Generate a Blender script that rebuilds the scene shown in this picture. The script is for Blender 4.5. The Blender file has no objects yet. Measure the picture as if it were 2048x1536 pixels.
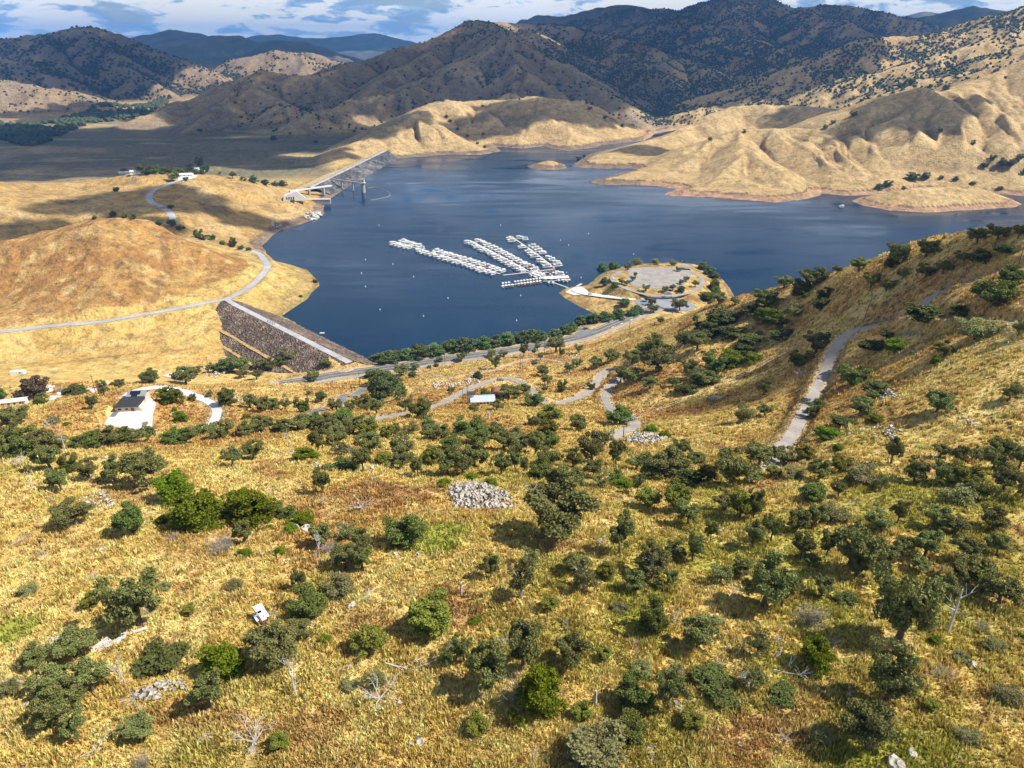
import bpy, math, random, time
import numpy as np
T0 = time.time()
S = bpy.context.scene
COL = S.collection
rng = np.random.default_rng(7)
random.seed(7)

# ------------------------------------------------------------------ camera
H = 290.0
PITCH = math.radians(25.2)
F = 1462.0
CT, ST = math.cos(PITCH), math.sin(PITCH)
cam_d = bpy.data.cameras.new('camera')
cam_d.sensor_width = 36.0
cam_d.lens = 36.0 * F / 2048.0
cam_d.clip_start = 1.0
cam_d.clip_end = 90000.0
cam = bpy.data.objects.new('camera', cam_d)
COL.objects.link(cam)
cam.location = (0, 0, H)
cam.rotation_euler = (math.pi / 2 - PITCH, 0, 0)
S.camera = cam


def ray(u, v):
    dx = (np.asarray(u, float) - 1024.0) / F
    k = (768.0 - np.asarray(v, float)) / F
    dy = CT + ST * k
    dz = -ST + CT * k
    hr = np.hypot(dx, dy)
    return dx / hr, dy / hr, -dz / hr      # unit horizontal direction, tan(depression)


def ptR(u, v, R):
    a, b, t = ray(u, v)
    return np.array([R * a, R * b, H - R * t])


def ptZ(u, v, z):
    a, b, t = ray(u, v)
    R = (H - z) / t
    return np.array([R * a, R * b, z])


# ------------------------------------------------------------------ noise
def _hash(ix, iy, seed):
    h = (ix.astype(np.uint32) * np.uint32(374761393) + iy.astype(np.uint32) * np.uint32(668265263) + np.uint32((seed * 974711 + 12345) & 0xffffffff))
    h = (h ^ (h >> np.uint32(13))) * np.uint32(1274126177)
    h = h ^ (h >> np.uint32(16))
    return h


def noise2(x, y, seed=0):
    ix = np.floor(x).astype(np.int64)
    iy = np.floor(y).astype(np.int64)
    fx = (x - ix).astype(np.float32)
    fy = (y - iy).astype(np.float32)
    ux = fx * fx * fx * (fx * (fx * 6 - 15) + 10)
    uy = fy * fy * fy * (fy * (fy * 6 - 15) + 10)

    def g(i, j, dx, dy):
        a = _hash(i, j, seed).astype(np.float32) * np.float32(2 * math.pi / 4294967296.0)
        return np.cos(a) * dx + np.sin(a) * dy
    n00 = g(ix, iy, fx, fy)
    n10 = g(ix + 1, iy, fx - 1, fy)
    n01 = g(ix, iy + 1, fx, fy - 1)
    n11 = g(ix + 1, iy + 1, fx - 1, fy - 1)
    return ((n00 * (1 - ux) + n10 * ux) * (1 - uy) + (n01 * (1 - ux) + n11 * ux) * uy) * 1.45


def fbm(x, y, wl, octaves=4, seed=0, gain=0.5):
    s = 0.0
    a = 1.0
    for k in range(octaves):
        s = s + a * noise2(x / wl + 17.3 * k, y / wl - 9.1 * k, seed + k)
        a *= gain
        wl *= 0.5
    return s


def ridged(x, y, wl, octaves=3, seed=0):
    s = 0.0
    a = 1.0
    for k in range(octaves):
        s = s + a * (1 - 2 * np.abs(noise2(x / wl + 5.3 * k, y / wl + 3.1 * k, seed + k)))
        a *= 0.5
        wl *= 0.5
    return s


def sstep(a, b, x):
    t = np.clip((x - a) / (b - a), 0, 1)
    return t * t * (3 - 2 * t)


# ------------------------------------------------------------------ polar grid about the camera's foot (dense near, coarse far)
NA = 1150
R0, R1 = 34.0, 26000.0
az = np.radians(np.linspace(-56, 56, NA))
rr = [R0]
while rr[-1] < R1:
    r = rr[-1]
    if r < 700:
        k = 0.0052
    elif r < 4500:
        k = 0.0042
    else:
        k = 0.008
    rr.append(r * (1 + k))
rr = np.array(rr)
NR = len(rr)
AZ, RR = np.meshgrid(az, rr)            # [NR, NA]
GX = RR * np.sin(AZ)
GY = RR * np.cos(AZ)

# ------------------------------------------------------------------ lake outline, read at water level
SHORE = [(699, 713), (712, 722), (740, 730), (830, 716), (900, 704), (1000, 690), (1080, 682), (1092, 674), (1101, 660), (1131, 656), (1165, 645), (1209, 634),
         (1184, 625), (1155, 611), (1129, 596), (1118, 586), (1125, 580), (1136, 575), (1158, 571), (1172, 571), (1186, 562), (1198, 550), (1217, 541),
         (1237, 534), (1266, 528), (1350, 524), (1400, 529), (1428, 546), (1446, 560), (1458, 574), (1470, 595), (1472, 606), (1484, 630), (1540, 655),
         (1640, 645), (1800, 625), (2048, 605), (2400, 560), (2400, 388), (2048, 392), (1990, 387), (1850, 385), (1714, 391), (1687, 391), (1644, 387), (1640, 391), (1618, 397),
         (1553, 406), (1478, 400), (1416, 395), (1348, 393), (1326, 390), (1333, 384), (1350, 379), (1312, 373), (1261, 371), (1200, 371), (1181, 367),
         (1178, 362), (1200, 357), (1240, 346), (1275, 339), (1261, 337), (1213, 338), (1160, 335), (1146, 331), (1150, 326), (1170, 313), (1190, 305), (1240, 293),
         (1300, 281), (1335, 271), (1372, 262), (1388, 257), (1372, 256.5), (1310, 267), (1290, 281), (1258, 285), (1225, 288), (1205, 290), (1193, 295), (1135, 302), (1104, 297), (1087, 292),
         (1049, 297), (1015, 295), (992, 293), (1002, 303), (964, 309), (899, 309), (854, 313), (827, 314), (793, 318), (740, 350), (700, 372), (687, 380), (670, 391),
         (656, 403), (648, 414), (649, 427), (634, 438), (600, 449), (560, 461), (535, 482), (523, 492), (533, 503), (527, 512), (540, 520), (580, 529), (615, 540), (636, 561), (639, 571),
         (615, 598), (578, 622), (564, 632), (630, 673)]
ISLE_A = [(1703, 402), (1720, 395), (1760, 388), (1850, 382), (1950, 386), (2020, 397), (2044, 408), (2030, 415), (1950, 420), (1850, 425), (1780, 421), (1725, 411)]
ISLE_B = [(1053, 333), (1070, 327), (1110, 325), (1130, 329), (1134, 336), (1110, 340), (1075, 340)]


def world_poly(pix, wob=0.0, n=3):
    P = np.array([ptZ(u, v, 0.0)[:2] for u, v in pix])
    if wob:
        out = []
        m = len(P)
        for i in range(m):
            a, b = P[i], P[(i + 1) % m]
            L = np.hypot(*(b - a))
            k = max(1, min(8, int(L / 25)))
            for j in range(k):
                q = a + (b - a) * j / k
                if j:
                    nn = np.array([-(b - a)[1], (b - a)[0]]) / max(L, 1e-6)
                    q = q + nn * wob * min(L, 80) * 0.05 * random.uniform(-1, 1)
                out.append(q)
        P = np.array(out)
    return P


LAKE = world_poly(SHORE, 0.8)
ISA = world_poly(ISLE_A, 0.8)
ISB = world_poly(ISLE_B, 0.8)


def signed_dist(px, py, polys):
    """positive on land, negative in the lake"""
    shp = px.shape
    px = px.ravel()
    py = py.ravel()
    inside = np.zeros(px.shape, bool)
    d2 = np.full(px.shape, 1e12)
    for P in polys:
        m = len(P)
        for i in range(m):
            ax, ay = P[i]
            bx, by = P[(i + 1) % m]
            ex, ey = bx - ax, by - ay
            wx, wy = px - ax, py - ay
            t = np.clip((wx * ex + wy * ey) / (ex * ex + ey * ey + 1e-9), 0, 1)
            d2 = np.minimum(d2, (wx - ex * t) ** 2 + (wy - ey * t) ** 2)
            c = (ay > py) != (by > py)
            if c.any():
                xi = (bx - ax) * (py - ay) / (by - ay + 1e-12) + ax
                inside ^= c & (px < xi)
    d = np.sqrt(d2)
    return np.where(inside, -d, d).reshape(shp)


SD = np.full(GX.shape, 3000.0)
zone = (RR > 500) & (RR < 4200)
SD[zone] = signed_dist(GX[zone], GY[zone], [LAKE, ISA, ISB])

# ------------------------------------------------------------------ near and mid land: thin-plate surface through surveyed points
CP = []      # x, y, z


def cd(u, v, dz):            # point given by drop below the viewpoint
    CP.append(ptZ(u, v, H - dz))


def cr(u, v, R):
    CP.append(ptR(u, v, R))


def cz(u, v, z):
    CP.append(ptZ(u, v, z))


for v, row in ((1750, ((-300, 80), (300, 78), (1024, 78), (1700, 76), (2350, 74))),
               (1536, ((-250, 82), (0, 81), (512, 80), (1024, 79), (1536, 78), (2048, 76), (2300, 75))),
               (1350, ((-150, 84), (0, 83), (512, 82), (1024, 81), (1536, 79), (2048, 77), (2250, 76))),
               (1200, ((-100, 87), (0, 86), (512, 84), (1024, 82), (1536, 81), (2048, 79), (2250, 78))),
               (1050, ((-100, 94), (0, 93), (300, 91), (640, 90), (1024, 88), (1400, 86), (1700, 84), (2048, 81), (2250, 79))),
               (950, ((-100, 101), (0, 100), (300, 100), (560, 100), (800, 101), (1024, 101), (1300, 103), (1536, 95), (1800, 88), (2048, 84), (2250, 82)))):
    for u, dz in row:
        cd(u, v, dz)
for u, v, R in ((0, 890, 240), (150, 890, 245), (265, 885, 262), (512, 880, 228), (800, 880, 226), (1024, 880, 226), (1290, 885, 232), (1560, 885, 203), (1800, 880, 190), (2048, 880, 190),
                (265, 862, 338), (265, 800, 376), (330, 800, 376), (215, 835, 350), (512, 850, 272), (800, 830, 292), (1024, 830, 285), (1024, 795, 362), (950, 805, 350), (1240, 862, 256),
                (590, 838, 425), (512, 800, 480), (420, 850, 312), (430, 800, 372), (320, 776, 396), (150, 815, 378), (50, 850, 350), (-60, 880, 330),
                (840, 765, 468), (950, 755, 455), (1040, 762, 452), (1050, 720, 558), (1110, 708, 590), (1340, 626, 680), (1250, 655, 672), (1200, 705, 575), (1105, 808, 352), (1225, 748, 432), (1215, 795, 366),
                (1300, 760, 372), (1400, 700, 405), (1450, 622, 575), (1400, 780, 350), (1500, 850, 252), (1500, 760, 348), (1500, 700, 398),
                (1560, 584, 505), (1640, 557, 462), (1700, 532, 428), (1800, 502, 388), (1900, 490, 368), (2048, 470, 340), (2200, 455, 330),
                (1650, 760, 290), (1700, 680, 320), (1800, 640, 325), (1880, 590, 320), (1990, 545, 320), (1900, 700, 262), (2048, 640, 268), (2048, 780, 216), (1850, 800, 216), (1700, 820, 240), (1560, 700, 376), (1600, 640, 410),
                (2250, 600, 260), (2250, 800, 210),
                (25, 815, 480), (120, 800, 500), (-60, 830, 470), (200, 790, 500)):
    cr(u, v, R)
# behind the near brows the ground falls away to the lake
for u, R, z in ((1560, 640, 40), (1640, 600, 52), (1700, 560, 70), (1800, 530, 80), (1900, 520, 85), (2048, 500, 90), (2200, 490, 95), (1560, 800, -8), (1800, 780, -8), (2048, 760, -8), (2250, 740, -8),
                (1460, 760, 25), (1340, 780, 14)):
    a, b, t = ray(u, 600)
    CP.append(np.array([R * a, R * b, z]))
for u, v, z in ((660, 753, 19), (830, 730, 19), (1000, 706, 19), (1100, 690, 19), (1185, 668, 18), (760, 745, 19), (512, 765, 14), (600, 765, 30), (700, 765, 24), (450, 757, 10), (560, 745, 8), (640, 738, 13),
                (1335, 606, 11), (1280, 600, 10), (1380, 608, 12), (1240, 620, 8), (1150, 590, 4), (1180, 572, 6), (1190, 585, 5), (1250, 560, 13), (1320, 545, 15), (1290, 560, 15), (1370, 560, 15), (1400, 590, 13), (1350, 533, 14), (1255, 542, 13), (1440, 595, 7),
                (0, 742, 20), (-100, 760, 30), (0, 700, 14), (200, 700, 8), (438, 632, 15), (424, 666, 9.5), (410, 700, 4.5), (398, 726, 1.5), (400, 652, 13), (385, 690, 7), (360, 722, 4), (200, 750, 14), (100, 762, 40), (300, 738, 6), (100, 690, 12), (300, 670, 11),
                (-100, 680, 26), (0, 663, 25), (200, 641, 24), (350, 614, 23), (450, 599, 22), (330, 640, 15),
                (600, 600, 8), (560, 560, 22), (600, 560, 12), (520, 600, 20), (540, 540, 25)):
    cz(u, v, z)
for u, v, R in ((250, 441, 1045), (0, 500, 1045), (-120, 525, 1040), (100, 463, 1055), (175, 443, 1050), (330, 447, 1040), (400, 472, 1015), (480, 502, 985), (530, 526, 972), (512, 560, 905), (250, 540, 930), (100, 560, 950), (400, 550, 940), (0, 580, 980),
                (380, 349, 1500), (270, 347, 1490), (600, 395, 1432), (480, 361, 1470), (550, 381, 1440), (340, 413, 1290), (345, 440, 1215), (300, 392, 1350), (320, 370, 1430),
                (480, 440, 1265), (540, 430, 1330), (420, 420, 1300), (100, 402, 1350), (0, 440, 1260), (-120, 450, 1250), (0, 366, 1500), (-120, 380, 1480), (200, 372, 1470), (60, 372, 1500), (220, 400, 1330)):
    cr(u, v, R)
# hollow between the two left hills, and the plain beyond them
for u, R, z in ((150, 1170, 38), (300, 1150, 36), (0, 1170, 36), (420, 1150, 28), (-120, 1170, 36), (0, 1800, 0), (250, 1800, 0), (450, 1750, 0), (-150, 1800, 2), (560, 1650, 4),
                (0, 2200, 0), (300, 2200, 0), (560, 2100, 0), (900, 1100, -14), (1000, 1500, -14), (1400, 1300, -14), (1800, 1200, -14), (1700, 1500, -14), (2200, 1300, -14), (2200, 1000, -14),
                (1000, 2000, -8), (1400, 1800, -10), (760, 1250, -12), (800, 850, -10)):
    a, b, t = ray(u, 450)
    CP.append(np.array([R * a, R * b, z]))
CP = np.array(CP)
sc = 400.0


def tps_fit(P, lam):
    n = len(P)
    X = P[:, :2] / sc
    d2 = ((X[:, None] - X[None]) ** 2).sum(-1)
    K = 0.5 * d2 * np.log(d2 + 1e-12)
    A = np.zeros((n + 3, n + 3))
    A[:n, :n] = K + lam * np.eye(n)
    A[:n, n] = 1
    A[:n, n + 1:] = X
    A[n, :n] = 1
    A[n + 1:, :n] = X.T
    b = np.concatenate([P[:, 2], np.zeros(3)])
    return X, np.linalg.solve(A, b)


def tps_eval(x, y, fit):
    X, w = fit
    n = len(X)
    shp = x.shape
    x = (x.ravel() / sc).astype(np.float32)
    y = (y.ravel() / sc).astype(np.float32)
    o = (w[n] + w[n + 1] * x + w[n + 2] * y).astype(np.float32)
    for i in range(n):
        d2 = (x - np.float32(X[i, 0])) ** 2 + (y - np.float32(X[i, 1])) ** 2
        o += np.float32(0.5 * w[i]) * d2 * np.log(d2 + np.float32(1e-9))
    return o.reshape(shp)


FIT = tps_fit(CP, 2e-4)
BASE = np.zeros(GX.shape)
nr = int(np.searchsorted(rr, 2300))
# evaluate on every second ring and column, then interpolate
sub = tps_eval(GX[:nr + 2:2, ::2], GY[:nr + 2:2, ::2], FIT)
rows = np.arange(0, nr + 2, 2)
cols = np.arange(0, NA, 2)
tmp = np.empty((len(rows), NA))
for i in range(len(rows)):
    tmp[i] = np.interp(np.arange(NA), cols, sub[i])
full = np.empty((nr + 2, NA))
for j in range(NA):
    full[:, j] = np.interp(np.arange(nr + 2), rows, tmp[:, j])
BASE[:nr + 2] = full * (1 - sstep(1750, 2150, RR[:nr + 2]))
print('tps', time.time() - T0)

# ------------------------------------------------------------------ far hills: ridge skeletons with spurs
TENT = np.full(GX.shape, -50.0, np.float32)
FOOT = 0.0


def tent_seg(a, b, s, w, zlo=-20.0):
    """raise a rounded ridge from a to b whose flanks fall at slope s"""
    reach = (max(a[2], b[2]) - zlo) / s + w
    cxm, cym = (a[0] + b[0]) / 2, (a[1] + b[1]) / 2
    half = math.hypot(a[0] - b[0], a[1] - b[1]) / 2 + reach
    Rc = math.hypot(cxm, cym)
    azc = math.atan2(cxm, cym)
    i0, i1 = np.searchsorted(rr, max(Rc - half, R0)), np.searchsorted(rr, Rc + half)
    da = math.asin(min(1.0, half / max(Rc, 1.0))) if half < Rc else math.pi
    j0, j1 = np.searchsorted(az, azc - da), np.searchsorted(az, azc + da)
    if i1 <= i0 or j1 <= j0:
        return
    x = GXf[i0:i1, j0:j1]
    y = GYf[i0:i1, j0:j1]
    ex, ey = b[0] - a[0], b[1] - a[1]
    wx, wy = x - np.float32(a[0]), y - np.float32(a[1])
    t = np.clip((wx * np.float32(ex) + wy * np.float32(ey)) / np.float32(ex * ex + ey * ey + 1e-6), 0, 1)
    d = np.sqrt((wx - t * np.float32(ex)) ** 2 + (wy - t * np.float32(ey)) ** 2 + np.float32(w * w)) - np.float32(w)
    h = np.float32(a[2]) + t * np.float32(b[2] - a[2]) - np.float32(s) * d * (1 - np.float32(0.00018) * np.minimum(d, 1500))
    o = TENT[i0:i1, j0:j1]
    k = np.float32(2.5)
    m = np.maximum(o, h)
    TENT[i0:i1, j0:j1] = m + k * np.exp(-np.abs(o - h) / k) * np.float32(0.25)


# warp the lookup so that ridges and gullies wander
wl = 260.0
GXf = (GX + 34 * fbm(GX, GY, 420.0, 3, 91)).astype(np.float32)
GYf = (GY + 34 * fbm(GX, GY, 420.0, 3, 57)).astype(np.float32)


def ridge(pts, s=0.5, w=25, spur=260, fall=0.3, sub=0.5, side=(1, -1), seed=0, zfloor=0.0, reachmax=1500):
    rnd = random.Random(seed)
    P = [ptR(*p) if len(p) == 3 else ptZ(p[0], p[1], p[3]) for p in pts]
    for a, b in zip(P[:-1], P[1:]):
        tent_seg(a, b, s, w)
    if not spur:
        return P
    for a, b in zip(P[:-1], P[1:]):
        L = math.hypot(b[0] - a[0], b[1] - a[1])
        n = max(1, int(L / spur + 0.5))
        for sd in side:
            for k in range(n):
                f = (k + rnd.uniform(0.2, 0.8)) / n
                q = a + (b - a) * f
                dx, dy = (b[0] - a[0]) / L, (b[1] - a[1]) / L
                dwn = 1 if b[2] < a[2] else -1
                ang = math.atan2(dx * sd, -dy * sd)          # perpendicular
                vx, vy = -dy * sd, dx * sd
                lean = rnd.uniform(0.0, 0.7) * dwn
                vx, vy = vx + dx * lean, vy + dy * lean
                l = math.hypot(vx, vy)
                vx, vy = vx / l, vy / l
                q = q.copy()
                q[2] -= rnd.uniform(0.0, 8.0)
                fl = fall * rnd.uniform(0.85, 1.25)
                length = min((q[2] - zfloor) / fl, reachmax) * rnd.uniform(0.8, 1.05)
                if length < 60:
                    continue
                m = max(2, int(length / 160))
                prev = q
                hd = math.atan2(vy, vx)
                for i in range(m):
                    hd += rnd.uniform(-0.3, 0.3)
                    st = length / m
                    g = fl * (1.35 - 0.7 * i / m)
                    nx = np.array([prev[0] + math.cos(hd) * st, prev[1] + math.sin(hd) * st, max(prev[2] - g * st, zfloor - 15)])
                    tent_seg(prev, nx, s * 1.12, w * 0.7, zlo=max(zfloor - 15, nx[2] - 45))
                    if sub and st > 60 and i > 0:
                        for s2 in (1, -1):
                            h2 = hd + s2 * rnd.uniform(0.7, 1.2)
                            l2 = st * rnd.uniform(0.6, 1.2)
                            e = np.array([prev[0] + math.cos(h2) * l2, prev[1] + math.sin(h2) * l2, prev[2] - (fl * 1.45) * l2])
                            p0 = prev.copy()
                            p0[2] -= 1.0
                            tent_seg(p0, e, s * 1.25, w * 0.5, zlo=e[2] - 25)
                    prev = nx
    return P
# main mountain behind the lake
ridge([(1055, 60, 4300), (985, 48, 4150), (955, 42, 4050), (899, 68, 3950), (858, 84, 3900), (800, 96, 3850), (735, 116, 3800), (680, 130, 3700), (600, 158, 3500)], s=0.5, w=25, spur=300, fall=0.34, seed=3)
ridge([(965, 44, 4050), (990, 55, 3850), (1017, 67, 3600), (1090, 113, 3400), (1141, 139, 3250), (1186, 169, 3100), (1227, 203, 2950), (1278, 240, 2800), (1335, 264, 2650)], s=0.52, w=18, spur=240, fall=0.33, seed=5)
ridge([(1017, 67, 3600), (985, 90, 3420), (920, 126, 3250), (865, 158, 3100), (800, 178, 2960), (730, 196, 2880), (680, 220, 2800), (600, 250, 2680)], s=0.5, w=18, spur=240, fall=0.33, seed=6)
ridge([(1017, 67, 3600), (1030, 110, 3300), (1050, 150, 3080), (1030, 185, 2900)], s=0.55, w=15, spur=200, fall=0.4, seed=8)
ridge([(899, 68, 3950), (850, 110, 3600), (800, 140, 3350), (760, 170, 3150)], s=0.5, w=15, spur=220, fall=0.35, seed=9)
ridge([(735, 116, 3800), (640, 150, 3400), (570, 152, 3450), (530, 142, 3480), (480, 160, 3450), (430, 180, 3420), (370, 205, 3350), (300, 232, 3230), (220, 262, 3080)], s=0.45, w=22, spur=230, fall=0.3, seed=11)
ridge([(530, 142, 3480), (510, 175, 3230), (560, 205, 3020), (590, 235, 2850)], s=0.5, w=14, spur=190, fall=0.34, seed=12)
ridge([(480, 170, 3400), (430, 215, 3050), (380, 255, 2850), (330, 285, 2650)], s=0.45, w=14, spur=190, fall=0.32, seed=13)
ridge([(700, 200, 2870), (640, 222, 2780), (600, 245, 2700)], s=0.45, w=14, spur=0)
# rounded hill that comes down to the lake in the middle
ridge([(640, 332, 1900), (700, 292, 2120), (760, 262, 2260), (830, 232, 2400), (880, 206, 2560), (940, 203, 2620), (1000, 201, 2640), (1070, 194, 2640), (1130, 201, 2640), (1200, 236, 2600), (1250, 258, 2540), (1290, 275, 2480)], s=0.42, w=30, spur=230, fall=0.26, sub=0, seed=21, zfloor=-6)
ridge([(830, 232, 2400), (880, 262, 2260), (940, 285, 2170), (990, 300, 2140)], s=0.42, w=25, spur=0)
ridge([(830, 232, 2400), (800, 265, 2250), (790, 290, 2150)], s=0.4, w=25, spur=0)
ridge([(940, 203, 2620), (1000, 250, 2400), (1060, 285, 2280)], s=0.45, w=20, spur=0)
ridge([(1070, 194, 2640), (1110, 245, 2420), (1150, 275, 2340), (1190, 292, 2290)], s=0.42, w=24, spur=0)
# left low hills beside the river wood, and the big left mountain
ridge([(-150, 150, 4300), (0, 160, 4250), (60, 166, 4200), (110, 182, 4100), (170, 203, 3950), (235, 222, 3800)], s=0.35, w=40, spur=330, fall=0.22, seed=31)
ridge([(-150, 120, 6300), (0, 88, 6200), (60, 76, 6100), (110, 66, 6000), (165, 58, 5950), (200, 66, 5900), (240, 76, 5800), (280, 90, 5700), (330, 112, 5500), (380, 132, 5300), (430, 160, 5000), (480, 176, 4800)], s=0.5, w=30, spur=330, fall=0.32, seed=33)
ridge([(-150, 110, 5300), (0, 118, 5100), (60, 140, 4900), (140, 175, 4600), (210, 200, 4420), (300, 212, 4300)], s=0.42, w=25, spur=280, fall=0.3, seed=35)
ridge([(165, 58, 5950), (190, 95, 5400), (230, 125, 5100), (270, 150, 4850), (330, 185, 4600)], s=0.5, w=18, spur=250, fall=0.34, seed=36)
ridge([(100, 70, 6000), (95, 100, 5500), (130, 130, 5150), (150, 155, 4900)], s=0.5, w=18, spur=250, fall=0.34, seed=38)
# sunlit pale hills and blue ranges far behind
ridge([(430, 145, 5900), (470, 122, 5800), (520, 112, 5700), (548, 105, 5650), (580, 112, 5600), (610, 122, 5500), (640, 135, 5400), (690, 150, 5200)], s=0.5, w=25, spur=330, fall=0.3, seed=41)
ridge([(580, 115, 6300), (610, 110, 6200), (635, 114, 6100), (670, 126, 6000), (720, 140, 5800)], s=0.5, w=25, spur=330, fall=0.3, seed=42)
ridge([(300, 115, 9400), (350, 102, 9000), (410, 88, 8900), (430, 79, 8800), (470, 80, 8700), (490, 90, 8600), (520, 92, 8500), (560, 91, 8300), (610, 93, 8200), (640, 103, 8000), (670, 118, 7800), (720, 135, 7600)], s=0.4, w=40, spur=600, fall=0.22, sub=0, seed=44)
ridge([(240, 88, 12500), (290, 78, 12000), (340, 67, 11800), (385, 72, 11500), (420, 84, 11300), (470, 100, 11000)], s=0.35, w=60, spur=900, fall=0.2, sub=0, seed=45)
ridge([(480, 90, 15000), (520, 76, 14800), (560, 74, 14600), (600, 80, 14500), (650, 82, 14300), (700, 78, 14200), (745, 71, 14000), (790, 82, 13800), (830, 92, 13600), (900, 110, 13000)], s=0.3, w=80, spur=900, fall=0.2, sub=0, seed=46)
# dark wooded slopes to the right of the main mountain
ridge([(955, 46, 4700), (1010, 48, 4900), (1060, 52, 5000), (1110, 52, 5000), (1150, 58, 4900), (1200, 66, 4800), (1240, 80, 4600), (1300, 98, 4400)], s=0.42, w=25, spur=300, fall=0.28, seed=51)
ridge([(1200, 128, 4400), (1240, 109, 4250), (1275, 122, 4100), (1310, 142, 3950), (1345, 166, 3800), (1390, 196, 3600), (1425, 214, 3450)], s=0.48, w=20, spur=250, fall=0.32, seed=52)
ridge([(1050, 50, 8300), (1080, 38, 8200), (1120, 42, 8000), (1150, 36, 7900), (1190, 24, 7800), (1250, 20, 7700), (1300, 25, 7600), (1360, 30, 7500), (1400, 12, 7500), (1440, 6, 7450), (1490, 1, 7400), (1540, 8, 7300), (1585, 24, 7200), (1650, 20, 7200), (1720, 22, 7100), (1755, 30, 7000), (1800, 40, 6900), (1850, 55, 6700), (1900, 75, 6500)], s=0.5, w=30, spur=480, fall=0.34, seed=54, zfloor=40)
ridge([(1585, 24, 7200), (1640, 42, 6600), (1690, 48, 6300), (1735, 72, 6000), (1760, 90, 5700)], s=0.55, w=18, spur=300, fall=0.4, seed=55, zfloor=40)
ridge([(1490, 1, 7400), (1480, 40, 6700), (1500, 70, 6200), (1530, 95, 5700)], s=0.55, w=18, spur=300, fall=0.4, seed=57, zfloor=40)
ridge([(1300, 42, 6200), (1350, 36, 6100), (1400, 48, 5900), (1450, 62, 5700), (1500, 85, 5300), (1540, 98, 5000), (1580, 110, 4800), (1640, 125, 4600)], s=0.42, w=25, spur=320, fall=0.26, seed=58, zfloor=30)
ridge([(1380, 90, 5100), (1440, 100, 4800), (1500, 118, 4500), (1560, 135, 4250), (1560, 160, 4000)], s=0.42, w=25, spur=280, fall=0.28, seed=59)
ridge([(1300, 98, 4700), (1380, 120, 4400), (1440, 150, 4050), (1470, 180, 3800)], s=0.42, w=22, spur=260, fall=0.3, seed=60)
ridge([(1800, 52, 9600), (1850, 44, 9400), (1900, 32, 9200), (1940, 22, 9000), (1980, 28, 8900), (2048, 40, 8800), (2200, 50, 8600)], s=0.4, w=50, spur=600, fall=0.25, sub=0, seed=61)
ridge([(1760, 50, 15500), (1810, 38, 15000), (1850, 29, 14800), (1890, 36, 14600), (1960, 50, 14000)], s=0.3, w=80, spur=0)
# long wooded ridge on the right
ridge([(2300, -30, 4100), (2150, -10, 4000), (2048, 16, 3900), (1990, 30, 3850), (1940, 50, 3800), (1880, 66, 3750), (1840, 72, 3700), (1790, 74, 3650), (1730, 82, 3600), (1670, 105, 3500), (1600, 128, 3400), (1540, 160, 3300), (1480, 195, 3200), (1430, 220, 3100), (1370, 245, 3000)], s=0.42, w=25, spur=260, fall=0.27, seed=71)
ridge([(2048, 60, 3500), (1960, 90, 3350), (1890, 110, 3250), (1820, 130, 3150), (1740, 150, 3050), (1680, 185, 2950)], s=0.42, w=20, spur=220, fall=0.28, seed=72)
ridge([(2200, 70, 3150), (2048, 95, 3050), (1970, 125, 2950), (1900, 145, 2880), (1850, 160, 2800)], s=0.42, w=20, spur=220, fall=0.28, seed=73)
# golden hills on the right shore
ridge([(2250, 90, 2900), (2048, 120, 2750), (2010, 140, 2680), (1980, 164, 2560), (1930, 174, 2460), (1880, 183, 2400), (1855, 180, 2360), (1825, 176, 2320), (1790, 190, 2270), (1740, 212, 2220), (1700, 236, 2170), (1645, 262, 2110), (1600, 259, 2100), (1560, 260, 2080), (1500, 262, 2060), (1440, 271, 2030), (1360, 294, 1970), (1290, 322, 1890), (1230, 344, 1840), (1192, 360, 1805)], s=0.46, w=24, spur=0)
for sp in ([(1825, 176, 2320), (1880, 232, 2120), (1925, 290, 1960), (1970, 340, 1840), (2010, 362, 1790)],
           [(1980, 164, 2560), (2030, 250, 2150), (2080, 320, 1950), (2120, 360, 1850)],
           [(1930, 174, 2460), (1975, 230, 2180), (2010, 270, 2060), (2060, 310, 1950)],
           [(2048, 120, 2750), (2100, 190, 2400), (2150, 240, 2250)],
           [(1825, 176, 2320), (1800, 240, 2080), (1810, 285, 1950), (1870, 340, 1820), (1900, 368, 1760)],
           [(1700, 236, 2170), (1720, 270, 2030), (1770, 310, 1890), (1820, 350, 1790), (1840, 370, 1740)],
           [(1645, 262, 2110), (1670, 300, 1930), (1720, 340, 1810), (1770, 370, 1730)],
           [(1560, 260, 2080), (1610, 300, 1900), (1680, 350, 1760), (1700, 380, 1690)],
           [(1480, 265, 2050), (1480, 303, 1860), (1540, 338, 1740), (1600, 372, 1650), (1630, 385, 1625)],
           [(1480, 303, 1860), (1450, 345, 1700), (1430, 370, 1640), (1400, 385, 1620)],
           [(1450, 345, 1700), (1520, 372, 1630), (1560, 390, 1595)],
           [(1400, 283, 2000), (1360, 330, 1840), (1330, 355, 1760)],
           [(1945, 335, 1830), (2000, 342, 1830), (2060, 350, 1840), (2150, 360, 1850)]):
    ridge(sp, s=0.5, w=22, spur=190, fall=0.34, sub=0, seed=int(sp[0][0]) + 3, zfloor=-8, reachmax=230)
# low tongue with its hill behind the small island
ridge([(1160, 322, 1950), (1200, 308, 2030), (1250, 295, 2120), (1300, 282, 2220), (1355, 268, 2330), (1400, 245, 2460), (1440, 226, 2560), (1490, 214, 2640), (1530, 209, 2680), (1580, 211, 2680), (1630, 216, 2650), (1700, 222, 2600)], s=0.34, w=40, spur=200, fall=0.25, sub=0, seed=82, zfloor=-8, reachmax=220)
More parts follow.
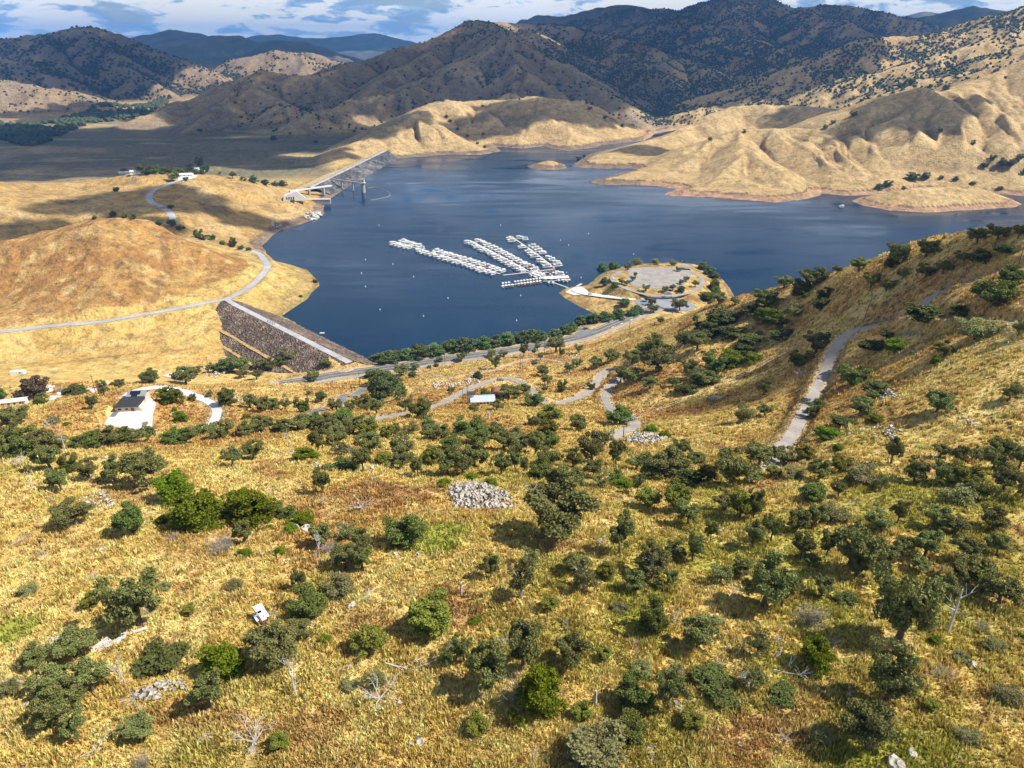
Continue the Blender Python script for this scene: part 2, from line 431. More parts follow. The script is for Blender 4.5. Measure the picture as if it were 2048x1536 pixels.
# islands
ridge([(1735, 387, 1660), (1780, 370, 1685), (1850, 361, 1690), (1910, 369, 1700), (1980, 390, 1725)], s=0.30, w=60, spur=0)
ridge([(1075, 324, 1915), (1095, 319, 1915), (1118, 325, 1920)], s=0.2, w=30, spur=0)
print('tents', time.time() - T0)

# ------------------------------------------------------------------ put the land together
kk = 7.0
far_w = sstep(1500, 1750, RR)
right = sstep(0.05, 0.12, AZ)
far_w = np.maximum(far_w, sstep(1250, 1500, RR) * right)
tz = np.where(far_w > 0, TENT, -60.0)
dd = np.abs(BASE - tz)
Z = np.maximum(BASE, tz) + kk * np.exp(-dd / kk) * 0.3 * (RR > 1500)
# general lift of the far country so that valleys do not sit at lake level
Z = Z + sstep(3800, 9000, RR) * 45
# gullies that run down the slopes (noise oriented across the fall line)
def gully(px, py, dx, dy, cell, seed):
    x, y = (px / cell).astype(np.float32), (py / cell).astype(np.float32)
    ix, iy = np.floor(x), np.floor(y)
    fx, fy = x - ix, y - iy
    ii, jj = ix.astype(np.int64), iy.astype(np.int64)
    va = np.zeros_like(x)
    wt = np.zeros_like(x)
    for i in (-1, 0, 1):
        for j in (-1, 0, 1):
            h = _hash(ii + i, jj + j, seed)
            hx = (h & np.uint32(0xffff)).astype(np.float32) / 65536
            hy = (h >> np.uint32(16)).astype(np.float32) / 65536
            qx, qy = fx - i - hx, fy - j - hy
            w = np.exp(-2.6 * (qx * qx + qy * qy))
            va += w * np.abs(np.cos((qx * dx + qy * dy) * np.float32(math.pi)))
            wt += w
    return va / (wt + 1e-6)


def grad(z):
    dr = np.gradient(rr)[:, None]
    zr = np.gradient(z, axis=0) / dr
    za = np.gradient(z, axis=1) / ((az[1] - az[0]) * RR)
    s, c = np.sin(AZ), np.cos(AZ)
    return zr * s + za * c, zr * c - za * s


def blur(z, n):
    for _ in range(n):
        z = z.copy()
        z[1:-1] = (z[:-2] + 2 * z[1:-1] + z[2:]) / 4
        z[:, 1:-1] = (z[:, :-2] + 2 * z[:, 1:-1] + z[:, 2:]) / 4
    return z


i0 = int(np.searchsorted(rr, 830))
i1 = int(np.searchsorted(rr, 10000))
gx_, gy_ = grad(blur(Z, 4))
slope = np.hypot(gx_, gy_)
GUL = np.zeros(Z.shape)
Zs = Z[i0:i1]
X_, Y_ = GX[i0:i1] + 12 * noise2(GX[i0:i1] / 60, GY[i0:i1] / 60, 71), GY[i0:i1] + 12 * noise2(GX[i0:i1] / 60, GY[i0:i1] / 60, 72)
sl = slope[i0:i1]
ux, uy = -gy_[i0:i1] / (sl + 0.02), gx_[i0:i1] / (sl + 0.02)
far_amt = np.clip((Z[i0:i1] - 5) / 45, 0, 1) * sstep(0.05, 0.3, sl)
left_hill = (RR[i0:i1] < 1650) & (AZ[i0:i1] < -0.15)
far_amt = far_amt * np.where(left_hill, 0.42, np.where(RR[i0:i1] > 1500, 1.0, 0.0))
soft = np.clip(1.0 - 0.35 * sstep(1500, 2600, RR[i0:i1]) * 0, 0, 1)
for cell, amp, sd_ in ((260.0, 36.0, 1), (120.0, 15.0, 2), (52.0, 7.5, 3), (24.0, 3.0, 4)):
    g = gully(X_, Y_, ux.astype(np.float32), uy.astype(np.float32), cell, sd_ + 400)
    GUL[i0:i1] += amp * (g - 0.66) * far_amt
gold = (RR > 1500) & (RR < 2900) & (AZ > 0.03)
GUL = np.where(gold, GUL * 0.72, GUL)
Z = Z + GUL
# relief noise
amp_far = sstep(1500, 2300, RR) * np.clip((Z - 6) / 60, 0, 1)
Z = Z + amp_far * (2.6 * fbm(GX, GY, 120.0, 4, 5))
Z = Z + sstep(3500, 6000, RR) * np.clip((Z - 20) / 80, 0, 1) * (12 * fbm(GX, GY, 420.0, 4, 25))
mid = (1 - sstep(1500, 2000, RR))
nearland = sstep(8, 60, SD) * mid
Z = Z + nearland * (1.6 * fbm(GX, GY, 55.0, 3, 33) * sstep(90, 200, RR) + 0.5 * fbm(GX, GY, 14.0, 3, 44) + 0.22 * fbm(GX, GY, 4.0, 2, 45) * (RR < 420))
lh = sstep(820, 900, RR) * (1 - sstep(1600, 1750, RR)) * (AZ < -0.18)
Z = Z + lh * nearland * (3.0 * fbm(GX, GY, 160.0, 2, 62))
print('relief', time.time() - T0)

# shore: land above the water, bed below it, a wave-cut bench between
land = SD > 0
bench = np.where(RR > 1150, np.minimum(SD * 0.24, 11.0), np.minimum(SD * 0.16, 6.0))
zl = np.maximum(Z, np.minimum(0.25 + bench, np.where((RR > 1350) & (AZ > -0.16), 11.0, 2.2)))
cap = 0.3 + SD * 0.34 + np.maximum(SD - 90, 0) ** 1.6 * 0.05
zl = -np.log(np.exp(-np.clip(zl, -50, 600) / 5.0) + np.exp(-np.clip(cap, 0, 600) / 5.0) + 1e-60) * 5.0
kz = sstep(350, 900, SD)
zl = np.maximum(zl, np.minimum(0.25 + SD * 0.05, 2.0)) * (1 - kz) + np.maximum(Z, 0.6) * kz
Z = np.where(land, zl, np.minimum(Z, -0.25 - np.minimum(-SD * 0.25, 12.0)))
shelf = land & (SD < 130) & (RR > 1200)
drop = np.clip((7.5 - Z) / 7.5, 0, 1)


def bilin(f, x, y):
    R = np.hypot(x, y)
    a = np.arctan2(x, y)
    fi = np.interp(R, rr, np.arange(NR))
    fj = (a - az[0]) / (az[1] - az[0])
    fi = np.clip(fi, 0, NR - 1.001)
    fj = np.clip(fj, 0, NA - 1.001)
    i = fi.astype(int)
    j = fj.astype(int)
    di, dj = fi - i, fj - j
    return (f[i, j] * (1 - di) + f[i + 1, j] * di) * (1 - dj) + (f[i, j + 1] * (1 - di) + f[i + 1, j + 1] * di) * dj


def gz(x, y):
    return bilin(Z, np.asarray(x, float), np.asarray(y, float))


def hit(u, v, rmin=34.0):
    """where the sight line through (u, v) meets the ground"""
    a, b, t = ray(u, v)
    x, y = rr * a, rr * b
    zz = gz(x, y)
    below = (H - rr * t) <= zz
    below &= rr >= rmin
    if not below.any():
        return None
    i = int(np.argmax(below))
    if i == 0:
        R = rr[0]
    else:
        f0 = (H - rr[i - 1] * t) - zz[i - 1]
        f1 = zz[i] - (H - rr[i] * t)
        R = rr[i - 1] + (rr[i] - rr[i - 1]) * f0 / (f0 + f1 + 1e-9)
    return np.array([R * a, R * b, float(gz(R * a, R * b))])


def proj(p):
    x, y, z = p[0], p[1], p[2] - H
    fw = y * CT - z * ST
    up = y * ST + z * CT
    return 1024 + F * x / fw, 768 - F * up / fw, fw
# ------------------------------------------------------------------ object helpers
import bmesh
from mathutils import Vector, Matrix


def link(o, parent=None):
    COL.objects.link(o)
    if parent is not None:
        o.parent = parent
    return o


def tag(o, label=None, cat=None, group=None, kind=None):
    if label:
        o['label'] = label
    if cat:
        o['category'] = cat
    if group:
        o['group'] = group
    if kind:
        o['kind'] = kind
    return o


def mesh_np(name, co, faces, mat=None, smooth=False, attr=None):
    """faces: int array [n, k] (all the same size)"""
    me = bpy.data.meshes.new(name)
    co = np.ascontiguousarray(co, np.float32)
    faces = np.ascontiguousarray(faces, np.int32)
    n, k = faces.shape
    me.vertices.add(len(co))
    me.vertices.foreach_set('co', co.ravel())
    me.loops.add(n * k)
    me.loops.foreach_set('vertex_index', faces.ravel())
    me.polygons.add(n)
    me.polygons.foreach_set('loop_start', np.arange(n, dtype=np.int32) * k)
    if smooth:
        me.polygons.foreach_set('use_smooth', np.ones(n, bool))
    if attr:
        for an, av in attr.items():
            a = me.attributes.new(an, 'FLOAT_COLOR', 'POINT')
            c = np.ones((len(co), 4), np.float32)
            c[:, :3] = av
            a.data.foreach_set('color', c.ravel())
    me.update(calc_edges=True)
    if mat:
        me.materials.append(mat)
    return me


def ob(name, me, parent=None, loc=None):
    o = bpy.data.objects.new(name, me)
    link(o, parent)
    if loc is not None:
        o.location = loc
    return o


def empty(name, loc, rz=0.0, scale=1.0):
    o = bpy.data.objects.new(name, None)
    o.empty_display_size = 0.5
    link(o)
    o.location = loc
    o.rotation_euler = (0, 0, rz)
    o.scale = (scale, scale, scale)
    return o


class MB:
    """collects simple solids into one mesh"""

    def __init__(self):
        self.v = []
        self.f = []

    def poly(self, pts, faces):
        n = len(self.v)
        self.v += [tuple(p) for p in pts]
        self.f += [tuple(i + n for i in f) for f in faces]
        return self

    def box(self, x0, x1, y0, y1, z0, z1, taper=0.0):
        t = taper
        p = [(x0, y0, z0), (x1, y0, z0), (x1, y1, z0), (x0, y1, z0), (x0 + t, y0 + t, z1), (x1 - t, y0 + t, z1), (x1 - t, y1 - t, z1), (x0 + t, y1 - t, z1)]
        return self.poly(p, [(3, 2, 1, 0), (4, 5, 6, 7), (0, 1, 5, 4), (1, 2, 6, 5), (2, 3, 7, 6), (3, 0, 4, 7)])

    def bar(self, a, b, w, h=None):
        """box of section w x h from a to b"""
        h = h or w
        a, b = Vector(a), Vector(b)
        d = (b - a).normalized()
        s = d.cross(Vector((0, 0, 1)))
        if s.length < 1e-4:
            s = Vector((1, 0, 0))
        s.normalize()
        u = s.cross(d)
        s, u = s * w / 2, u * h / 2
        p = [a - s - u, a + s - u, a + s + u, a - s + u, b - s - u, b + s - u, b + s + u, b - s + u]
        return self.poly(p, [(0, 1, 2, 3), (7, 6, 5, 4), (0, 4, 5, 1), (1, 5, 6, 2), (2, 6, 7, 3), (3, 7, 4, 0)])

    def tube(self, pts, radii, n=6, cap=True):
        pts = [Vector(p) for p in pts]
        base = len(self.v)
        up = Vector((0.3, 0.2, 1)).normalized()
        for i, p in enumerate(pts):
            d = (pts[min(i + 1, len(pts) - 1)] - pts[max(i - 1, 0)]).normalized()
            s = d.cross(up)
            if s.length < 1e-3:
                s = d.cross(Vector((1, 0, 0)))
            s.normalize()
            t = d.cross(s)
            r = radii[i] if hasattr(radii, '__len__') else radii
            for k in range(n):
                a = 2 * math.pi * k / n
                self.v.append(tuple(p + s * (r * math.cos(a)) + t * (r * math.sin(a))))
        for i in range(len(pts) - 1):
            for k in range(n):
                a, b = base + i * n + k, base + i * n + (k + 1) % n
                self.f.append((a, b, b + n, a + n))
        if cap:
            self.f.append(tuple(base + k for k in reversed(range(n))))
            e = base + (len(pts) - 1) * n
            self.f.append(tuple(e + k for k in range(n)))
        return self

    def mesh(self, name, mat, smooth=False):
        me = bpy.data.meshes.new(name)
        me.from_pydata(self.v, [], self.f)
        if mat:
            me.materials.append(mat)
        if smooth:
            me.polygons.foreach_set('use_smooth', np.ones(len(me.polygons), bool))
        me.update()
        return me

    def build(self, name, mat, parent=None, smooth=False, loc=None):
        return ob(name, self.mesh(name, mat, smooth), parent, loc)


# ------------------------------------------------------------------ materials
def new_mat(name):
    m = bpy.data.materials.new(name)
    m.use_nodes = True
    nt = m.node_tree
    return m, nt, nt.nodes['Principled BSDF'], nt.links


def nd(nt, t, **kw):
    n = nt.nodes.new(t)
    for k, v in kw.items():
        setattr(n, k, v)
    return n


def noise_node(nt, scale, detail=4.0, rough=0.55, vec=None, dist=0.0):
    n = nt.nodes.new('ShaderNodeTexNoise')
    n.inputs['Scale'].default_value = scale
    n.inputs['Detail'].default_value = detail
    n.inputs['Roughness'].default_value = rough
    n.inputs['Distortion'].default_value = dist
    if vec is not None:
        nt.links.new(vec, n.inputs['Vector'])
    return n


def ramp(nt, fac, stops):
    r = nt.nodes.new('ShaderNodeValToRGB')
    el = r.color_ramp.elements
    while len(el) < len(stops):
        el.new(0.5)
    for e, (p, c) in zip(el, stops):
        e.position = p
        e.color = (c[0], c[1], c[2], 1) if hasattr(c, '__len__') else (c, c, c, 1)
    nt.links.new(fac, r.inputs[0])
    return r.outputs[0]


def mix(nt, a, b, fac, mode='MIX'):
    n = nt.nodes.new('ShaderNodeMix')
    n.data_type = 'RGBA'
    n.blend_type = mode
    for i, s in ((6, a), (7, b)):
        if hasattr(s, 'is_linked') or hasattr(s, 'links'):
            nt.links.new(s, n.inputs[i])
        else:
            n.inputs[i].default_value = (s[0], s[1], s[2], 1)
    if hasattr(fac, 'links'):
        nt.links.new(fac, n.inputs[0])
    else:
        n.inputs[0].default_value = fac
    return n.outputs[2]


def math_n(nt, op, a, b=None, clamp=False):
    n = nt.nodes.new('ShaderNodeMath')
    n.operation = op
    n.use_clamp = clamp
    for i, s in ((0, a), (1, b)):
        if s is None:
            continue
        if hasattr(s, 'links'):
            nt.links.new(s, n.inputs[i])
        else:
            n.inputs[i].default_value = s
    return n.outputs[0]


def worn(name, c0, c1, scale=1.0, rough=0.8, bump=0.0, metallic=0.0, c2=None, scale2=None):
    """plain surface with mottled wear"""
    m, nt, p, L = new_mat(name)
    geo = nd(nt, 'ShaderNodeTexCoord').outputs['Object']
    n = noise_node(nt, scale, 5.0, 0.62, geo)
    col = ramp(nt, n.outputs[0], [(0.32, c0), (0.68, c1)])
    if c2:
        n2 = noise_node(nt, scale2 or scale * 4, 3.0, 0.6, geo)
        f = ramp(nt, n2.outputs[0], [(0.52, 0.0), (0.62, 1.0)])
        col = mix(nt, col, c2, f)
    L.new(col, p.inputs['Base Color'])
    p.inputs['Roughness'].default_value = rough
    p.inputs['Metallic'].default_value = metallic
    if bump:
        b = nd(nt, 'ShaderNodeBump')
        b.inputs['Strength'].default_value = bump
        b.inputs['Distance'].default_value = 0.1
        L.new(n.outputs[0], b.inputs['Height'])
        L.new(b.outputs[0], p.inputs['Normal'])
    return m


# ------------------------------------------------------------------ sky, sun
SUN_EL = math.radians(50.0)
SUN_AZ = math.radians(97.0)        # clockwise from the viewing direction (+Y)
SUN = Vector((math.sin(SUN_AZ) * math.cos(SUN_EL), math.cos(SUN_AZ) * math.cos(SUN_EL), math.sin(SUN_EL)))
w = bpy.data.worlds.new('World')
S.world = w
w.use_nodes = True
nt = w.node_tree
L = nt.links
bg = nt.nodes['Background']
out = nt.nodes['World Output']
sky = nd(nt, 'ShaderNodeTexSky', sky_type='NISHITA')
sky.sun_disc = False
sky.sun_elevation = SUN_EL
sky.sun_rotation = SUN_AZ
sky.altitude = 400
sky.dust_density = 0.15
sky.air_density = 1.2
L.new(sky.outputs[0], bg.inputs[0])
bg.inputs[1].default_value = 0.065
tc = nd(nt, 'ShaderNodeTexCoord')
mp = nd(nt, 'ShaderNodeMapping')
mp.inputs['Scale'].default_value = (8.0, 8.0, 44.0)
mp.inputs['Location'].default_value = (1.3, 0.4, 0.2)
L.new(tc.outputs['Generated'], mp.inputs['Vector'])
nA = noise_node(nt, 1.0, 6.0, 0.52, mp.outputs[0], 0.5)
mp2 = nd(nt, 'ShaderNodeMapping')
mp2.inputs['Scale'].default_value = (26.0, 26.0, 95.0)
mp2.inputs['Location'].default_value = (7.1, 3.4, 0.9)
L.new(tc.outputs['Generated'], mp2.inputs['Vector'])
nB = noise_node(nt, 1.0, 5.0, 0.6, mp2.outputs[0], 0.6)
cover = ramp(nt, nA.outputs[0], [(0.32, 0.62), (0.46, 1.0)])
sepd = nd(nt, 'ShaderNodeSeparateXYZ')
L.new(tc.outputs['Generated'], sepd.inputs[0])
cover = mix(nt, cover, (0.12, 0.12, 0.12), ramp(nt, sepd.outputs[2], [(0.17, 0.0), (0.45, 1.0)]))
shade = math_n(nt, 'ADD', math_n(nt, 'MULTIPLY', nA.outputs[0], 0.55), math_n(nt, 'MULTIPLY', nB.outputs[0], 0.45))
ccol = ramp(nt, shade, [(0.43, (0.22, 0.40, 0.70)), (0.475, (0.42, 0.60, 0.86)), (0.50, (0.85, 0.92, 0.99)), (0.525, (1.0, 1.0, 1.0))])
bgc = nd(nt, 'ShaderNodeBackground')
L.new(ccol, bgc.inputs[0])
bgc.inputs[1].default_value = 0.78
mxs = nd(nt, 'ShaderNodeMixShader')
L.new(math_n(nt, 'MULTIPLY', cover, 0.92), mxs.inputs[0])
L.new(bg.outputs[0], mxs.inputs[1])
L.new(bgc.outputs[0], mxs.inputs[2])
L.new(mxs.outputs[0], out.inputs[0])

sun_d = bpy.data.lights.new('sun', 'SUN')
sun_d.energy = 5.0
sun_d.angle = math.radians(0.5)
sun_d.color = (1.0, 0.95, 0.87)
sun_o = bpy.data.objects.new('sun', sun_d)
link(sun_o)
sun_o.rotation_euler = SUN.to_track_quat('Z', 'Y').to_euler()
S.view_settings.view_transform = 'Standard'
S.view_settings.look = 'None'
S.view_settings.gamma = 1.0
S.view_settings.exposure = 0.60
S.cycles.max_bounces = 6
S.cycles.diffuse_bounces = 2
S.cycles.glossy_bounces = 2
S.cycles.transmission_bounces = 2
S.cycles.transparent_max_bounces = 12
S.cycles.volume_bounces = 0
S.cycles.caustics_reflective = False
S.cycles.caustics_refractive = False
S.cycles.use_adaptive_sampling = True
S.cycles.adaptive_threshold = 0.015

# ------------------------------------------------------------------ roads: carve the beds into the land first
ROADS = []      # name, world points, width, material key


def resample(P, step):
    P = np.asarray(P, float)
    # Catmull-Rom through the points
    Q = [P[0]]
    n = len(P)
    for i in range(n - 1):
        p0, p1, p2, p3 = P[max(i - 1, 0)], P[i], P[i + 1], P[min(i + 2, n - 1)]
        k = max(2, int(np.hypot(*(p2 - p1)[:2]) / step))
        for j in range(1, k + 1):
            t = j / k
            Q.append(0.5 * ((2 * p1) + (-p0 + p2) * t + (2 * p0 - 5 * p1 + 4 * p2 - p3) * t * t + (-p0 + 3 * p1 - 3 * p2 + p3) * t ** 3))
    return np.array(Q)


def smooth_z(P, n):
    z = P[:, 2].copy()
    for _ in range(n):
        z[1:-1] = (z[:-2] + z[1:-1] * 2 + z[2:]) / 4
    P[:, 2] = z
    return P


def road_line(pix, step=3.0, zs=None, smooth=25, rmin=34):
    P = []
    for i, q in enumerate(pix):
        if len(q) == 4:
            P.append(ptR(q[0], q[1], q[2]))
        elif len(q) == 3:
            P.append(ptZ(q[0], q[1], q[2]))
        else:
            h_ = hit(q[0], q[1], rmin)
            if h_ is not None:
                P.append(h_)
    P = resample(P, step)
    P[:, 2] = gz(P[:, 0], P[:, 1]) if zs is None else P[:, 2]
    return smooth_z(P, smooth)


def carve(P, half, feather, dz=0.12):
    """bring the land to the road bed"""
    global Z
    D2 = {}
    for a, b in zip(P[:-1], P[1:]):
        rad = half + feather
        cx_, cy_ = (a[0] + b[0]) / 2, (a[1] + b[1]) / 2
        ext = np.hypot(a[0] - b[0], a[1] - b[1]) / 2 + rad
        Rc, ac = math.hypot(cx_, cy_), math.atan2(cx_, cy_)
        i0, i1 = np.searchsorted(rr, Rc - ext), np.searchsorted(rr, Rc + ext)
        da = ext / max(Rc - ext, 20)
        j0, j1 = np.searchsorted(az, ac - da), np.searchsorted(az, ac + da)
        if i1 <= i0 or j1 <= j0:
            continue
        x, y = GX[i0:i1, j0:j1], GY[i0:i1, j0:j1]
        ex, ey = b[0] - a[0], b[1] - a[1]
        t = np.clip(((x - a[0]) * ex + (y - a[1]) * ey) / (ex * ex + ey * ey + 1e-9), 0, 1)
        d = np.hypot(x - a[0] - t * ex, y - a[1] - t * ey)
        zt = a[2] + t * (b[2] - a[2])
        cur = CARD[i0:i1, j0:j1]
        m = d < cur
        CARD[i0:i1, j0:j1] = np.where(m, d, cur)
        CARZ[i0:i1, j0:j1] = np.where(m, zt, CARZ[i0:i1, j0:j1])
    k = 1 - sstep(half, half + feather, CARD)
    Z = Z * (1 - k) + (CARZ - dz) * k
    CARD[:] = 1e6


CARD = np.full(Z.shape, 1e6)
CARZ = np.zeros(Z.shape)
ROADMASK = np.zeros(Z.shape)


def add_road(name, pix, width, mat, feather=5.0, smooth=25, lift=0.12, step=3.0, zs=None, rmin=34):
    P = road_line(pix, step, zs, smooth, rmin)
    R = np.hypot(P[:, 0], P[:, 1]).mean()
    global ROADMASK
    carve(P, width / 2 + max(1.0, R * 0.004), feather, lift)
    ROADS.append((name, P, width, mat))
    return P


# narrow lane climbing on the right
add_road('narrow_lane', [(1540, 935), (1556, 905), (1580, 872), (1603, 835), (1622, 800), (1640, 765), (1655, 730), (1672, 698), (1700, 675), (1740, 657), (1800, 640), (1835, 620), (1862, 596), (1900, 572), (1950, 553), (2010, 540), (2100, 525)], 3.8, 'lane', 3.0, 30)
add_road('side_lane', [(1815, 636), (1860, 632), (1900, 640), (1960, 640), (2010, 640), (2080, 655)], 3.0, 'lane', 4.0)
# lane that winds past the white sheds
add_road('winding_lane', [(1215, 878), (1245, 863), (1268, 850), (1262, 836), (1232, 826), (1214, 808), (1212, 790), (1222, 772), (1240, 757), (1250, 748)], 4.2, 'lane', 4.0)
add_road('farm_lane', [(1250, 746), (1228, 745), (1205, 753), (1188, 770), (1172, 785), (1150, 798), (1120, 808), (1098, 808), (1078, 795), (1055, 775), (1030, 763), (1000, 760), (960, 768), (915, 790), (870, 810), (820, 826), (760, 836), (700, 845)], 4.6, 'lane', 4.0)
add_road('entrance_lane', [(742, 768), (715, 785), (680, 802), (640, 820), (605, 835), (570, 850)], 6.0, 'asphalt', 5.0)
add_road('driveway', [(252, 792, 384, 0), (262, 785, 389, 0), (275, 780, 393, 0), (300, 776.5, 396, 0), (330, 776, 396, 0), (365, 784, 390, 0), (400, 796, 379, 0), (424, 808, 365, 0), (434, 822, 349, 0), (429, 840, 329, 0), (420, 860, 306, 0)], 4.6, 'concrete', 6.0, 6, zs=1)
# lake road on the left and the two hill roads
RJ = (459, 600, 24.0)
add_road('lake_road', [(-60, 668), (0, 662), (60, 658), (120, 652), (200, 641), (280, 630), (350, 617), (400, 607), (440, 601), (462, 596), (490, 580), (512, 562), (528, 543), (534, 528), (522, 514), (500, 504), (480, 499)], 8.5, 'pale_road', 9.0, 40, step=6.0)
add_road('hill_road', [(344, 449), (346, 440), (340, 425), (322, 413), (303, 404), (298, 394), (308, 380), (330, 373), (345, 365), (365, 355)], 10.0, 'pale_road', 10.0, 20, step=6.0)
add_road('bench_road', [(330, 412), (380, 412), (430, 411), (480, 410), (540, 407), (590, 402), (610, 400)], 6.0, 'dirt', 8.0, 25, step=6.0)
# highway below the slope
add_road('highway', [(560, 770, 19.5), (620, 760, 19.5), (660, 752, 19.5), (720, 744, 19.5), (780, 736, 19.5), (840, 727, 19.5), (900, 718, 19.5), (960, 710, 19.5), (1020, 701, 19.5), (1080, 691, 19.5), (1130, 681, 19.2), (1180, 668, 18.5), (1230, 648, 16), (1280, 628, 13), (1320, 613, 12)], 21.0, 'highway', 14.0, 10, zs=1, step=6.0)
# dirt tracks
add_road('dirt_track', [(700, 790), (740, 772), (790, 755), (850, 748), (900, 752), (960, 745), (1010, 732), (1050, 722), (1090, 720), (1130, 725)], 3.0, 'dirt', 3.0)
print('roads', time.time() - T0)
# the saddle dam's crest runs out onto level ground beside the highway
SE = np.array([ptZ(672, 715, 21.6), ptZ(686, 722, 21.4), ptZ(700, 730, 20.6), ptZ(716, 738, 19.6)])
carve(resample(SE, 4.0), 7.0, 10.0, 0.25)
# platforms
def flatten(pix, z, feather=8.0, zs=None):
    """level a pad whose outline is given at height z"""
    global Z
    P = np.array([ptZ(u, v, z)[:2] for u, v in pix])
    cx_, cy_ = P.mean(0)
    ext = np.hypot(P[:, 0] - cx_, P[:, 1] - cy_).max() + feather + 5
    Rc, ac = math.hypot(cx_, cy_), math.atan2(cx_, cy_)
    i0, i1 = np.searchsorted(rr, Rc - ext), np.searchsorted(rr, Rc + ext)
    da = ext / (Rc - ext)
    j0, j1 = np.searchsorted(az, ac - da), np.searchsorted(az, ac + da)
    d = signed_dist(GX[i0:i1, j0:j1], GY[i0:i1, j0:j1], [P])
    k = 1 - sstep(0, feather, d)
    Z[i0:i1, j0:j1] = Z[i0:i1, j0:j1] * (1 - k) + (z - 0.15) * k
    return P


LOT_Z = 15.0
LOT = flatten([(1238, 548), (1262, 537), (1300, 535), (1350, 534), (1378, 538), (1396, 553), (1402, 570), (1390, 585), (1365, 596), (1330, 595), (1290, 588), (1255, 580), (1232, 570), (1228, 558)], LOT_Z, 16)
LOWLOT_Z = 11.5
LOWLOT = flatten([(1265, 602), (1305, 594), (1345, 592), (1375, 600), (1398, 615), (1380, 622), (1340, 622), (1285, 618)], LOWLOT_Z, 14)
RAMP_Z = 4.0
PAD_Z = 128.5
PAD = flatten([(203, 864), (214, 838), (235, 812), (258, 792), (298, 792), (312, 806), (306, 830), (304, 862), (255, 866)], PAD_Z, 3.0)
ROAD_D = np.full(Z.shape, 60.0)
for nme, P, wd, mt in ROADS:
    step_ = max(1, int(len(P) / 120))
    for a, b in zip(P[:-1:step_], P[1::step_]):
        Rc, ac = math.hypot(a[0], a[1]), math.atan2(a[0], a[1])
        ext = wd / 2 + 22
        i0, i1 = np.searchsorted(rr, Rc - ext), np.searchsorted(rr, Rc + ext)
        da = ext / max(Rc - ext, 20)
        j0, j1 = np.searchsorted(az, ac - da), np.searchsorted(az, ac + da)
        d = np.hypot(GX[i0:i1, j0:j1] - a[0], GY[i0:i1, j0:j1] - a[1]) - wd / 2
        ROAD_D[i0:i1, j0:j1] = np.minimum(ROAD_D[i0:i1, j0:j1], d)

# ------------------------------------------------------------------ colour of the land
def lin(r, g, b):
    f = lambda c: (c / 12.92 if c <= 0.04045 else ((c + 0.055) / 1.055) ** 2.4)
    return np.array([f(r / 255), f(g / 255), f(b / 255)], np.float32)


GOLD = np.array([0.53, 0.365, 0.11], np.float32)
STRAW = np.array([0.65, 0.49, 0.20], np.float32)
RUST = np.array([0.34, 0.17, 0.045], np.float32)
GREEN = np.array([0.30, 0.285, 0.045], np.float32)
DKGREEN = np.array([0.10, 0.115, 0.035], np.float32)
TAN = np.array([0.43, 0.29, 0.125], np.float32)
PALE = np.array([0.57, 0.42, 0.20], np.float32)
BROWN = np.array([0.20, 0.12, 0.06], np.float32)
SOIL = np.array([0.30, 0.15, 0.065], np.float32)
GREYB = np.array([0.23, 0.19, 0.145], np.float32)
WOOD = np.array([0.045, 0.055, 0.045], np.float32)
C = np.empty(Z.shape + (3,), np.float32)


def lay(col, k):
    global C
    k = np.clip(k, 0, 1).astype(np.float32)[..., None]
    C = C * (1 - k) + col * k


near = RR < 700
fA = fbm(GX, GY, 70.0, 4, 101)
fB = fbm(GX, GY, 16.0, 4, 102)
fC = fbm(GX, GY, 240.0, 3, 103)
C[:] = GOLD
lay(STRAW, 0.25 + 0.8 * fB)
lay(RUST, sstep(0.0, 0.55, fA + 0.35 * fB) * 0.75)
lay(STRAW, sstep(0.25, 0.7, fbm(GX, GY, 9.0, 3, 104)) * 0.6 * near)
lay(SOIL * 1.1, sstep(0.38, 0.75, fbm(GX, GY, 19.0, 4, 108)) * 0.65 * near)
lay(STRAW * 1.08, sstep(0.2, 0.6, fbm(GX, GY, 5.0, 4, 109)) * 0.6 * near)
# green flushes low in the picture, mostly to the right
PU = GX / np.maximum(RR, 1)
gr = sstep(60, 75, RR) * (1 - sstep(150, 225, RR)) * sstep(-0.35, 0.35, PU) + (1 - sstep(70, 110, RR)) * 0.75
gr = gr * sstep(-0.25, 0.45, fbm(GX, GY, 28.0, 4, 105) + 0.25 * fB)
lay(GREEN, gr * 0.75 * near)
def blob(u, v, rad, col, k, el=1.0):
    q = hit(u, v)
    if q is None:
        return
    d = np.hypot(GX - q[0], (GY - q[1]) * el) / rad
    lay(col, (1 - sstep(0.35, 1.0, d + 0.35 * fB)) * k)


for u, v, r_, k in ((860, 1075, 9, .8), (640, 1160, 6, .6), (650, 1185, 5, .6), (20, 1265, 6, .75), (1100, 1140, 9, .6), (1250, 1075, 8, .6), (1330, 1480, 8, .6), (380, 1020, 8, .5), (1560, 1330, 6, .5), (1900, 1000, 16, .5), (1750, 960, 12, .5), (2000, 1120, 14, .6), (1550, 1075, 12, .5),
                  (30, 935, 12, .5), (1000, 955, 12, .45), (1640, 1230, 12, .5), (1900, 1250, 12, .45), (1150, 1300, 9, .5), (1800, 1450, 12, .5), (1280, 850, 9, .5), (1895, 665, 10, .5), (1960, 535, 14, .4), (905, 815, 9, .4)):
    blob(u, v, r_, GREEN if k < .7 else GREEN * np.array([0.8, 1.0, 0.7], np.float32), k)
for u, v, r_, k in ((900, 1195, 5, .7), (420, 1080, 14, .35), (760, 990, 12, .6), (1110, 1090, 8, .6), (930, 1230, 4, .7), (620, 1010, 12, .4), (330, 1290, 6, .3), (1250, 900, 14, .3), (1350, 830, 20, .35), (980, 850, 16, .45), (1800, 610, 30, .55), (1930, 610, 24, .5)):
    blob(u, v, r_, SOIL, k)
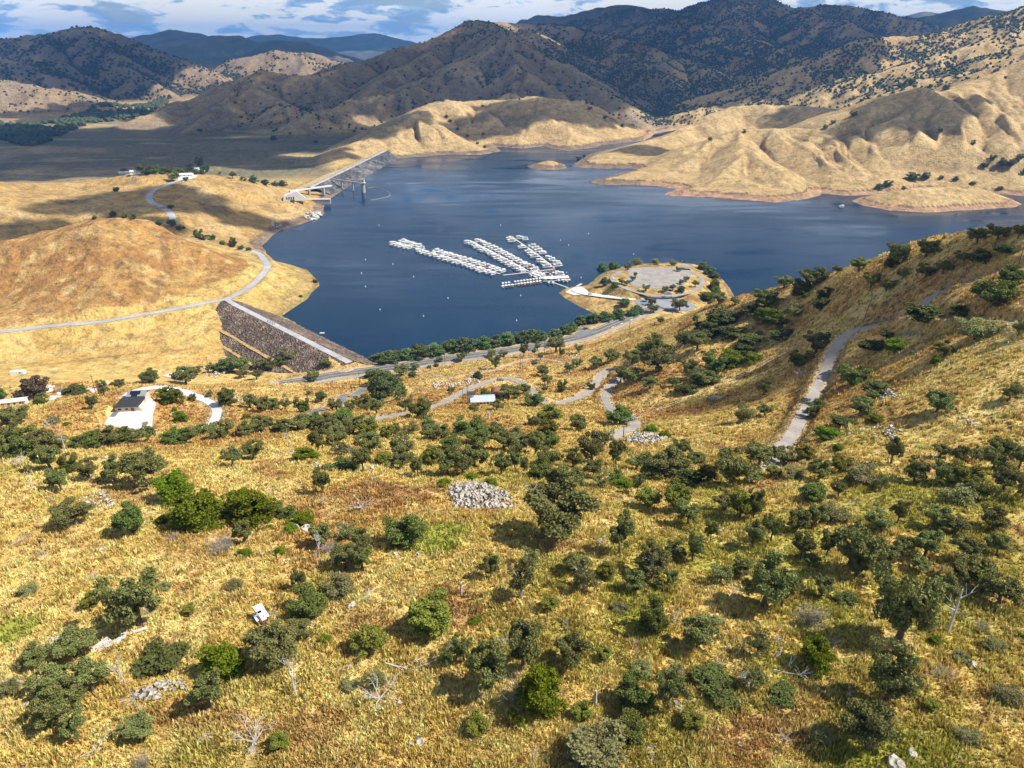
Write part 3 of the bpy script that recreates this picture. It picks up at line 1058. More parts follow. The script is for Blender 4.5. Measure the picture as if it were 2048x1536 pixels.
# mid slopes: drier and browner; tracks of brush
slope = np.hypot(*grad(Z))
lay(np.array([0.44, 0.235, 0.07], np.float32), sstep(200, 330, RR) * (1 - sstep(800, 860, RR)) * 0.6 * sstep(-.5, .4, fA + .3 * fB))
# left field and hill
lf = (AZ < -0.15) & (RR > 640) & (RR < 960)
lay(GOLD * 1.1, lf * 0.6)
lhill = (AZ < -0.2) & (RR > 860) & (RR < 1120) & (Z > 27)
lay(np.array([0.40, 0.205, 0.062], np.float32), lhill * (0.9 + 0.4 * fA))
lay(RUST * 0.55, lhill * sstep(0.2, 0.7, fbm(GX, GY * 0.6, 14.0, 4, 132)) * 0.5)
lay(BROWN, (RR > 900) * (RR < 1100) * (AZ < -0.24) * sstep(0.35, 0.75, fbm(GX, GY * 0.5, 13.0, 3, 131) + 0.5 * fC) * 0.75 * (Z > 35))
lh2 = (AZ < -0.15) & (RR > 1120) & (RR < 1720)
lay(np.array([0.43, 0.26, 0.095], np.float32), lh2 * 0.75)
lay(PALE, lh2 * sstep(0.0, 0.6, fA + 0.3 * fC) * 0.55)
lay(BROWN * 1.15, lh2 * sstep(0.25, 0.7, fbm(GX, GY, 45.0, 4, 133)) * 0.45)
# plain
pl = sstep(1700, 1850, RR) * (1 - sstep(3400, 4200, RR)) * (AZ < -0.12) * (1 - sstep(6, 16, Z))
lay(np.array([0.27, 0.205, 0.115], np.float32), pl)
lay(np.array([0.17, 0.16, 0.085], np.float32), pl * sstep(0.0, 0.6, fbm(GX * 0.6, GY, 230.0, 4, 141)) * 0.7)
lay(STRAW, pl * sstep(0.25, 0.7, fbm(GX * 0.35, GY, 120.0, 3, 143)) * 0.5)
# far hills
fh = sstep(1450, 1600, RR) * np.where(AZ > 0.02, sstep(1250, 1400, RR), sstep(1880, 2000, RR)) * (1 - pl)
lay(TAN, fh)
lay(PALE, fh * (0.28 + 0.45 * fA) * (1 - sstep(3000, 4200, RR)))
mtn = sstep(2650, 2850, RR) * (AZ < 0.2)
lay(np.array([0.26, 0.185, 0.115], np.float32), mtn * 0.75 * (Z > 6))
lay(GREYB, sstep(0.0, 0.6, fbm(GX, GY, 190.0, 4, 151)) * 0.55 * mtn)
# far slopes: brushy gullies, scattered brush, occlusion painted as brown hollows and pale crests
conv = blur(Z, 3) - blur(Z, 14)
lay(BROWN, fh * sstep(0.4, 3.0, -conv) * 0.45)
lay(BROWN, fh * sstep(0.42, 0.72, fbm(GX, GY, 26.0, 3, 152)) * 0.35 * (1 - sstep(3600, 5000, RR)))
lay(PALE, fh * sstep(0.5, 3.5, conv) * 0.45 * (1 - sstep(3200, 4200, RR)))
# woodland cover as a ground tint between the crowns
def wood_density():
    d = np.zeros(Z.shape)
    n = fbm(GX, GY, 230.0, 4, 161) + 0.5 * fbm(GX, GY, 60.0, 3, 162)
    gul = sstep(0.0, 4.0, -conv)
    L_ = sstep(4000, 4500, RR) * (1 - sstep(6400, 6900, RR)) * (AZ < -0.33)
    d = np.maximum(d, L_ * (0.25 + 0.5 * n + 0.4 * gul))
    lowL = (RR > 3600) & (RR < 4300) & (AZ < -0.42) & (Z < 140)
    d = np.where(lowL, np.clip(0.05 + 0.25 * n, 0, .3), d)
    M_ = sstep(0.02, 0.05, AZ) * sstep(3250 + 0 * RR, 3600, RR)
    d = np.maximum(d, M_ * (0.45 + 0.6 * n + 0.3 * gul))
    A_ = (RR > 2600) & (RR < 4400) & (AZ < 0.16) & (AZ > -0.35)
    d = np.maximum(d, A_ * np.clip(0.02 + 0.25 * gul * (n > -0.2) + 0.2 * sstep(0.3, 0.8, n) + sstep(250, 350, Z) * 0.16 + sstep(0.1, 0.16, AZ) * sstep(3000, 3300, RR) * 0.25, 0, .6))
    N_ = (AZ > 0.24) & (RR > 2600) & (RR < 4600)
    d = np.maximum(d, N_ * sstep(2600, 2850, RR) * (0.32 + 0.55 * n + 0.25 * gul) * (1 - 0.35 * sstep(0.45, 0.6, AZ)))
    V_ = sstep(0.1, 0.16, AZ) * (1 - sstep(0.36, 0.44, AZ)) * sstep(2750, 3000, RR)
    d = np.maximum(d, V_ * (0.35 + 0.5 * n + 0.3 * gul))
    Bk = sstep(4800, 5200, RR) * (1 - sstep(6500, 7000, RR)) * (AZ > -0.36) * (AZ < 0.0)
    d = np.maximum(d, Bk * (0.12 + 0.4 * n + 0.25 * gul))
    far = sstep(6700, 7300, RR)
    d = np.maximum(d, far * (0.5 + 0.6 * n))
    return np.clip(d, 0, 1)


WD = wood_density()
lay(WOOD * 1.3, WD * sstep(3000, 7500, RR) * 0.85)
lay(BROWN, WD * 0.3)
lay(WOOD * 1.2, sstep(6600, 8000, RR) * (0.72 + 0.4 * fC))
# drawdown ring round the lake
ring = (Z < 6.0 + 1.4 * fA) & (SD > 0) & (SD < 48) & (RR > 1150) & ~((AZ < -0.33) & (SD > 55))
ringc = np.where((AZ > 0.17)[..., None], np.array([0.40, 0.245, 0.14], np.float32), np.array([0.23, 0.165, 0.11], np.float32))
C = np.where(ring[..., None], ringc * (1 + 0.25 * fB[..., None]), C)
edge = (np.abs(Z - (6.2 + 1.4 * fA)) < 0.7) & (SD > 0) & (SD < 60) & (RR > 1150) & (AZ > -0.1)
C = np.where(edge[..., None], BROWN * 0.9, C)
isl = (AZ > 0.03) & (AZ < 0.08) & (RR > 1850) & (RR < 1950)
# banks along the near shore
lay(np.array([0.40, 0.27, 0.10], np.float32), (SD > 0) * (SD < 26) * (RR < 1150) * 0.6)
lay(DKGREEN, (SD > 0) * (SD < 6) * (RR < 1150) * 0.45)
# cattle trails and faint tracks
def trail(pix, w_, col, k):
    P_ = [hit(u, v) for u, v in pix]
    P_ = resample(np.array([q for q in P_ if q is not None]), 4.0)
    rm, rx = np.hypot(P_[:, 0], P_[:, 1]).min() - 30, np.hypot(P_[:, 0], P_[:, 1]).max() + 30
    i0, i1 = np.searchsorted(rr, rm), np.searchsorted(rr, rx)
    am, ax_ = np.arctan2(P_[:, 0], P_[:, 1]).min() - .06, np.arctan2(P_[:, 0], P_[:, 1]).max() + .06
    j0, j1 = np.searchsorted(az, am), np.searchsorted(az, ax_)
    x_, y_ = GX[i0:i1, j0:j1], GY[i0:i1, j0:j1]
    d = np.full(x_.shape, 1e6)
    for a, b in zip(P_[:-1], P_[1:]):
        ex, ey = b[0] - a[0], b[1] - a[1]
        t_ = np.clip(((x_ - a[0]) * ex + (y_ - a[1]) * ey) / (ex * ex + ey * ey + 1e-9), 0, 1)
        d = np.minimum(d, np.hypot(x_ - a[0] - t_ * ex, y_ - a[1] - t_ * ey))
    kk_ = ((1 - sstep(w_ * .4, w_, d + w_ * .5 * fB[i0:i1, j0:j1])) * k)[..., None].astype(np.float32)
    C[i0:i1, j0:j1] = C[i0:i1, j0:j1] * (1 - kk_) + col * kk_


for pix, w_, col, k in (([(0, 722), (100, 708), (200, 692), (300, 672), (405, 655)], 3.5, PALE, .7), ([(0, 742), (110, 728), (210, 714), (300, 705), (360, 700)], 2.2, BROWN, .6), ([(0, 700), (60, 672), (90, 640)], 3.0, PALE, .5), ([(20, 655), (120, 600), (160, 560)], 5.0, PALE, .4), ([(150, 640), (220, 560), (250, 500)], 3.0, BROWN, .35), ([(310, 600), (330, 540), (322, 470)], 5.0, BROWN, .5), ([(345, 560), (336, 500), (330, 460)], 4.0, RUST * .6, .5),
                        ([(0, 1152), (200, 1160), (420, 1158), (640, 1152), (760, 1150)], 1.2, STRAW, .6), ([(330, 1310), (420, 1312), (520, 1300)], 1.0, STRAW, .5), ([(1180, 700), (1210, 680), (1240, 660)], 3.0, RUST * .8, .6), ([(1210, 690), (1260, 660), (1300, 640)], 2.4, RUST * .8, .5), ([(60, 520), (140, 470), (200, 452)], 5.0, PALE, .35), ([(0, 620), (120, 560), (240, 540), (330, 560)], 2.5, PALE, .3), ([(0, 600), (80, 580), (200, 590), (420, 570)], 2.0, BROWN, .3)):
    trail(pix, w_, col, k)
# mottled tussocks on the middle slopes
midz = sstep(250, 330, RR) * (1 - sstep(1080, 1180, RR))
lay(BROWN * 1.3, midz * sstep(0.25, 0.7, fbm(GX, GY, 11.0, 4, 181)) * 0.55)
lay(STRAW, midz * sstep(0.2, 0.7, fbm(GX, GY, 19.0, 4, 182)) * 0.5)
pen = (RR > 840) * (RR < 1080) * (AZ > 0.05) * (AZ < 0.33)
lay(SOIL * .9, pen * sstep(-0.1, 0.5, fbm(GX, GY, 16.0, 3, 183)) * 0.7)
# dusty shoulders of the roads
lay(np.array([0.42, 0.33, 0.22], np.float32), (1 - sstep(0.5, 3.2, ROAD_D + fB)) * 0.75)
# cut banks above the lake road
C = np.clip(C * (1 + 0.10 * noise2(GX / 2.3, GY / 2.3, 171)[..., None] * near[..., None]), 0.01, 0.8)
print('colour', time.time() - T0)

m, nt, p, L = new_mat('dry_grass_land')
at = nd(nt, 'ShaderNodeAttribute', attribute_name='tint')
geo = nd(nt, 'ShaderNodeNewGeometry')
pos = geo.outputs['Position']
dist = nd(nt, 'ShaderNodeVectorMath', operation='LENGTH')
L.new(pos, dist.inputs[0])
mr = nd(nt, 'ShaderNodeMapRange')
L.new(dist.outputs['Value'], mr.inputs[0])
mr.inputs[1].default_value = 330
mr.inputs[2].default_value = 900
mr.inputs[3].default_value = 1.0
mr.inputs[4].default_value = 0.0
n1 = noise_node(nt, 1.5, 6.0, 0.68, pos)
n2 = noise_node(nt, 0.28, 5.0, 0.62, pos)
n3 = noise_node(nt, 0.045, 5.0, 0.62, pos)
f1 = ramp(nt, n1.outputs[0], [(0.30, 0.60), (0.5, 1.0), (0.70, 1.5)])
f2 = ramp(nt, n2.outputs[0], [(0.32, 0.42), (0.46, 0.95), (0.68, 1.4)])
n4 = noise_node(nt, 0.10, 6.0, 0.7, pos)
f4 = ramp(nt, n4.outputs[0], [(0.34, 0.45), (0.47, 0.95), (0.68, 1.3)])
f3 = ramp(nt, n3.outputs[0], [(0.3, 0.6), (0.5, 1.0), (0.72, 1.3)])
c_near = mix(nt, at.outputs['Color'], f1, 0.8, 'MULTIPLY')
c_near = mix(nt, c_near, f2, 0.75, 'MULTIPLY')
c_far = mix(nt, at.outputs['Color'], f3, 0.75, 'MULTIPLY')
c_far = mix(nt, c_far, f4, 0.7, 'MULTIPLY')
c_far = mix(nt, c_far, f2, 0.45, 'MULTIPLY')
col = mix(nt, c_far, c_near, mr.outputs[0])
L.new(col, p.inputs['Base Color'])
p.inputs['Roughness'].default_value = 0.95
p.inputs['Specular IOR Level'].default_value = 0.15
b1 = nd(nt, 'ShaderNodeBump')
b1.inputs['Strength'].default_value = 0.9
b1.inputs['Distance'].default_value = 0.45
L.new(n1.outputs[0], b1.inputs['Height'])
b2 = nd(nt, 'ShaderNodeBump')
b2.inputs['Strength'].default_value = 0.8
b2.inputs['Distance'].default_value = 3.0
L.new(n2.outputs[0], b2.inputs['Height'])
b3 = nd(nt, 'ShaderNodeBump')
b3.inputs['Strength'].default_value = 0.75
b3.inputs['Distance'].default_value = 7.0
L.new(n4.outputs[0], b3.inputs['Height'])
L.new(b3.outputs[0], b2.inputs['Normal'])
mrn = nd(nt, 'ShaderNodeMix', data_type='VECTOR')
L.new(mr.outputs[0], mrn.inputs[0])
L.new(b2.outputs[0], mrn.inputs[4])
L.new(b1.outputs[0], mrn.inputs[5])
L.new(mrn.outputs[1], p.inputs['Normal'])
M_LAND = m


def build_land():
    nv = NR * NA
    co = np.stack([GX.ravel(), GY.ravel(), Z.ravel()], 1)
    i = np.arange(NR - 1)[:, None] * NA + np.arange(NA - 1)[None]
    q = np.stack([i + 1, i + NA + 1, i + NA, i], -1).reshape(-1, 4)
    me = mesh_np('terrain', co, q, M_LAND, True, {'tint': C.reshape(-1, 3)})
    return tag(ob('terrain', me), kind='structure')


build_land()
# ------------------------------------------------------------------ water
m, nt, p, L = new_mat('lake_water')
p.inputs['Base Color'].default_value = (0.002, 0.022, 0.056, 1)
p.inputs['IOR'].default_value = 1.33
p.inputs['Specular IOR Level'].default_value = 0.24
geo = nd(nt, 'ShaderNodeNewGeometry')
mpw = nd(nt, 'ShaderNodeMapping')
mpw.inputs['Scale'].default_value = (0.35, 1.0, 1.0)
mpw.inputs['Rotation'].default_value = (0, 0, math.radians(-8))
L.new(geo.outputs['Position'], mpw.inputs[0])
nw = noise_node(nt, 0.010, 5.0, 0.55, mpw.outputs[0], 0.4)
mpv = nd(nt, 'ShaderNodeMapping')
mpv.inputs['Scale'].default_value = (0.18, 1.0, 1.0)
L.new(geo.outputs['Position'], mpv.inputs[0])
nw3 = noise_node(nt, 0.03, 4.0, 0.6, mpv.outputs[0], 0.3)
nsum = math_n(nt, 'ADD', math_n(nt, 'MULTIPLY', nw.outputs[0], 0.6), math_n(nt, 'MULTIPLY', nw3.outputs[0], 0.4))
rg = ramp(nt, nsum, [(0.42, 0.04), (0.58, 0.26)])
L.new(rg, p.inputs['Roughness'])
nwv = noise_node(nt, 0.55, 3.0, 0.6, mpw.outputs[0])
bw = nd(nt, 'ShaderNodeBump')
bw.inputs['Distance'].default_value = 0.25
bst = ramp(nt, nsum, [(0.43, 0.04), (0.57, 0.42)])
L.new(bst, bw.inputs['Strength'])
L.new(nwv.outputs[0], bw.inputs['Height'])
L.new(bw.outputs[0], p.inputs['Normal'])
me = MB().poly([(-1300, 480, 0), (2600, 480, 0), (2600, 3600, 0), (-1300, 3600, 0)], [(0, 1, 2, 3)]).mesh('lake_water', m)
tag(ob('water', me), kind='structure')

# ------------------------------------------------------------------ cumulus overhead (outside the frame) that throws the shade
m, nt, p, L = new_mat('cloud_white')
p.inputs['Base Color'].default_value = (0.86, 0.88, 0.92, 1)
p.inputs['Roughness'].default_value = 1.0
lw = nd(nt, 'ShaderNodeLayerWeight')
lw.inputs[0].default_value = 0.5
tpt = nd(nt, 'ShaderNodeBsdfTransparent')
mxc = nd(nt, 'ShaderNodeMixShader')
L.new(ramp(nt, lw.outputs['Facing'], [(0.30, 0.32), (0.9, 1.0)]), mxc.inputs[0])
L.new(p.outputs[0], mxc.inputs[1])
L.new(tpt.outputs[0], mxc.inputs[2])
L.new(mxc.outputs[0], nt.nodes['Material Output'].inputs[0])
M_CLOUD = m


def ico(sub):
    bm = bmesh.new()
    bmesh.ops.create_icosphere(bm, subdivisions=sub, radius=1.0)
    v = np.array([x.co[:] for x in bm.verts])
    f = np.array([[q.index for q in x.verts] for x in bm.faces])
    bm.free()
    return v, f


ICO4 = ico(5)
ICO1 = ico(1)
ICO2 = ico(2)
ICO3 = ico(3)
CLOUD_Z = 1550.0


def cloud(target, sx, sy, seed, rot=0.0, zc=CLOUD_Z):
    v, f = ICO4
    v = v.copy()
    a = noise2(v[:, 0] * 1.5 + seed * 3.1, v[:, 1] * 1.5 + v[:, 2], seed) * 0.55 + noise2(v[:, 0] * 3.6 + seed, v[:, 1] * 3.6 + v[:, 2] * 2, seed + 1) * 0.28 + noise2(v[:, 0] * 9, v[:, 1] * 9 + v[:, 2] * 3, seed + 2) * 0.12
    v = v * (1 + a[:, None])
    v[:, 2] = np.where(v[:, 2] < 0, v[:, 2] * 0.25, v[:, 2])
    c, s = math.cos(rot), math.sin(rot)
    x, y = v[:, 0] * sx, v[:, 1] * sy
    co = np.stack([x * c - y * s, x * s + y * c, v[:, 2] * min(sx, sy) * 0.35], 1)
    k = (zc - target[2]) / SUN.z
    loc = (target[0] + SUN.x * k, target[1] + SUN.y * k, zc)
    o = ob('cloud', mesh_np('cloud', co, f, M_CLOUD, True), None, loc)
    return tag(o, kind='structure')


def az_pt(u, R, z=0.0):
    a, b, t = ray(u, 300)
    return np.array([R * a, R * b, z])


for i, (u, R, z, sx, sy, rot) in enumerate((
        (960, 3350, 120, 620, 520, .2), (620, 3150, 60, 560, 420, -.2), (1130, 3450, 150, 420, 620, .2), (760, 3900, 200, 600, 420, 0), (420, 2650, 0, 520, 300, -.3), (120, 2600, 0, 420, 330, .2), (640, 2500, 0, 260, 170, -.4),
        (80, 2180, 0, 330, 150, .1), (300, 2250, 0, 330, 150, -.1), (500, 2120, 0, 230, 110, -.3), (560, 2420, 0, 300, 200, 0), (30, 3000, 0, 300, 330, 0), (215, 3750, 10, 330, 200, .4), (1230, 7900, 450, 1100, 700, 0), (340, 11500, 250, 1500, 900, 0), (720, 13800, 250, 1500, 1000, 0), (60, 5400, 150, 900, 800, 0), (260, 5300, 150, 480, 620, .3), (1300, 4300, 120, 500, 900, .2), (1500, 5200, 200, 900, 900, 0), (1420, 3500, 60, 360, 420, .6), (1180, 5600, 250, 800, 900, 0), (1550, 7000, 350, 1400, 1000, 0), (1900, 8700, 300, 1300, 1100, 0), (480, 8600, 200, 1500, 900, 0),
        (1815, 2190, 120, 165, 120, .5), (1590, 2560, 60, 110, 90, .2), (1120, 2560, 90, 260, 110, .1), (985, 2430, 60, 150, 90, .4),
        (235, 1330, 50, 135, 70, .6), (140, 1210, 45, 130, 45, .3), (480, 1300, 25, 70, 40, .2),
        (1915, 345, 205, 34, 22, .3), (1330, 2120, 20, 150, 50, .1))):
    cloud(az_pt(u, R, z), sx, sy, 300 + i * 7, rot)

# ------------------------------------------------------------------ air
m = bpy.data.materials.new('air')
m.use_nodes = True
nt = m.node_tree
nt.nodes.remove(nt.nodes['Principled BSDF'])
pv = nd(nt, 'ShaderNodeVolumePrincipled')
pv.inputs['Color'].default_value = (0.17, 0.46, 1.0, 1)
pv.inputs['Density'].default_value = 4.6e-5
pv.inputs['Anisotropy'].default_value = 0.0
nt.links.new(pv.outputs[0], nt.nodes['Material Output'].inputs['Volume'])
me = MB().box(-24000, 24000, -1500, 28000, -20.0, 740.0).mesh('haze', m)
tag(ob('haze', me), kind='stuff', label='pale blue haze softening the far mountains', cat='haze')
# ------------------------------------------------------------------ road surfaces
def road_mat(name, c0, c1, scale, spots=None):
    m, nt, p, L = new_mat(name)
    pos = nd(nt, 'ShaderNodeNewGeometry').outputs['Position']
    n = noise_node(nt, scale, 6.0, 0.65, pos)
    n2 = noise_node(nt, scale * 0.12, 3.0, 0.6, pos)
    c = ramp(nt, n.outputs[0], [(0.3, c0), (0.7, c1)])
    c = mix(nt, c, ramp(nt, n2.outputs[0], [(0.35, 0.7), (0.65, 1.15)]), 0.7, 'MULTIPLY')
    L.new(c, p.inputs['Base Color'])
    p.inputs['Roughness'].default_value = 0.9
    return m


MR = {'lane': road_mat('lane_chipseal', (0.25, 0.22, 0.19), (0.37, 0.33, 0.29), 0.9),
      'asphalt': road_mat('asphalt_grey', (0.13, 0.13, 0.14), (0.21, 0.21, 0.21), 0.9),
      'concrete': road_mat('concrete_pale', (0.55, 0.53, 0.50), (0.72, 0.70, 0.67), 0.7),
      'pale_road': road_mat('pale_road', (0.33, 0.33, 0.34), (0.46, 0.45, 0.45), 0.3),
      'lot': road_mat('blue_grey_asphalt', (0.20, 0.21, 0.23), (0.28, 0.29, 0.31), 0.4),
      'dirt': road_mat('dirt_track', (0.36, 0.24, 0.13), (0.48, 0.35, 0.21), 0.6),
      'highway': road_mat('highway_asphalt', (0.085, 0.09, 0.10), (0.14, 0.145, 0.15), 0.5)}
M_LINE_W = worn('white_road_paint', (0.62, 0.62, 0.60), (0.78, 0.78, 0.75), 0.8, 0.7)
M_LINE_Y = worn('yellow_road_paint', (0.55, 0.36, 0.05), (0.66, 0.45, 0.08), 0.8, 0.7)


def strip(P, off0, off1, lift, wob=0.0, seed=0):
    T = np.gradient(P[:, :2], axis=0)
    T /= np.linalg.norm(T, axis=1)[:, None] + 1e-9
    N = np.stack([T[:, 1], -T[:, 0]], 1)          # to the right of travel
    j0 = wob * noise2(np.arange(len(P)) / 3.0, np.full(len(P), seed + 0.5), seed) if wob else 0
    j1 = wob * noise2(np.arange(len(P)) / 3.0, np.full(len(P), seed + 9.5), seed) if wob else 0
    a = P[:, :2] + N * (off0 + j0)[:, None] if wob else P[:, :2] + N * off0
    b = P[:, :2] + N * (off1 + j1)[:, None] if wob else P[:, :2] + N * off1
    n = len(P)
    co = np.concatenate([np.column_stack([a, P[:, 2] + lift]), np.column_stack([b, P[:, 2] + lift])])
    i = np.arange(n - 1)
    f = np.stack([i, i + n, i + n + 1, i + 1], 1)
    return co, f


def strips(name, items, mat, kind='structure'):
    cs, fs, n = [], [], 0
    for co, f in items:
        cs.append(co)
        fs.append(f + n)
        n += len(co)
    return tag(ob(name, mesh_np(name, np.concatenate(cs), np.concatenate(fs), mat)), kind=kind)


def dashes(P, off, w, on, gap, lift):
    d = np.concatenate([[0], np.cumsum(np.hypot(*np.diff(P[:, :2], axis=0).T))])
    out = []
    s = 0.0
    while s + on < d[-1]:
        t = np.linspace(s, s + on, 3)
        Q = np.stack([np.interp(t, d, P[:, k]) for k in range(3)], 1)
        out.append(strip(Q, off - w / 2, off + w / 2, lift))
        s += on + gap
    return out


RD = {}
for nme, P, wd, mt in ROADS:
    RD[nme] = P
    strips(nme, [strip(P, -wd / 2, wd / 2, 0.05, 0.35 if mt != 'highway' else 0.0, len(nme))], MR[mt])
HW = RD['highway']
strips('highway_edge_lines', [strip(HW, -5.6, -5.25, 0.10), strip(HW, 5.25, 5.6, 0.10), strip(HW, 9.6, 10.1, 0.10)], M_LINE_W)
strips('highway_centre_lines', [strip(HW, -0.5, -0.2, 0.10), strip(HW, 0.2, 0.5, 0.10)] + dashes(HW, 3.2, 0.3, 3.0, 9.0, 0.10), M_LINE_Y)
strips('highway_verge', [strip(HW, 6.2, 9.0, 0.11, 0.5, 4), strip(HW, -10.5, -7.8, 0.11, 0.5, 5)], MR['dirt'])
strips('lane_turn_arrow', dashes(HW[len(HW) * 3 // 4:len(HW) * 3 // 4 + 14], 4.2, 0.9, 5.0, 14.0, 0.12), M_LINE_W)
# turn-out beside the highway
def slab(name, pix, z, mat, lift=0.0, kind='structure', drape=False):
    P = [ptZ(u, v, z) for u, v in pix]
    if drape:
        P = [hit(u, v) for u, v in pix]
    bm = bmesh.new()
    vs = [bm.verts.new((q[0], q[1], q[2] + lift)) for q in P]
    bm.faces.new(vs)
    bmesh.ops.triangulate(bm, faces=bm.faces[:])
    me = bpy.data.meshes.new(name)
    bm.normal_update()
    for f in bm.faces:
        if f.normal.z < 0:
            f.normal_flip()
    bm.to_mesh(me)
    bm.free()
    me.materials.append(mat)
    return tag(ob(name, me), kind=kind)


def drape(name, pix, mat, lift=0.15, n=14, kind='structure'):
    """patch that follows the ground: a fine fan of the outline"""
    P = np.array([hit(u, v)[:2] for u, v in pix])
    c = P.mean(0)
    m = len(P)
    Q = []
    for i in range(m):
        for k in range(4):
            Q.append(P[i] + (P[(i + 1) % m] - P[i]) * k / 4)
    Q = np.array(Q)
    M = len(Q)
    co = [np.array([c[0], c[1]])]
    for k in range(1, n + 1):
        co += list(c + (Q - c) * k / n)
    co = np.array(co)
    z = gz(co[:, 0], co[:, 1]) + lift
    co = np.column_stack([co, z])
    f = []
    for i in range(M):
        f.append((0, 1 + i, 1 + (i + 1) % M))
    for k in range(n - 1):
        for i in range(M):
            a, b = 1 + k * M + i, 1 + k * M + (i + 1) % M
            f.append((a, a + M, b + M))
            f.append((a, b + M, b))
    return tag(ob(name, mesh_np(name, co, np.array(f), mat, True)), kind=kind)


drape('turnout', [(1150, 667), (1160, 656), (1172, 655), (1180, 662), (1196, 660), (1185, 668), (1166, 674), (1150, 676)], MR['asphalt'], 0.35)
drape('yard_slab', [(325, 752), (343, 746), (368, 741), (384, 742), (380, 754), (384, 762), (352, 758)], MR['concrete'], 0.4)
drape('quarry_floor', [(905, 748), (935, 742), (965, 735), (985, 724), (975, 733), (960, 745), (930, 750)], MR['dirt'], 0.12)
drape('yard_track', [(170, 781), (190, 773), (214, 763), (220, 766), (205, 777), (185, 787)], MR['concrete'], 0.3)
# paving on the peninsula
slab('parking_lot', [(1254, 536.5), (1300, 534.5), (1360, 536.5), (1384, 542), (1381, 556), (1364, 572), (1335, 578), (1290, 577), (1262, 571), (1250, 563), (1258, 552)], LOT_Z, MR['lane'], 0.1)
slab('lower_lot', [(1268, 603), (1300, 593), (1345, 592), (1372, 600), (1396, 615), (1375, 622), (1330, 622), (1285, 618)], LOWLOT_Z, MR['lot'], 0.15)
RING = resample(np.array([ptZ(u, v, LOT_Z) for u, v in ((1250, 540), (1236, 546), (1226, 553), (1227, 562), (1241, 572), (1266, 582), (1293, 589), (1318, 591), (1345, 591), (1370, 588), (1392, 580), (1404, 568), (1403, 556), (1391, 548), (1382, 543))]), 4.0)
strips('ring_road', [strip(RING, -3.0, 3.0, 0.16)], MR['lane'])
RMP = [hit(u, v) for u, v in ((1300, 594), (1275, 598), (1250, 597), (1217, 594), (1190, 591), (1165, 586), (1148, 580))]
RMP = smooth_z(resample(np.array(RMP), 4.0), 20)
strips('ramp_road', [strip(RMP, -5.5, 5.5, 0.6)], MR['concrete'])
drape('boat_ramp', [(1130, 585), (1148, 575), (1164, 574), (1176, 584), (1168, 590), (1148, 591)], MR['concrete'], 0.45)

# ------------------------------------------------------------------ general object materials
M_WHITE = worn('white_paint', (0.70, 0.70, 0.68), (0.84, 0.84, 0.82), 0.6, 0.5)
M_OFFWHITE = worn('off_white', (0.56, 0.54, 0.50), (0.72, 0.70, 0.66), 0.7, 0.7)
M_GLASS = worn('dark_glass', (0.015, 0.02, 0.03), (0.03, 0.04, 0.05), 0.5, 0.15)
M_BLUEC = worn('blue_canvas', (0.08, 0.22, 0.42), (0.14, 0.32, 0.52), 0.5, 0.8)
M_RED = worn('red_paint', (0.38, 0.05, 0.03), (0.52, 0.09, 0.05), 0.5, 0.5)
M_ORANGE = worn('orange_paint', (0.55, 0.15, 0.03), (0.66, 0.22, 0.05), 0.5, 0.5)
M_YELLOW = worn('cream_paint', (0.66, 0.50, 0.22), (0.76, 0.62, 0.34), 0.5, 0.5)
M_BLUE = worn('blue_paint', (0.06, 0.14, 0.42), (0.1, 0.2, 0.52), 0.5, 0.5)
M_DOCK = worn('dock_planks', (0.42, 0.39, 0.35), (0.56, 0.53, 0.48), 0.4, 0.85)
M_WOOD = worn('weathered_wood', (0.075, 0.055, 0.042), (0.14, 0.105, 0.08), 1.5, 0.9)
M_CONC = worn('weathered_concrete', (0.30, 0.28, 0.25), (0.44, 0.42, 0.38), 0.25, 0.9, 0.3)
M_CONCW = worn('white_concrete', (0.55, 0.53, 0.50), (0.70, 0.68, 0.64), 0.25, 0.85, 0.2)
M_STEEL = worn('grey_steel', (0.20, 0.22, 0.24), (0.32, 0.34, 0.36), 0.4, 0.5, 0.0, 0.4)
M_TIN = worn('tin_roof', (0.60, 0.63, 0.66), (0.76, 0.78, 0.80), 0.5, 0.45)
M_TINB = worn('blue_grey_tin', (0.36, 0.41, 0.47), (0.52, 0.56, 0.61), 0.5, 0.5)
M_RUST = worn('rusty_metal', (0.16, 0.06, 0.025), (0.30, 0.13, 0.06), 1.2, 0.85, 0.3)
M_SHINGLE = worn('grey_shingle', (0.19, 0.19, 0.20), (0.28, 0.28, 0.29), 2.0, 0.9, 0.3)
M_BLACKROOF = worn('black_shingle', (0.020, 0.021, 0.024), (0.035, 0.036, 0.04), 2.0, 0.85, 0.3)
M_SOLAR = worn('solar_cells', (0.008, 0.010, 0.018), (0.014, 0.017, 0.028), 1.2, 0.25)
M_STUCCO = worn('beige_stucco', (0.52, 0.42, 0.30), (0.62, 0.52, 0.40), 1.0, 0.9, 0.2)
M_BROWNW = worn('brown_boards', (0.13, 0.085, 0.06), (0.20, 0.14, 0.10), 1.2, 0.9, 0.2)
M_RUBBER = worn('black_rubber', (0.015, 0.015, 0.015), (0.03, 0.03, 0.03), 2.0, 0.9)
M_DKPAINT = worn('dark_paint', (0.03, 0.035, 0.04), (0.06, 0.065, 0.07), 1.0, 0.4)

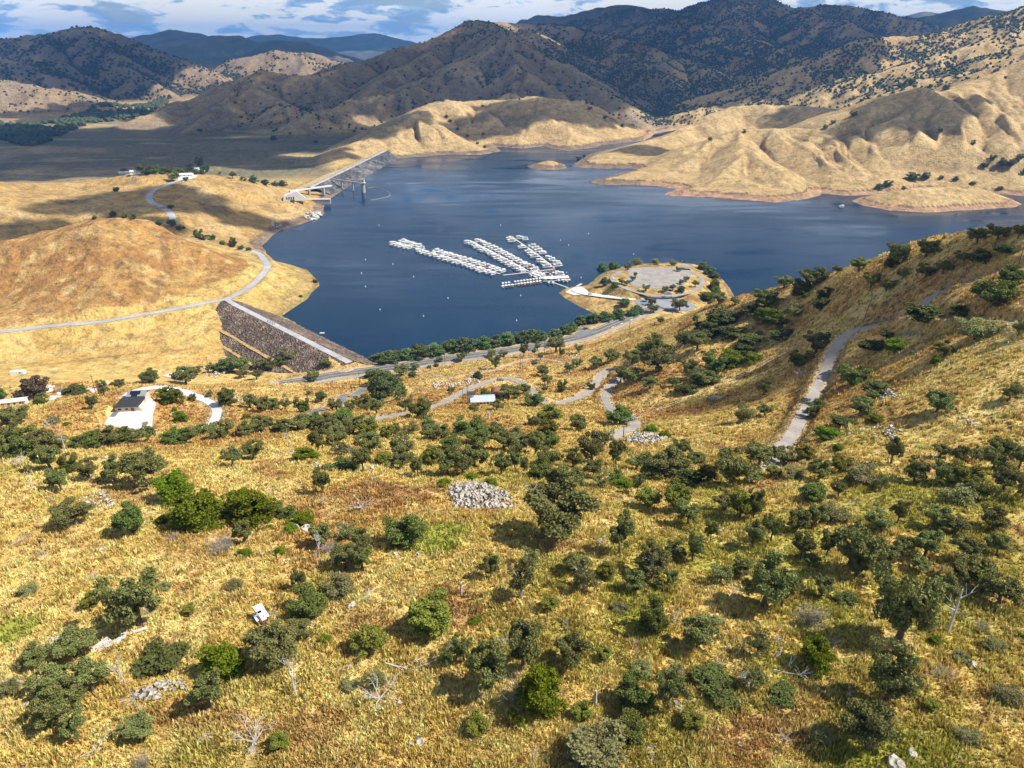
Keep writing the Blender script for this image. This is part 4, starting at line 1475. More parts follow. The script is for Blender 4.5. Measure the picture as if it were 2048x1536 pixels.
# ------------------------------------------------------------------ dams
def rock_mat(name, c0, c1, c2, scale):
    m, nt, p, L = new_mat(name)
    pos = nd(nt, 'ShaderNodeNewGeometry').outputs['Position']
    v = nt.nodes.new('ShaderNodeTexVoronoi')
    v.inputs['Scale'].default_value = scale
    L.new(pos, v.inputs['Vector'])
    n = noise_node(nt, scale * 0.35, 5.0, 0.65, pos)
    base = mix(nt, c0, c1, v.outputs['Color'])
    base = mix(nt, base, c2, ramp(nt, n.outputs[0], [(0.52, 0.0), (0.66, 0.8)]))
    n5 = noise_node(nt, scale * 0.09, 5.0, 0.7, pos)
    base = mix(nt, base, c2, ramp(nt, n5.outputs[0], [(0.54, 0.0), (0.68, 0.75)]))
    base = mix(nt, base, ramp(nt, n5.outputs[0], [(0.3, 0.55), (0.5, 1.1)]), 0.8, 'MULTIPLY')
    L.new(base, p.inputs['Base Color'])
    p.inputs['Roughness'].default_value = 0.95
    b = nd(nt, 'ShaderNodeBump')
    b.inputs['Strength'].default_value = 1.0
    b.inputs['Distance'].default_value = 1.2 / scale
    L.new(v.outputs['Distance'], b.inputs['Height'])
    L.new(b.outputs[0], p.inputs['Normal'])
    return m


M_RIPRAP = rock_mat('dark_riprap', (0.070, 0.045, 0.030), (0.19, 0.13, 0.088), (0.36, 0.27, 0.18), 0.5)
M_RIPGREY = rock_mat('grey_riprap', (0.045, 0.045, 0.05), (0.115, 0.11, 0.11), (0.24, 0.225, 0.21), 0.12)


def embankment(name, A, B, prof, mat, nseg, bumps, seed, sag=None):
    """prof: list of (offset to the right of A->B, height); extruded from A to B and roughened"""
    A, B = np.array(A), np.array(B)
    d = (B - A)[:2]
    Ln = np.hypot(*d)
    d /= Ln
    nrm = np.array([d[1], -d[0]])
    rows = []
    pr = []
    for (o0, h0), (o1, h1) in zip(prof[:-1], prof[1:]):
        k = max(1, int(math.hypot(o1 - o0, h1 - h0) / 2.5))
        pr += [(o0 + (o1 - o0) * i / k, h0 + (h1 - h0) * i / k) for i in range(k)]
    pr.append(prof[-1])
    pr = np.array(pr)
    t = np.linspace(0, 1, nseg)
    x = A[0] + (B[0] - A[0]) * t[:, None] + nrm[0] * pr[None, :, 0]
    y = A[1] + (B[1] - A[1]) * t[:, None] + nrm[1] * pr[None, :, 0]
    z = np.repeat(pr[None, :, 1], nseg, 0)
    k = (np.abs(pr[:, 0]) > 4.5)[None]
    z = z + k * bumps * noise2(x / 2.2, y / 2.2, seed) * 0.6
    co = np.stack([x, y, z], -1).reshape(-1, 3)
    m_ = len(pr)
    i = np.arange(nseg - 1)[:, None] * m_ + np.arange(m_ - 1)[None]
    f = np.stack([i, i + 1, i + m_ + 1, i + m_], -1).reshape(-1, 4)
    return mesh_np(name, co, f, mat, True), nrm, pr


# saddle dam
SA, SB = ptZ(452, 597, 24.0), ptZ(700, 730, 19.5)
SA2, SB2 = SA.copy(), SB.copy()
rt = empty('rock_fill_dam', tuple((SA + SB) / 2))
tag(rt, 'brown rock-faced saddle dam with a pale road along its crest', 'dam')
me, nrm, pr = embankment('embankment', SA, SB, [(-58, -7), (-5.0, 21.8), (5.0, 21.8), (33, 9.5), (36, 9.3), (47, 4.3), (50, 4.0), (74, -7), (84, -11)], M_RIPRAP, 170, 1.7, 501)
e = ob('embankment', me)
e.parent = rt
e.matrix_parent_inverse = Matrix.Translation(-rt.location)
t = np.linspace(0, 1, 40)
CR = np.stack([SA[0] + (SB[0] - SA[0]) * t, SA[1] + (SB[1] - SA[1]) * t, np.full(40, 21.8)], 1)
CR[:3, 2] = [23.2, 22.6, 22.1]
co, f = strip(CR, -3.3, 3.3, 0.25)
e = ob('crest_road', mesh_np('crest_road', co, f, MR['pale_road']), rt)
e.matrix_parent_inverse = Matrix.Translation(-rt.location)
M_BERM = worn('grassy_berm', (0.34, 0.20, 0.07), (0.50, 0.33, 0.12), 0.3, 0.95, 0.3)
for off0, off1, zz in ((32.6, 36.4, 9.75), (46.6, 50.4, 4.6)):
    co, f = strip(CR[2:-1], off0, off1, 0.0, 1.2, int(off0))
    co[:, 2] = zz + (0.0 if off0 < 58 else 0)
    if off0 >= 58:
        n_ = len(co) // 2
        co[:n_, 2] = 4.3
        co[n_:, 2] = -3.4
    e = ob('berm', mesh_np('berm', co, f, M_BERM), rt)
    e.matrix_parent_inverse = Matrix.Translation(-rt.location)
# gate posts in a row across the crest
dS = (SB - SA)[:2] / np.hypot(*(SB - SA)[:2])
c_ = SA + (SB - SA) * 0.40
for i in range(5):
    x = c_[0] + dS[0] * i * 3.1
    y = c_[1] + dS[1] * i * 3.1
    mb = MB().box(-0.25, 0.25, -0.25, 0.25, 0, 3.4, 0.04)
    o = mb.build('crest_post', M_DKPAINT, None, False, (x + nrm[0] * (2.0 - i * .2), y + nrm[1] * (2.0 - i * .2), 22.0))
    tag(o, 'dark post in the short row standing on the saddle dam crest', 'post', 'posts across the saddle dam crest')

# main dam
DA, DB = ptZ(622, 374, 16.0), ptZ(772, 300.5, 16.0)
rt = empty('earth_dam', tuple((DA + DB) / 2))
tag(rt, 'long grey stone-faced main dam at the far end of the lake', 'dam')
me, nrmD, pr = embankment('embankment', DA, DB, [(-80, -6), (-5, 15.6), (5.0, 15.6), (24, 8), (44, 0), (66, -9)], M_RIPGREY, 170, 2.2, 507)
e = ob('embankment', me, rt)
e.matrix_parent_inverse = Matrix.Translation(-rt.location)
t = np.linspace(0, 1, 30)
CD = np.stack([DA[0] + (DB[0] - DA[0]) * t, DA[1] + (DB[1] - DA[1]) * t, np.full(30, 15.6)], 1)
co, f = strip(CD, -4.6, 4.6, 0.3)
e = ob('crest_road', mesh_np('crest_road', co, f, MR['pale_road']), rt)
e.matrix_parent_inverse = Matrix.Translation(-rt.location)
co, f = strip(CD, -5.2, -82, 0.0)
n_ = len(co) // 2
co[:n_, 2] = 15.9
co[n_:, 2] = -5.2
e = ob('grassed_face', mesh_np('grassed_face', co[:, :], f[:, ::-1], worn('pale_grass_face', (0.46, 0.33, 0.15), (0.60, 0.45, 0.22), 0.05, 0.95)), rt)
e.matrix_parent_inverse = Matrix.Translation(-rt.location)
# intake tower with its bridge
tw = ptZ(727, 385, 0.0)
rt = empty('intake_tower', tuple(tw))
tag(rt, 'concrete intake tower with an access bridge standing in the lake by the main dam', 'tower')
bd = np.array(ptZ(664, 358, 17.0) - np.array([tw[0], tw[1], 0]))
mb = MB()
mb.tube([(0, 0, -6), (0, 0, 19)], [4.6, 4.2], 12)
mb.build('shaft', M_CONC, rt)
MB().box(-6.0, 6.0, -6.0, 6.0, 19, 20.2).build('platform', M_CONC, rt)
hs = MB().box(-3.6, 3.6, -3.6, 3.6, 20.2, 27.0).build('gatehouse', M_OFFWHITE, rt)
MB().box(-4.2, 4.2, -4.2, 4.2, 27.0, 27.8).build('roof', M_CONC, hs)
MB().box(-1.0, 1.0, -3.7, -3.62, 22, 24.5).build('window', M_GLASS, hs)
MB().bar((bd[0] * .07, bd[1] * .07, 19.0), (bd[0], bd[1], 17.0), 3.6, 1.8).build('bridge_deck', M_CONC, rt)
for fpos in (0.32, 0.68):
    x, y = bd[0] * fpos, bd[1] * fpos
    MB().tube([(x, y, -6), (x, y, 18.6 - 2 * fpos)], [1.5, 1.4], 10).build('pier', M_CONC, rt)
rl = MB()
for s in (-1.7, 1.7):
    nx, ny = -bd[1] / np.hypot(bd[0], bd[1]) * s, bd[0] / np.hypot(bd[0], bd[1]) * s
    rl.bar((bd[0] * .07 + nx, bd[1] * .07 + ny, 20.9), (bd[0] + nx, bd[1] + ny, 18.9), 0.15)
rl.build('railing', M_STEEL, rt)
bp = [ptZ(u, v, 0.25) for u, v in ((736, 376), (752, 374), (766, 378), (777, 384), (780, 391), (765, 396), (742, 400))]
o = MB().tube(list(resample(np.array(bp), 6.0)), 0.4, 6).build('float_boom', M_CONC)
tag(o, 'thin curved float boom ringing the water beside the intake tower', 'boom')

# spillway house and walls at the dam's end
g = ptZ(590, 398, 22)
rt = empty('spillway_house', (g[0], g[1], 20.0), 0.35)
tag(rt, 'white concrete spillway building with a sloping wall at the dam abutment', 'building')
MB().poly([(-22, -7, 0), (20, -7, 0), (20, 7, 0), (-22, 7, 0), (-20, -7, 9), (4, -7, 17), (4, 7, 17), (-20, 7, 9), (20, -7, 2), (20, 7, 2)],
          [(0, 3, 2, 1), (0, 1, 8, 5, 4), (3, 7, 6, 9, 2), (4, 5, 6, 7), (5, 8, 9, 6), (0, 4, 7, 3), (1, 2, 9, 8)]).build('wall', M_CONCW, rt)
for k in range(4):
    MB().box(-16 + k * 4, -14 + k * 4, -7.25, -7.02, 3.2, 7.5).build('window', M_GLASS, rt)
g = ptZ(622, 381, 20)
rt = empty('spillway_bridge', (g[0], g[1], 14.0), 0.75)
tag(rt, 'pale concrete bridge slab crossing the spillway cut below the dam road', 'bridge')
MB().box(-46, 46, -4, 4, 9, 11).build('deck', M_CONCW, rt)
for k in (-38, -6, 26):
    MB().box(k, k + 3, -3.5, 3.5, -6, 8.9).build('pier', M_CONC, rt)
g = ptZ(632, 402, 8)
rt = empty('concrete_sill', (g[0], g[1], 6.0), 0.05)
tag(rt, 'low brown concrete sill beside the lake below the spillway bridge', 'wall')
MB().box(-28, 28, -3, 3, -4, 5).build('wall', M_CONC, rt)
MB().box(-28, 28, -3.6, 3.6, 5.0, 5.8).build('cap', M_CONCW, rt)

# ------------------------------------------------------------------ marina
def copy_thing(src, loc, rz, label=None, group=None, scale=None):
    r = src.copy()
    COL.objects.link(r)
    r.location = loc
    r.rotation_euler = (0, 0, rz)
    if scale is not None:
        r.scale = scale
    if label:
        r['label'] = label
    if group:
        r['group'] = group
    for ch in CHILD[src.name]:
        c = ch.copy()
        COL.objects.link(c)
        c.parent = r
        for g_ in CHILD.get(ch.name, ()):
            d = g_.copy()
            COL.objects.link(d)
            d.parent = c
    return r


CHILD = {}


def remember(root):
    ks = [o for o in COL.objects if o.parent == root]
    CHILD[root.name] = ks
    for k in ks:
        sub_ = [o for o in COL.objects if o.parent == k]
        if sub_:
            CHILD[k.name] = sub_
    return root


def houseboat(name, Ln, wd, two, canvas, hullm, roofm, label, cat='houseboat'):
    r = empty(name, (0, 0, -500))
    tag(r, label, cat)
    h = MB()
    for s in (-1, 1):
        h.tube([(-Ln / 2, s * wd * .33, 0.25), (-Ln / 2 + .6, s * wd * .33, .15), (Ln / 2 - 1.4, s * wd * .33, .15), (Ln / 2, s * wd * .33, .5)], [.3, .55, .55, .12], 8)
    h.box(-Ln / 2, Ln / 2 - .3, -wd / 2, wd / 2, .65, .95)
    h.build('hull', hullm, r)
    cab = MB().box(-Ln * .36, Ln * .27, -wd * .44, wd * .44, .95, 3.1, .12).build('cabin', M_WHITE, r)
    wn = MB()
    for s in (-1, 1):
        wn.box(-Ln * .30, Ln * .2, s * wd * .43 - .03, s * wd * .43 + .03, 1.75, 2.55)
    wn.box(Ln * .262, Ln * .275, -wd * .3, wd * .3, 1.6, 2.6)
    wn.build('window', M_GLASS, cab)
    rf = MB().box(-Ln * .44, Ln * .40, -wd * .5, wd * .5, 3.15, 3.35)
    if two:
        rf.box(-Ln * .2, Ln * .1, -wd * .3, wd * .3, 3.35, 5.1, .1)
    for x in (-Ln * .42, Ln * .38):
        for s in (-1, 1):
            rf.bar((x, s * wd * .46, .95), (x, s * wd * .46, 3.2), .1)
    rf.build('roof', roofm, r)
    if canvas:
        MB().box(-Ln * .12, Ln * .36, -wd * .42, wd * .42, 4.9 if two else 4.6, 5.02 if two else 4.72).bar((-Ln * .1, 0, 3.3), (-Ln * .1, 0, 4.6), .1).bar((Ln * .33, 0, 3.3), (Ln * .33, 0, 4.6), .1).build('canopy', canvas, r)
    rl = MB()
    for s in (-1, 1):
        rl.bar((-Ln * .43, s * wd * .47, 4.1), (Ln * .38, s * wd * .47, 4.1), .07)
        for k in range(5):
            x = -Ln * .42 + k * Ln * .2
            rl.bar((x, s * wd * .47, 3.3), (x, s * wd * .47, 4.1), .06)
    rl.build('railing', M_OFFWHITE, r)
    return remember(r)


HB = [houseboat('houseboat', 14, 4.6, True, None, M_OFFWHITE, M_WHITE, 'white houseboat'),
      houseboat('houseboat', 12, 4.2, False, M_WHITE, M_STEEL, M_WHITE, 'white houseboat'),
      houseboat('houseboat', 15, 4.8, False, M_OFFWHITE, M_OFFWHITE, M_OFFWHITE, 'white houseboat'),
      houseboat('houseboat', 12, 4.2, True, M_BLUEC, M_OFFWHITE, M_WHITE, 'white houseboat with blue canopy'),
      houseboat('houseboat', 11, 4.0, False, M_RED, M_RUST, M_RUST, 'rust red houseboat')]
used_hb = set()


def put_hb(k, x, y, rz, label, group=None):
    if k not in used_hb:
        used_hb.add(k)
        r = HB[k]
        r.location = (x, y, 0)
        r.rotation_euler = (0, 0, rz)
        r['label'] = label
        if group:
            r['group'] = group
        return r
    r = copy_thing(HB[k], (x, y, 0), rz, label, group)
    if not group and 'group' in r:
        del r['group']
    return r


def dock(name, pts, wd, label):
    P = np.array([ptZ(u, v, 0.0) for u, v in pts])
    mb = MB()
    for a, b in zip(P[:-1], P[1:]):
        mb.bar((a[0], a[1], .45), (b[0], b[1], .45), wd, .5)
    o = mb.build(name, M_DOCK)
    tag(o, label, 'dock')
    return P


rows = (('left', [(791, 485), (880, 511), (1000, 548.5)], 'leftmost long finger dock lined with white houseboats', 23, 'white houseboat moored along the leftmost and longest dock row'),
        ('middle', [(943, 483), (1000, 512), (1061, 545)], 'middle finger dock lined with white houseboats', 17, 'white houseboat moored along the middle dock row'),
        ('right', [(1026, 476), (1070, 506), (1108, 536)], 'rightmost finger dock lined with white houseboats', 13, 'white houseboat moored along the rightmost dock row'))
rb = random.Random(5)
for nme, pts, lab, n, bl in rows:
    P = dock('finger_dock', pts, 2.6, lab)
    P = resample(P, 2.0)
    d = np.concatenate([[0], np.cumsum(np.hypot(*np.diff(P[:, :2], axis=0).T))])
    for k in range(n):
        for sd in (1, -1):
            s = d[-1] * (k + .5) / n + rb.uniform(-1, 1)
            if rb.random() < 0.10 or (nme == 'right' and 0.16 < s / d[-1] < 0.34) or (nme == 'left' and sd == 1 and (0.25 < s / d[-1] < 0.33)):
                continue
            x, y = np.interp(s, d, P[:, 0]), np.interp(s, d, P[:, 1])
            tx, ty = np.interp(s + 2, d, P[:, 0]) - np.interp(s - 2, d, P[:, 0]), np.interp(s + 2, d, P[:, 1]) - np.interp(s - 2, d, P[:, 1])
            l = math.hypot(tx, ty)
            nx, ny = -ty / l * sd, tx / l * sd
            kk_ = rb.choice((0, 0, 1, 1, 2, 2, 2))
            off = 8.6 + rb.uniform(-.6, 1.6)
            put_hb(kk_, x + nx * off, y + ny * off, math.atan2(ny, nx) + (math.pi if rb.random() < .4 else 0) + rb.uniform(-.06, .06), bl, 'houseboats on the ' + nme + ' dock')
for (u, v, k, lab) in ((975, 536, 4, 'rust red boat among white houseboats near the end of the leftmost dock'), (1059, 537.5, 4, 'rust red boat at the lower end of the middle dock row'),
                       (843, 498, 3, 'white houseboat with a blue canopy a third of the way down the leftmost dock'), (1050, 480, 3, 'houseboat with pale blue canopy beside the tip of the rightmost dock')):
    q = ptZ(u, v, 0)
    put_hb(k, q[0], q[1], 0.3, lab)
dock('cross_dock', [(1006, 551), (1061, 545), (1110, 538.5)], 2.4, 'long pale cross dock joining the three finger docks')
dock('main_dock', [(1058, 543), (1078, 554), (1094, 563)], 3.4, 'pale main dock leading from the finger docks to the marina store')
dock('rental_dock', [(1002, 573), (1040, 568.5), (1092, 561)], 2.2, 'pale dock between the two rows of small pontoon boats')
dock('gangway', [(1106, 565.5), (1136, 576.5)], 2.2, 'pale gangway sloping from the marina store to the shore')
dock('fuel_dock', [(1086, 546), (1095, 545), (1106, 553)], 2.6, 'crooked pale dock behind the marina store')
dock('launch_dock', [(1153, 574), (1163, 568)], 3.0, 'short pale launch dock sticking out from the boat ramp')
for i, (u, v) in enumerate(((1070, 549), (1077, 552), (1066, 551), (1074, 556), (1084, 555))):
    q = ptZ(u, v, 0)
    put_hb((1, 2, 0, 1, 2)[i], q[0], q[1], 0.5 + i * .1, 'white houseboat tied beside the short main dock above the store', 'houseboats on the main dock')
for i, (u, v) in enumerate(((1105, 547), (1112, 549), (1119, 550.5))):
    q = ptZ(u, v, 0)
    put_hb((4, 1, 2)[i], q[0], q[1], 0.15, ('rust red boat tied just behind the white marina store', 'white boat tied just behind the store next to the red one', 'white boat tied behind the right end of the marina store')[i])
# store
q = ptZ(1112, 560, 0)
rt = empty('marina_store', (q[0], q[1], 0.5), 0.14)
tag(rt, 'long low marina store with a bright white roof floating by the ramp', 'store')
MB().box(-19, 19, -6.5, 6.5, 0, .5).build('deck', M_DOCK, rt)
wl_ = MB().box(-16, 15, -4.2, 4.2, .5, 3.4).build('wall', M_OFFWHITE, rt)
MB().box(-13, -9, -4.28, -4.22, 1.2, 2.6).box(-5, -1, -4.28, -4.22, 1.2, 2.6).box(4, 8, -4.28, -4.22, 1.2, 2.6).build('window', M_GLASS, wl_)
MB().poly([(-17.5, -5.6, 3.4), (16.5, -5.6, 3.4), (16.5, 5.6, 3.4), (-17.5, 5.6, 3.4), (-17.5, 0, 5.0), (16.5, 0, 5.0)], [(0, 1, 5, 4), (2, 3, 4, 5), (0, 4, 3), (1, 2, 5), (0, 3, 2, 1)]).build('roof', M_WHITE, rt)
MB().box(15.4, 18, -1.5, 1.5, .5, 3.0).build('kiosk', M_STEEL, rt)
q = ptZ(1097, 557, 0)
rt = empty('fuel_kiosk', (q[0], q[1], .5), .14)
tag(rt, 'small red-roofed kiosk at the left end of the marina store', 'kiosk')
MB().box(-2.4, 2.4, -2.4, 2.4, 0, 2.6).build('wall', M_OFFWHITE, rt)
MB().poly([(-3, -3, 2.6), (3, -3, 2.6), (3, 3, 2.6), (-3, 3, 2.6), (0, 0, 4.2)], [(0, 1, 4), (1, 2, 4), (2, 3, 4), (3, 0, 4), (3, 2, 1, 0)]).build('roof', M_RED, rt)


def pontoon(name, hullm):
    r = empty(name, (0, 0, -500))
    tag(r, 'x', 'pontoon boat')
    h = MB()
    for s in (-1, 1):
        h.tube([(-3.4, s * .9, .2), (2.6, s * .9, .2), (3.4, s * .9, .45)], [.32, .32, .1], 8)
    h.box(-3.4, 3.0, -1.3, 1.3, .5, .62)
    h.build('hull', M_STEEL, r)
    f = MB()
    for s in (-1.28, 1.28):
        f.box(-3.3, 2.9, s - .05, s + .05, .62, 1.5)
    f.box(-3.3, -3.2, -1.25, 1.25, .62, 1.5).box(2.8, 2.9, -1.25, 1.25, .62, 1.5)
    f.build('fence', hullm, r)
    c = MB().box(-2.4, 1.9, -1.35, 1.35, 2.7, 2.85)
    for x in (-2.2, 1.7):
        for s in (-1.2, 1.2):
            c.bar((x, s, .6), (x, s, 2.7), .07)
    c.build('canopy', M_WHITE, r)
    return remember(r)


PB = {k: pontoon('pontoon_boat', mt_) for k, mt_ in (('blue', M_BLUE), ('red', M_ORANGE), ('cream', M_YELLOW), ('white', M_OFFWHITE))}
used_pb = set()
seq_low = ['white', 'blue', 'blue', 'cream', None, 'red', 'red', 'cream', 'red', 'cream', 'red', 'red', 'white']
seq_up = ['white', 'white', 'red', None, 'cream', 'red', 'white', 'red', 'cream', 'white', 'red', 'white', 'white']
for seq, off in ((seq_low, -1), (seq_up, 1)):
    for i, k in enumerate(seq):
        if k is None:
            continue
        f = (i + .5) / 13
        q = ptZ(1003 + 80 * f, 573 - 10.6 * f, 0)
        q = q + np.array([-0.05, 5.6, 0]) * off
        rz = math.pi / 2 + .13 if off < 0 else -math.pi / 2 + .13
        lab = 'white-canopied pontoon boat with %s sides in the %s row of the rental dock' % (k, 'front' if off < 0 else 'back')
        gr_ = '%s pontoon boats in the %s row' % (k, 'front' if off < 0 else 'back')
        if k not in used_pb:
            used_pb.add(k)
            r = PB[k]
            r.location = (q[0], q[1], 0)
            r.rotation_euler = (0, 0, rz)
            r['label'], r['group'] = lab, gr_
        else:
            copy_thing(PB[k], (q[0], q[1], 0), rz, lab, gr_)
for i, (u, v) in enumerate(((1098, 568), (1106, 568), (1118, 564), (1125, 563), (1131, 563.5))):
    q = ptZ(u, v, 0)
    copy_thing(PB[('blue', 'white', 'blue', 'white', 'white')[i]], (q[0], q[1], 0), 0.9 + .4 * i, 'small %s boat tied in front of the marina store' % ('blue-sided' if i in (0, 2) else 'white'), 'boats in front of the store')
# buoys
by = None
BUOYS = [(723, 547), (731, 520), (731, 574), (760, 620), (827, 554), (896, 597), (847, 633), (1033, 642), (1041, 592), (1177, 468), (1121, 481), (1137, 491), (1162, 556), (1133, 546), (1267, 509), (786, 529), (758, 451), (1001, 451)]
for i, (u, v) in enumerate(BUOYS):
    q = ptZ(u, v, 0)
    lab = 'small white buoy floating on the open water ' + ('left of the marina' if u < 780 else 'in front of the marina docks' if v > 560 else 'right of the marina docks' if u > 1100 else 'beyond the marina docks' if v < 500 else 'just left of the longest dock')
    if by is None:
        by = MB().tube([(0, 0, -.3), (0, 0, .5), (0, 0, .9), (0, 0, 1.9)], [.55, .75, .35, .2], 10).build('buoy', M_WHITE, None, True, (q[0], q[1], 0))
        tag(by, lab, 'buoy', lab.replace('small white buoy floating', 'buoys'))
    else:
        o = by.copy()
        COL.objects.link(o)
        o.location = (q[0], q[1], 0)
        o['label'] = lab
        o['group'] = lab.replace('small white buoy floating', 'buoys')
q = ptZ(1683, 415, 0)
copy_thing(HB[1], (q[0], q[1], 0), 0.2, 'lone white boat on the open water left of the round golden island')
q = ptZ(644, 666, 0.1)
o = MB().box(-2.6, 2.6, -.9, .9, -.1, .5, .3).build('raft', M_WHITE, None, False, (q[0], q[1], .1))
tag(o, 'small white raft adrift beside the saddle dam', 'raft')

# ------------------------------------------------------------------ buildings
def gable(mb, x0, x1, y0, y1, z0, rise, over=.5, along='x'):
    x0, x1, y0, y1 = x0 - over, x1 + over, y0 - over, y1 + over
    t = .18
    if along == 'x':
        ym = (y0 + y1) / 2
        lo = [(x0, y0, z0), (x1, y0, z0), (x1, y1, z0), (x0, y1, z0), (x0, ym, z0 + rise), (x1, ym, z0 + rise)]
    else:
        xm = (x0 + x1) / 2
        lo = [(x1, y0, z0), (x1, y1, z0), (x0, y1, z0), (x0, y0, z0), (xm, y0, z0 + rise), (xm, y1, z0 + rise)]
    hi = [(a, b, c + t) for a, b, c in lo]
    return mb.poly(lo + hi, [(6, 7, 11, 10), (8, 9, 10, 11), (0, 4, 5, 1), (2, 5, 4, 3), (0, 1, 7, 6), (1, 5, 11, 7), (5, 2, 8, 11), (2, 3, 9, 8), (3, 4, 10, 9), (4, 0, 6, 10)])


def house(name, loc, rz, w_, d_, h_, rise, wallm, roofm, label, cat='house', along='x', wins=2, door=True):
    r = empty(name, loc, rz)
    tag(r, label, cat)
    mb = MB().box(-w_ / 2, w_ / 2, -d_ / 2, d_ / 2, -1.5, h_)
    if along == 'x':
        mb.poly([(-w_ / 2, -d_ / 2, h_), (-w_ / 2, d_ / 2, h_), (-w_ / 2, 0, h_ + rise * .93), (w_ / 2, -d_ / 2, h_), (w_ / 2, d_ / 2, h_), (w_ / 2, 0, h_ + rise * .93)], [(0, 2, 1), (3, 4, 5)])
    else:
        mb.poly([(-w_ / 2, -d_ / 2, h_), (w_ / 2, -d_ / 2, h_), (0, -d_ / 2, h_ + rise * .93), (-w_ / 2, d_ / 2, h_), (w_ / 2, d_ / 2, h_), (0, d_ / 2, h_ + rise * .93)], [(0, 1, 2), (3, 5, 4)])
    wl_ = mb.build('wall', wallm, r)
    gable(MB(), -w_ / 2, w_ / 2, -d_ / 2, d_ / 2, h_, rise, .5, along).build('roof', roofm, r)
    for k in range(wins):
        x = -w_ / 2 + w_ * (k + .7) / (wins + .6)
        MB().box(x - .6, x + .6, -d_ / 2 - .06, -d_ / 2 - .01, h_ * .38, h_ * .78).build('window', M_GLASS, wl_)
    if door:
        MB().box(w_ * .36, w_ * .36 + 1.0, -d_ / 2 - .07, -d_ / 2 - .01, 0, 2.1).build('door', M_BROWNW, wl_)
    return r


# house with the black roofs on its white pad
pc = ptZ(262, 812, PAD_Z)
rt = empty('hill_house', (pc[0] + 0.5, pc[1] + 1.5, PAD_Z), 0.10, 0.76)
tag(rt, 'beige house with black roofs and solar panels on a white concrete pad', 'house')
wl_ = MB().box(-7.5, 6.5, -9.5, 2.0, -.5, 3.2).box(-3.5, 7.0, 2.0, 11.0, -.5, 4.6).build('wall', M_STUCCO, rt)
MB().box(2.0, 4.0, -9.58, -9.52, .1, 2.4).build('door', M_BROWNW, wl_)
MB().box(-5.6, -3.8, -9.58, -9.52, 1.0, 2.2).build('window', M_GLASS, wl_)
MB().box(-1.4, .4, -9.58, -9.52, 1.0, 2.2).build('window', M_GLASS, wl_)
MB().poly([(-8.3, -10.3, 3.2), (7.2, -10.3, 3.2), (7.2, 2.4, 3.2), (-8.3, 2.4, 3.2), (-6.0, -3.5, 5.0), (7.2, -3.5, 5.0), (-6.0, 2.4, 5.0), (7.2, 2.4, 5.0)], [(0, 1, 5, 4), (4, 5, 7, 6), (0, 4, 6, 3), (1, 2, 7, 5), (2, 3, 6, 7), (0, 3, 2, 1)]).build('roof', M_BLACKROOF, rt)
ur = gable(MB(), -3.5, 7.0, 2.0, 11.0, 4.6, 2.4, .8, 'x').build('upper_roof', M_SHINGLE, rt)
th = math.atan2(2.4, 5.3)
mb = MB()
for i, (a0, a1) in enumerate(((-2.4, 5.2), (-2.4, 5.2), (-1.2, 3.9))):
    for j in range(int((a1 - a0) / 1.3)):
        s0, s1 = .5 + (2 - i) * 1.55, .5 + (2 - i) * 1.55 + 1.45
        y0, y1 = 1.2 + s0 * math.cos(th), 1.2 + s1 * math.cos(th)
        z0, z1 = 4.6 + .30 + s0 * math.sin(th), 4.6 + .30 + s1 * math.sin(th)
        x = a0 + j * 1.3
        mb.poly([(x, y0, z0), (x + 1.22, y0, z0), (x + 1.22, y1, z1), (x, y1, z1), (x, y0, z0 - .08), (x + 1.22, y0, z0 - .08), (x + 1.22, y1, z1 - .08), (x, y1, z1 - .08)], [(0, 1, 2, 3), (7, 6, 5, 4), (0, 4, 5, 1), (1, 5, 6, 2), (2, 6, 7, 3), (3, 7, 4, 0)])
mb.build('solar_panel', M_SOLAR, ur)
MB().poly([(6.5, -9.5, 0), (9.5, -9.5, 0), (9.5, -4, 0), (6.5, -4, 0), (6.5, -9.5, 3.6), (6.5, -4, 3.6)], [(0, 1, 4), (1, 2, 5, 4), (2, 3, 5), (0, 4, 5, 3), (0, 3, 2, 1)]).build('porch', M_STUCCO, rt)
slab('house_pad', [(203, 864), (214, 838), (235, 812), (258, 792), (298, 792), (312, 806), (306, 830), (304, 862), (255, 866)], PAD_Z, MR['concrete'], 0.06)
slab('house_yard', [(218, 834), (232, 818), (244, 813), (238, 824), (230, 834)], PAD_Z, MR['asphalt'], 0.10)
# retaining wall below the pad's front edge
A_, B_ = ptZ(204, 863, PAD_Z), ptZ(304, 861, PAD_Z)
mb = MB().bar((A_[0], A_[1], PAD_Z - 2.4), (B_[0], B_[1], PAD_Z - 2.4), .5, 5.4)
tag(mb.build('retaining_wall', M_CONCW), 'white retaining wall under the front of the house pad', 'wall')

# white sheds beside the farm lane
q = hit(965, 808)
ppm = F / proj(q)[2]
yaw = 0.10
house('metal_shed', (q[0], q[1] + 2, q[2]), yaw, 46 / ppm, 7.5, 2.2, 1.3, M_OFFWHITE, M_TINB, 'long white shed with a pale tin roof beside the farm lane', 'shed', 'x', 6, False)
q = hit(942, 806)
house('pump_shed', (q[0], q[1] + 1, q[2]), .1, 3.4, 3.4, 5.2, .6, M_WHITE, M_DKPAINT, 'tall narrow white shed at the left end of the long shed', 'shed', 'x', 1, True)
q = hit(992, 794)
rt = empty('arched_barn', (q[0], q[1], q[2]), .1)
tag(rt, 'small brown barn with a rounded roof behind the long white shed', 'barn')
MB().box(-2.4, 2.4, -3, 3, -1, 2.6).build('wall', M_BROWNW, rt)
mb = MB()
mb.tube([(0, -3.4, 2.3), (0, 3.4, 2.3)], [2.75, 2.75], 18)
mb.build('roof', M_RUST, rt)
MB().box(-1.2, 1.2, -3.1, -3.02, -.5, 2.0).build('door', M_DKPAINT, rt)
q = hit(1007, 794)
